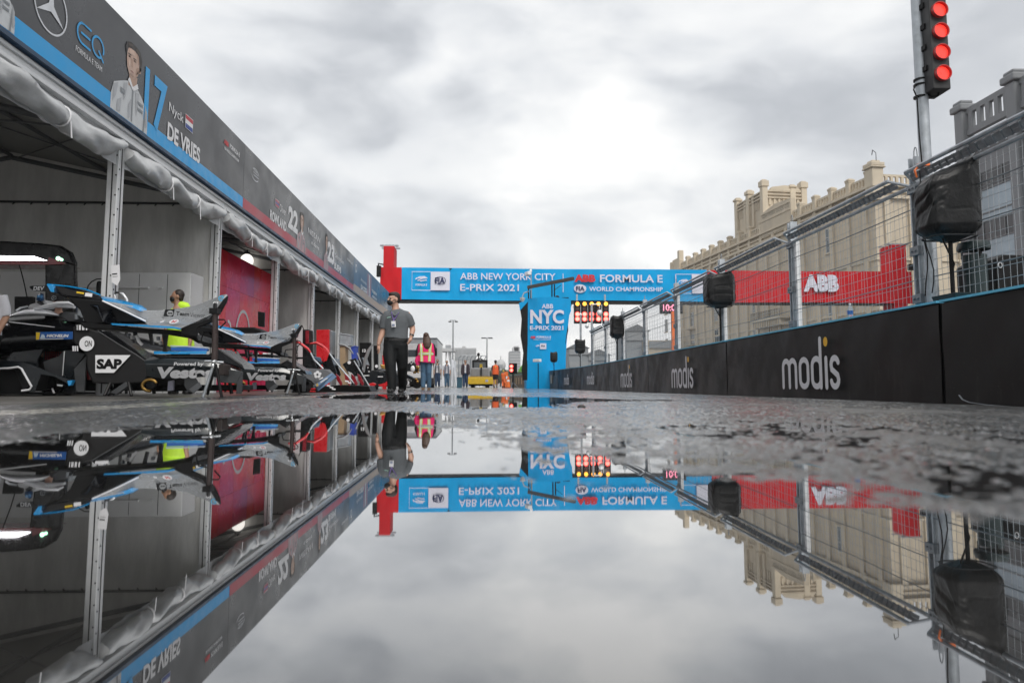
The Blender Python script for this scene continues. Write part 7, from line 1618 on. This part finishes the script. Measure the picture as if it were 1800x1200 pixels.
# --- woman in the pink vest, seen from behind
def woman_extras(t, top, Q, hr, hc):
    c = MB(); c.tube([Q(-.2, 82), Q(0, 79), Q(0, 70), Q(0, 60), Q(-.5, 52), Q(-1, 47.5)], [.12, .24, .265, .255, .275, .285], 20, flat=.62); v = melt(c, 'vest', m_pink, t, .016, 3)
    # reflective tapes lie on the vest: lime edges with a silver centre
    for nm, w, m, dd in (('lime_tape', .040, m_lime, 0.0), ('silver_tape', .018, m_refl, -.006)):
        for s in (-1, 1):
            c = MB(); pts = [Q(7.5 * s, 80, -.115 + dd), Q(7.6 * s, 74, -.155 + dd), Q(7.4 * s, 66, -.158 + dd), Q(7 * s, 58, -.158 + dd), Q(6.6 * s, 49, -.17 + dd)]
            vs = []; [vs.extend((p - Xp * w, p + Xp * w)) for p in pts]; c.add(vs, [(2 * i, 2 * i + 1, 2 * i + 3, 2 * i + 2) for i in range(4)]); c.build(nm, m, v)
        c = MB(); pts = [Q(14.5 * math.sin(R(a)), 62.5, -.172 * math.cos(R(a)) + dd - .004) for a in range(-80, 81, 10)]; vs = []; [vs.extend((p - Zp * w, p + Zp * w)) for p in pts]; c.add(vs, [(2 * i, 2 * i + 2, 2 * i + 3, 2 * i + 1) for i in range(len(pts) - 1)]); c.build(nm, m, v)
    c = MB(); c.ball(hc + Vector((0, 0, 1.5 * hr)), (5.2 * hr, 5.8 * hr, 5.6 * hr)); c.tube([hc + Vector((0, -2 * hr, 1 * hr)), hc + Vector((1.5 * hr, -4 * hr, -6 * hr)), hc + Vector((2.2 * hr, -7 * hr, -13 * hr)), hc + Vector((2.6 * hr, -8.4 * hr, -19 * hr)), hc + Vector((2.0 * hr, -8.4 * hr, -23 * hr))], [5.4 * hr, 6.8 * hr, 7.4 * hr, 6.2 * hr, 3.0 * hr], 14, flat=.5)
    c.tube([hc + Vector((2 * hr, -2 * hr, 0)), hc + Vector((6 * hr, -4 * hr, -6 * hr)), hc + Vector((8.4 * hr, -5 * hr, -11 * hr))], [3 * hr, 2.6 * hr, .9 * hr], 10)
    melt(c, 'long_hair', m_hairb, t, .014, 2)
    c = MB(); c.tube([Q(10, 79), Q(14.5, 70, .0), Q(15.2, 63, .1), Q(11, 62.5, .3)], [.075, .07, .065, .05], 10); c.tube([Q(-10, 79), Q(-14.8, 66, .0), Q(-15.5, 54, .05)], [.075, .07, .05], 10); melt(c, 'sleeve', m_blackc, t, .016, 2)
    c = MB(); c.tube([Q(-14.5, 58, -.04), Q(-15, 50, -.06), Q(-14, 43, -.05)], [.05, .08, .05], 10, flat=.5); c.build('hanging_cloth', m_pink, t, smooth=50)
figure('woman with long brown hair in pink reflective vest and jeans, seen from behind', 20.6, 749, 584, 685, m_blackc, m_jean, -1, skin=m_skin, hair=m_hairb, extras=woman_extras, stride=1.4, shoe=M('cream_brown_shoe', (.20, .13, .08), .6))
# --- mechanics in the first tent
def yellow_extras(t, top, Q, hr, hc):
    c = MB(); c.tube([Q(0, 60), Q(0, 52), Q(.4, 43)], [.205, .225, .235], 18, flat=.72); melt(c, 'shirt_hem', m_neon, t, .02, 2)
    c = MB(); c.tube([Q(-3, 85, .02), Q(2, 84.5, .02), Q(7, 83, .02), Q(10, 80, .02)], [.05, .075, .08, .05], 12); melt(c, 'shirt_collar', m_neon, t, .014, 2)
    m3 = Matrix.Rotation(R(-70), 3, 'Z'); c = MB(); c.ball(hc + m3 @ Vector((0, -3.4 * hr, -2.9 * hr)), (3.7 * hr, 3.0 * hr, 3.1 * hr), m3); c.build('face_mask', m_mask, t, smooth=60)
figure('mechanic in neon yellow shirt with black mask, standing behind the front wing', 11.6, 315, 508, 692, m_neon, m_trous, 1, extras=yellow_extras, lean=-2.0, hrot=-70)
def edge_extras(t, top, Q, hr, hc):
    c = MB(); c.tube([Q(-9, 80), Q(-9, 62), Q(-9, 50)], .02, 6); c.build('shirt_piping', M('violet_piping', (.12, .08, .30), .6), t)
figure('mechanic in white shirt and dark trousers at the left edge beside the race car', 8.7, -23, 474, 698, m_shirt, m_trous, 1, lean=4.0, extras=edge_extras)
Yq = 10.35
def cap_extras(t, top, Q, hr, hc):
    c = MB(); c.ball(hc + Vector((0, .5 * hr, 2.8 * hr)), (5.2 * hr, 6.2 * hr, 4.6 * hr)); c.tube([hc + Vector((2 * hr, -3 * hr, 1.8 * hr)), hc + Vector((4 * hr, -8.5 * hr, 1.2 * hr))], [4 * hr, 2.4 * hr], 10, flat=.25); cp = melt(c, 'cap', m_blackc, t, .012, 2)
    c = MB(); o = hc + Vector((-1.2 * hr, -5.9 * hr, 3.4 * hr)); stroke(c, o, Xp, Zp, [arc(0, 0, 2.2 * hr, 2.2 * hr, 0, 360, 18), [(0, 0), (0, 2.1 * hr)], [(0, 0), (1.8 * hr, -1.1 * hr)], [(0, 0), (-1.8 * hr, -1.1 * hr)]], .4 * hr, 0); c.build('cap_emblem', m_galv, cp)
figure('mechanic in black cap leaning behind the race car halo', Yq, 103, 519, 692, m_blackc, m_trous, 1, skin=m_skin, hrot=50, extras=cap_extras)

# ------------------------------------------------------------------ vehicles and small things at the end of the lane
YV = 55.0; kv = YV / FPX
v = thing('yellow_utility_vehicle', 'grey utility vehicle with black roll cage behind a wide yellow front barrier', 'vehicle', tuple(PY(850, 681, YV)))
V = lambda x, y, dy=0.0: PY(x, y, YV) + Yp * dy
def vbox(name, xa, ya, xb, yb, y0, y1, mat, bev=.03):
    a, b = V(xa, yb), V(xb, ya); c = MB(); c.box2((a.x, YV + y0, a.z), (b.x, YV + y1, b.z)); return c.build(name, mat, v, bevel=bev)
vbox('body', 826.5, 646, 861, 663, .5, 3.2, M('primer_grey', (.30, .30, .31), .5)); vbox('hood', 828, 647.5, 840, 661, .42, .5, M('hood_grey', (.22, .22, .225), .5), .02); vbox('hood', 848, 647.5, 859, 661, .42, .5, M('hood_grey', (.22, .22, .225), .5), .02)
vbox('front_barrier', 821, 663.5, 874, 675, -.3, .1, M('safety_yellow', (.72, .46, .02), .45)); vbox('barrier_ledge', 821, 661.5, 874, 663.2, -.25, .2, M('safety_yellow_dark', (.55, .34, .02), .5)); vbox('mast', 844.6, 645, 847, 664, .2, .4, m_black, .01)
vbox('yellow_seat', 843, 639, 848, 647, 1.0, 1.6, m_yel); vbox('chassis', 824, 675, 866, 678, .1, 3.0, m_black)
c = MB()
for x in (831.5, 856): 
    for dy in (.7, 2.6): c.tube([V(x - .3, 633.5, dy), V(x, 648, dy)], .07, 8)
for dy in (.7, 2.6): c.tube([V(831, 633.5, dy), V(856, 633.5, dy)], .08, 8)
for x in (831.5, 856): c.tube([V(x, 633.5, .7), V(x, 633.5, 2.6)], .07, 8)
c.tube([V(836, 633, 1), V(842, 629, 1), V(845, 629, 1), V(850, 633, 1)], .05, 6); c.tube([V(841, 633, 1), V(841, 622, 1)], .04, 6); c.ball(V(841, 622, 1), (.12, .12, .15)); c.build('roll_cage', m_black, v)
vbox('windscreen', 832.5, 635, 855, 646, 1.8, 1.84, M('smoky_screen', (.10, .11, .12), .15), .005)
for x in (831, 857):
    for dy in (.8, 2.5): q = V(x, 677.2, dy); c = MB(); c.tube([(q.x - .16, q.y, .16), (q.x - .12, q.y, .16), (q.x + .12, q.y, .16), (q.x + .16, q.y, .16)], [.12, .16, .16, .12], 16); c.build('wheel', m_black, v, smooth=40)
pquad(v, 'emblem', [(853, 667), (858, 667), (858, 671), (853, 671)], YV - .3, M('pale_lilac', (.42, .42, .52), .5), .01)
# blue bin and white banners by the walking men
t = thing('blue_container', 'square blue container on the ground left of the jacketed man', 'container', tuple(PY(808, 680, 50)))
a, b_ = PY(803, 679, 50), PY(812, 664, 50); c = MB(); c.box2((a.x, 50, 0), (b_.x, 50.5, b_.z)); c.build('bin', M('faded_blue_plastic', (.06, .18, .26), .5), t, bevel=.02); c = MB(); c.box2((a.x - .02, 49.98, b_.z), (b_.x + .02, 50.52, b_.z + .05)); c.build('lid', M('faded_blue_plastic', (.06, .18, .26), .5), t)
for x0, x1, yt, Y, lb, s in ((793, 802, 630, 60, 'tall narrow white banner beside the walking men', 1), (774, 781, 640, 62, 'shorter white banner behind the walking men', 2), (798, 803.5, 650, 58, 'small white board low beside the blue container', 3)):
    t = thing('banner', lb, 'banner', tuple(PY((x0 + x1) / 2, 680, Y))); a, b_ = PY(x0, 679.5, Y), PY(x1, yt, Y)
    c = MB(); n = 8; vs = []; fs = []
    for j in range(13):
        for i in range(n + 1): q = i / n; vs.append((a.x + (b_.x - a.x) * q, Y + .05 * math.sin(q * 7 + j * .4), .1 + (b_.z - .1) * j / 12 * (1 - .12 * q)))
    for j in range(12):
        for i in range(n): z = j * (n + 1) + i; fs.append((z, z + 1, z + n + 2, z + n + 1))
    c.add(vs, fs); c.build('cloth', M('white_banner_cloth', (.68, .70, .74), .6, var=.08), t, smooth=60); c = MB(); c.tube([(a.x - .03, Y, 0), (a.x - .03, Y, b_.z + .2)], .03, 6); c.build('pole', m_galv, t)
t = thing('peaked_tent', 'white peaked event tent roof below the far control tower', 'tent', tuple(PY(787, 680, 75)))
c = MB(); a, m_, b_ = PY(776, 655, 75), PY(787, 618, 75), PY(798, 655, 75)
prof = [(0, 1.0), (.2, .62), (.45, .34), (.7, .15), (1.0, .03)]
c.loft([[(m_.x + s * (b_.x - a.x) / 2 * w, 75 + d * (b_.x - a.x) / 2 * w, a.z + (m_.z - a.z) * h) for s, d in ((-1, -1), (1, -1), (1, 1), (-1, 1))] for h, w in prof]); c.build('roof', M('white_tent_cloth', (.75, .76, .78), .5, var=.05), t, smooth=30)
c = MB()
for s in (-1, 1):
    for d in (-1, 1): c.tube([(m_.x + s * (b_.x - a.x) / 2 * .95, 75 + d * (b_.x - a.x) / 2 * .95, 0), (m_.x + s * (b_.x - a.x) / 2 * .95, 75 + d * (b_.x - a.x) / 2 * .95, a.z)], .06, 6)
c.build('pole', m_galv, t)
# grey lorry behind the woman
YL = 48.0; t = thing('lorry', 'pale grey lorry parked behind the woman in the pink vest', 'lorry', tuple(PY(730, 681, YL)))
def lbox(name, xa, ya, xb, yb, y0, y1, mat, bev=.05): a, b = PY(xa, yb, YL), PY(xb, ya, YL); c = MB(); c.box2((a.x, YL + y0, a.z), (b.x, YL + y1, b.z)); return c.build(name, mat, t, bevel=bev)
lbox('box_body', 712, 594, 767, 664, .6, 8.0, M('pale_lorry_grey', (.66, .68, .68), .45, var=.05)); lbox('cab', 716, 606, 764, 668, -1.0, .55, M('lorry_cab_grey', (.62, .65, .66), .4)); lbox('windscreen', 720, 616, 760, 628, -1.03, -.99, m_glass, .02); lbox('bumper', 716, 664, 764, 675, -1.1, .5, m_dark)
lbox('top_trim', 711.5, 592.5, 767.5, 595, .5, 8.05, m_galvd, .02)
for x in (720, 760): q = PY(x, 674, YL); c = MB(); c.tube([(q.x - .15, YL - .2, .45), (q.x + .15, YL - .2, .45)], .45, 18); c.build('wheel', m_black, t, smooth=40)
for x in (713, 767): q = PY(x, 620, YL); c = MB(); c.box((q.x, YL - 1.1, q.z), (.22, .12, .55)); c.build('mirror', m_black, t, bevel=.03)
# red signal lamps low on the right, cones and far curved fence
YZ = 42.0; t = thing('low_signal_light', 'low black signal box with two lit red lamps left of the blue tower', 'signal light', tuple(PY(902, 680, YZ)))
a, b_ = PY(895.5, 657, YZ), PY(909, 638, YZ); c = MB(); c.box2((a.x, YZ, a.z), (b_.x, YZ + .35, b_.z)); c.build('housing', m_black, t, bevel=.02)
for y in (643.5, 650.5):
    q = PY(899, y, YZ); c = MB(); c.disc(q - Yp * .004, -Yp, .115, .01, 18); c.build('lamp_halo', m_lens, t); c = MB(); c.disc(q - Yp * .012, -Yp, .085, .015, 18); c.build('lamp', m_hot, t)
q = PY(902, 657, YZ); c = MB(); c.tube([(q.x, YZ + .15, 0), (q.x, YZ + .15, q.z)], .05, 8); c.build('post', m_dark, t)
c = MB()
for k_ in range(3): c.tube([(q.x, YZ + .15, .35), (q.x + .3 * math.cos(k_ * 2.1), YZ + .15 + .3 * math.sin(k_ * 2.1), 0)], .03, 6)
c.build('foot', m_galvd, t)
t = thing('green_vest_bundle', 'lime green jacket lying over the wall at the foot of the blue tower', 'jacket', tuple(PY(918, 663, 40.2)))
c = MB(); q = PY(917, 661, 40.2); c.loft([[(q.x + w * math.cos(a) * (1 + .25 * math.sin(3 * a)), 40.2 + .2 * math.sin(a), z) for a in np.linspace(0, 5.6, 10)] for z, w in ((BTOP + .01, .2), (BTOP + .12, .17), (BTOP + .25, .10), (BTOP + .36, .03))]); c.build('cloth', M('lime_cloth', (.30, .75, .12), .6), t, smooth=60)
t = thing('far_fence', 'pale curved steel safety fence far behind the yellow vehicle', 'fence', tuple(PY(820, 680, 78)))
c = MB()
for x in (806, 813, 820, 827, 834, 843, 852): 
    c.tube([PY(x, 679, 78), PY(x, 632, 78), PY(x + 1.5, 627.5, 78), PY(x + 5, 625, 78)], .05, 6)
c.build('post', m_galvd, t); c = MB()
for y in np.arange(632, 678, 4.0): c.tube([PY(806, float(y), 78), PY(853, float(y), 78)], .02, 4)
for x in np.arange(806, 853, 1.6): c.tube([PY(float(x), 678, 78), PY(float(x), 632, 78)], .012, 4)
c.tube([PY(811, 625, 78), PY(857, 625, 78)], .05, 6); c.build('wire_mesh', m_wire, t)
for i, (x, yb_, Y, h) in enumerate(((889, 679.5, 48, 1.1), (893.5, 679.8, 46, .75))):
    t = thing('traffic_cone', ('taller orange barrel marker with white bands beside the low signal light', 'small orange traffic cone before the low signal light')[i], 'cone', tuple(PY(x, yb_, Y)))
    q = PY(x, 670, Y); c = MB(); c.tube([(q.x, Y, .03), (q.x, Y, h)], [.22 - .06 * i, .05 + .1 * (1 - i)], 16); bb = c.build('cone_body', m_orange, t, smooth=40)
    c = MB(); rr_ = lambda z: (.22 - .06 * i) + ((.05 + .1 * (1 - i)) - (.22 - .06 * i)) * (z - .03) / (h - .03) + .004
    c.tube([(q.x, Y, h * .55), (q.x, Y, h * .72)], [rr_(h * .55), rr_(h * .72)], 16); c.build('white_band', m_white, bb); c = MB(); c.box((q.x, Y, .02), (.5 - .15 * i, .5 - .15 * i, .04)); c.build('base', m_black, t)
# pebble in the puddle
pz = PZ(1022, 718, .0); t = thing('pebble', 'small dark stone lying on the wet asphalt before the barrier', 'stone', tuple(pz)); c = MB(); c.ball(pz + Zp * .008, (.022, .018, .014), nu=9, nv=6); c.build('stone', M('dark_stone', (.04, .04, .04), .7, var=.3, vs=80), t, smooth=60)
# ------------------------------------------------------------------ damp air: far things fade
hz = MB(); hz.box2((-1600, -600, -1.1), (1600, 1600, 42)); hz = hz.build('haze'); hz['kind'] = 'stuff'
mh = bpy.data.materials.new('haze'); mh.use_nodes = True; th = NT(mh.node_tree); th.n.clear()
pv = th.add('ShaderNodeVolumePrincipled'); pv.inputs['Color'].default_value = (.93, .95, .98, 1); pv.inputs['Density'].default_value = .0005
oh = th.add('ShaderNodeOutputMaterial'); th.l.new(pv.outputs[0], oh.inputs['Volume']); hz.data.materials.append(mh)
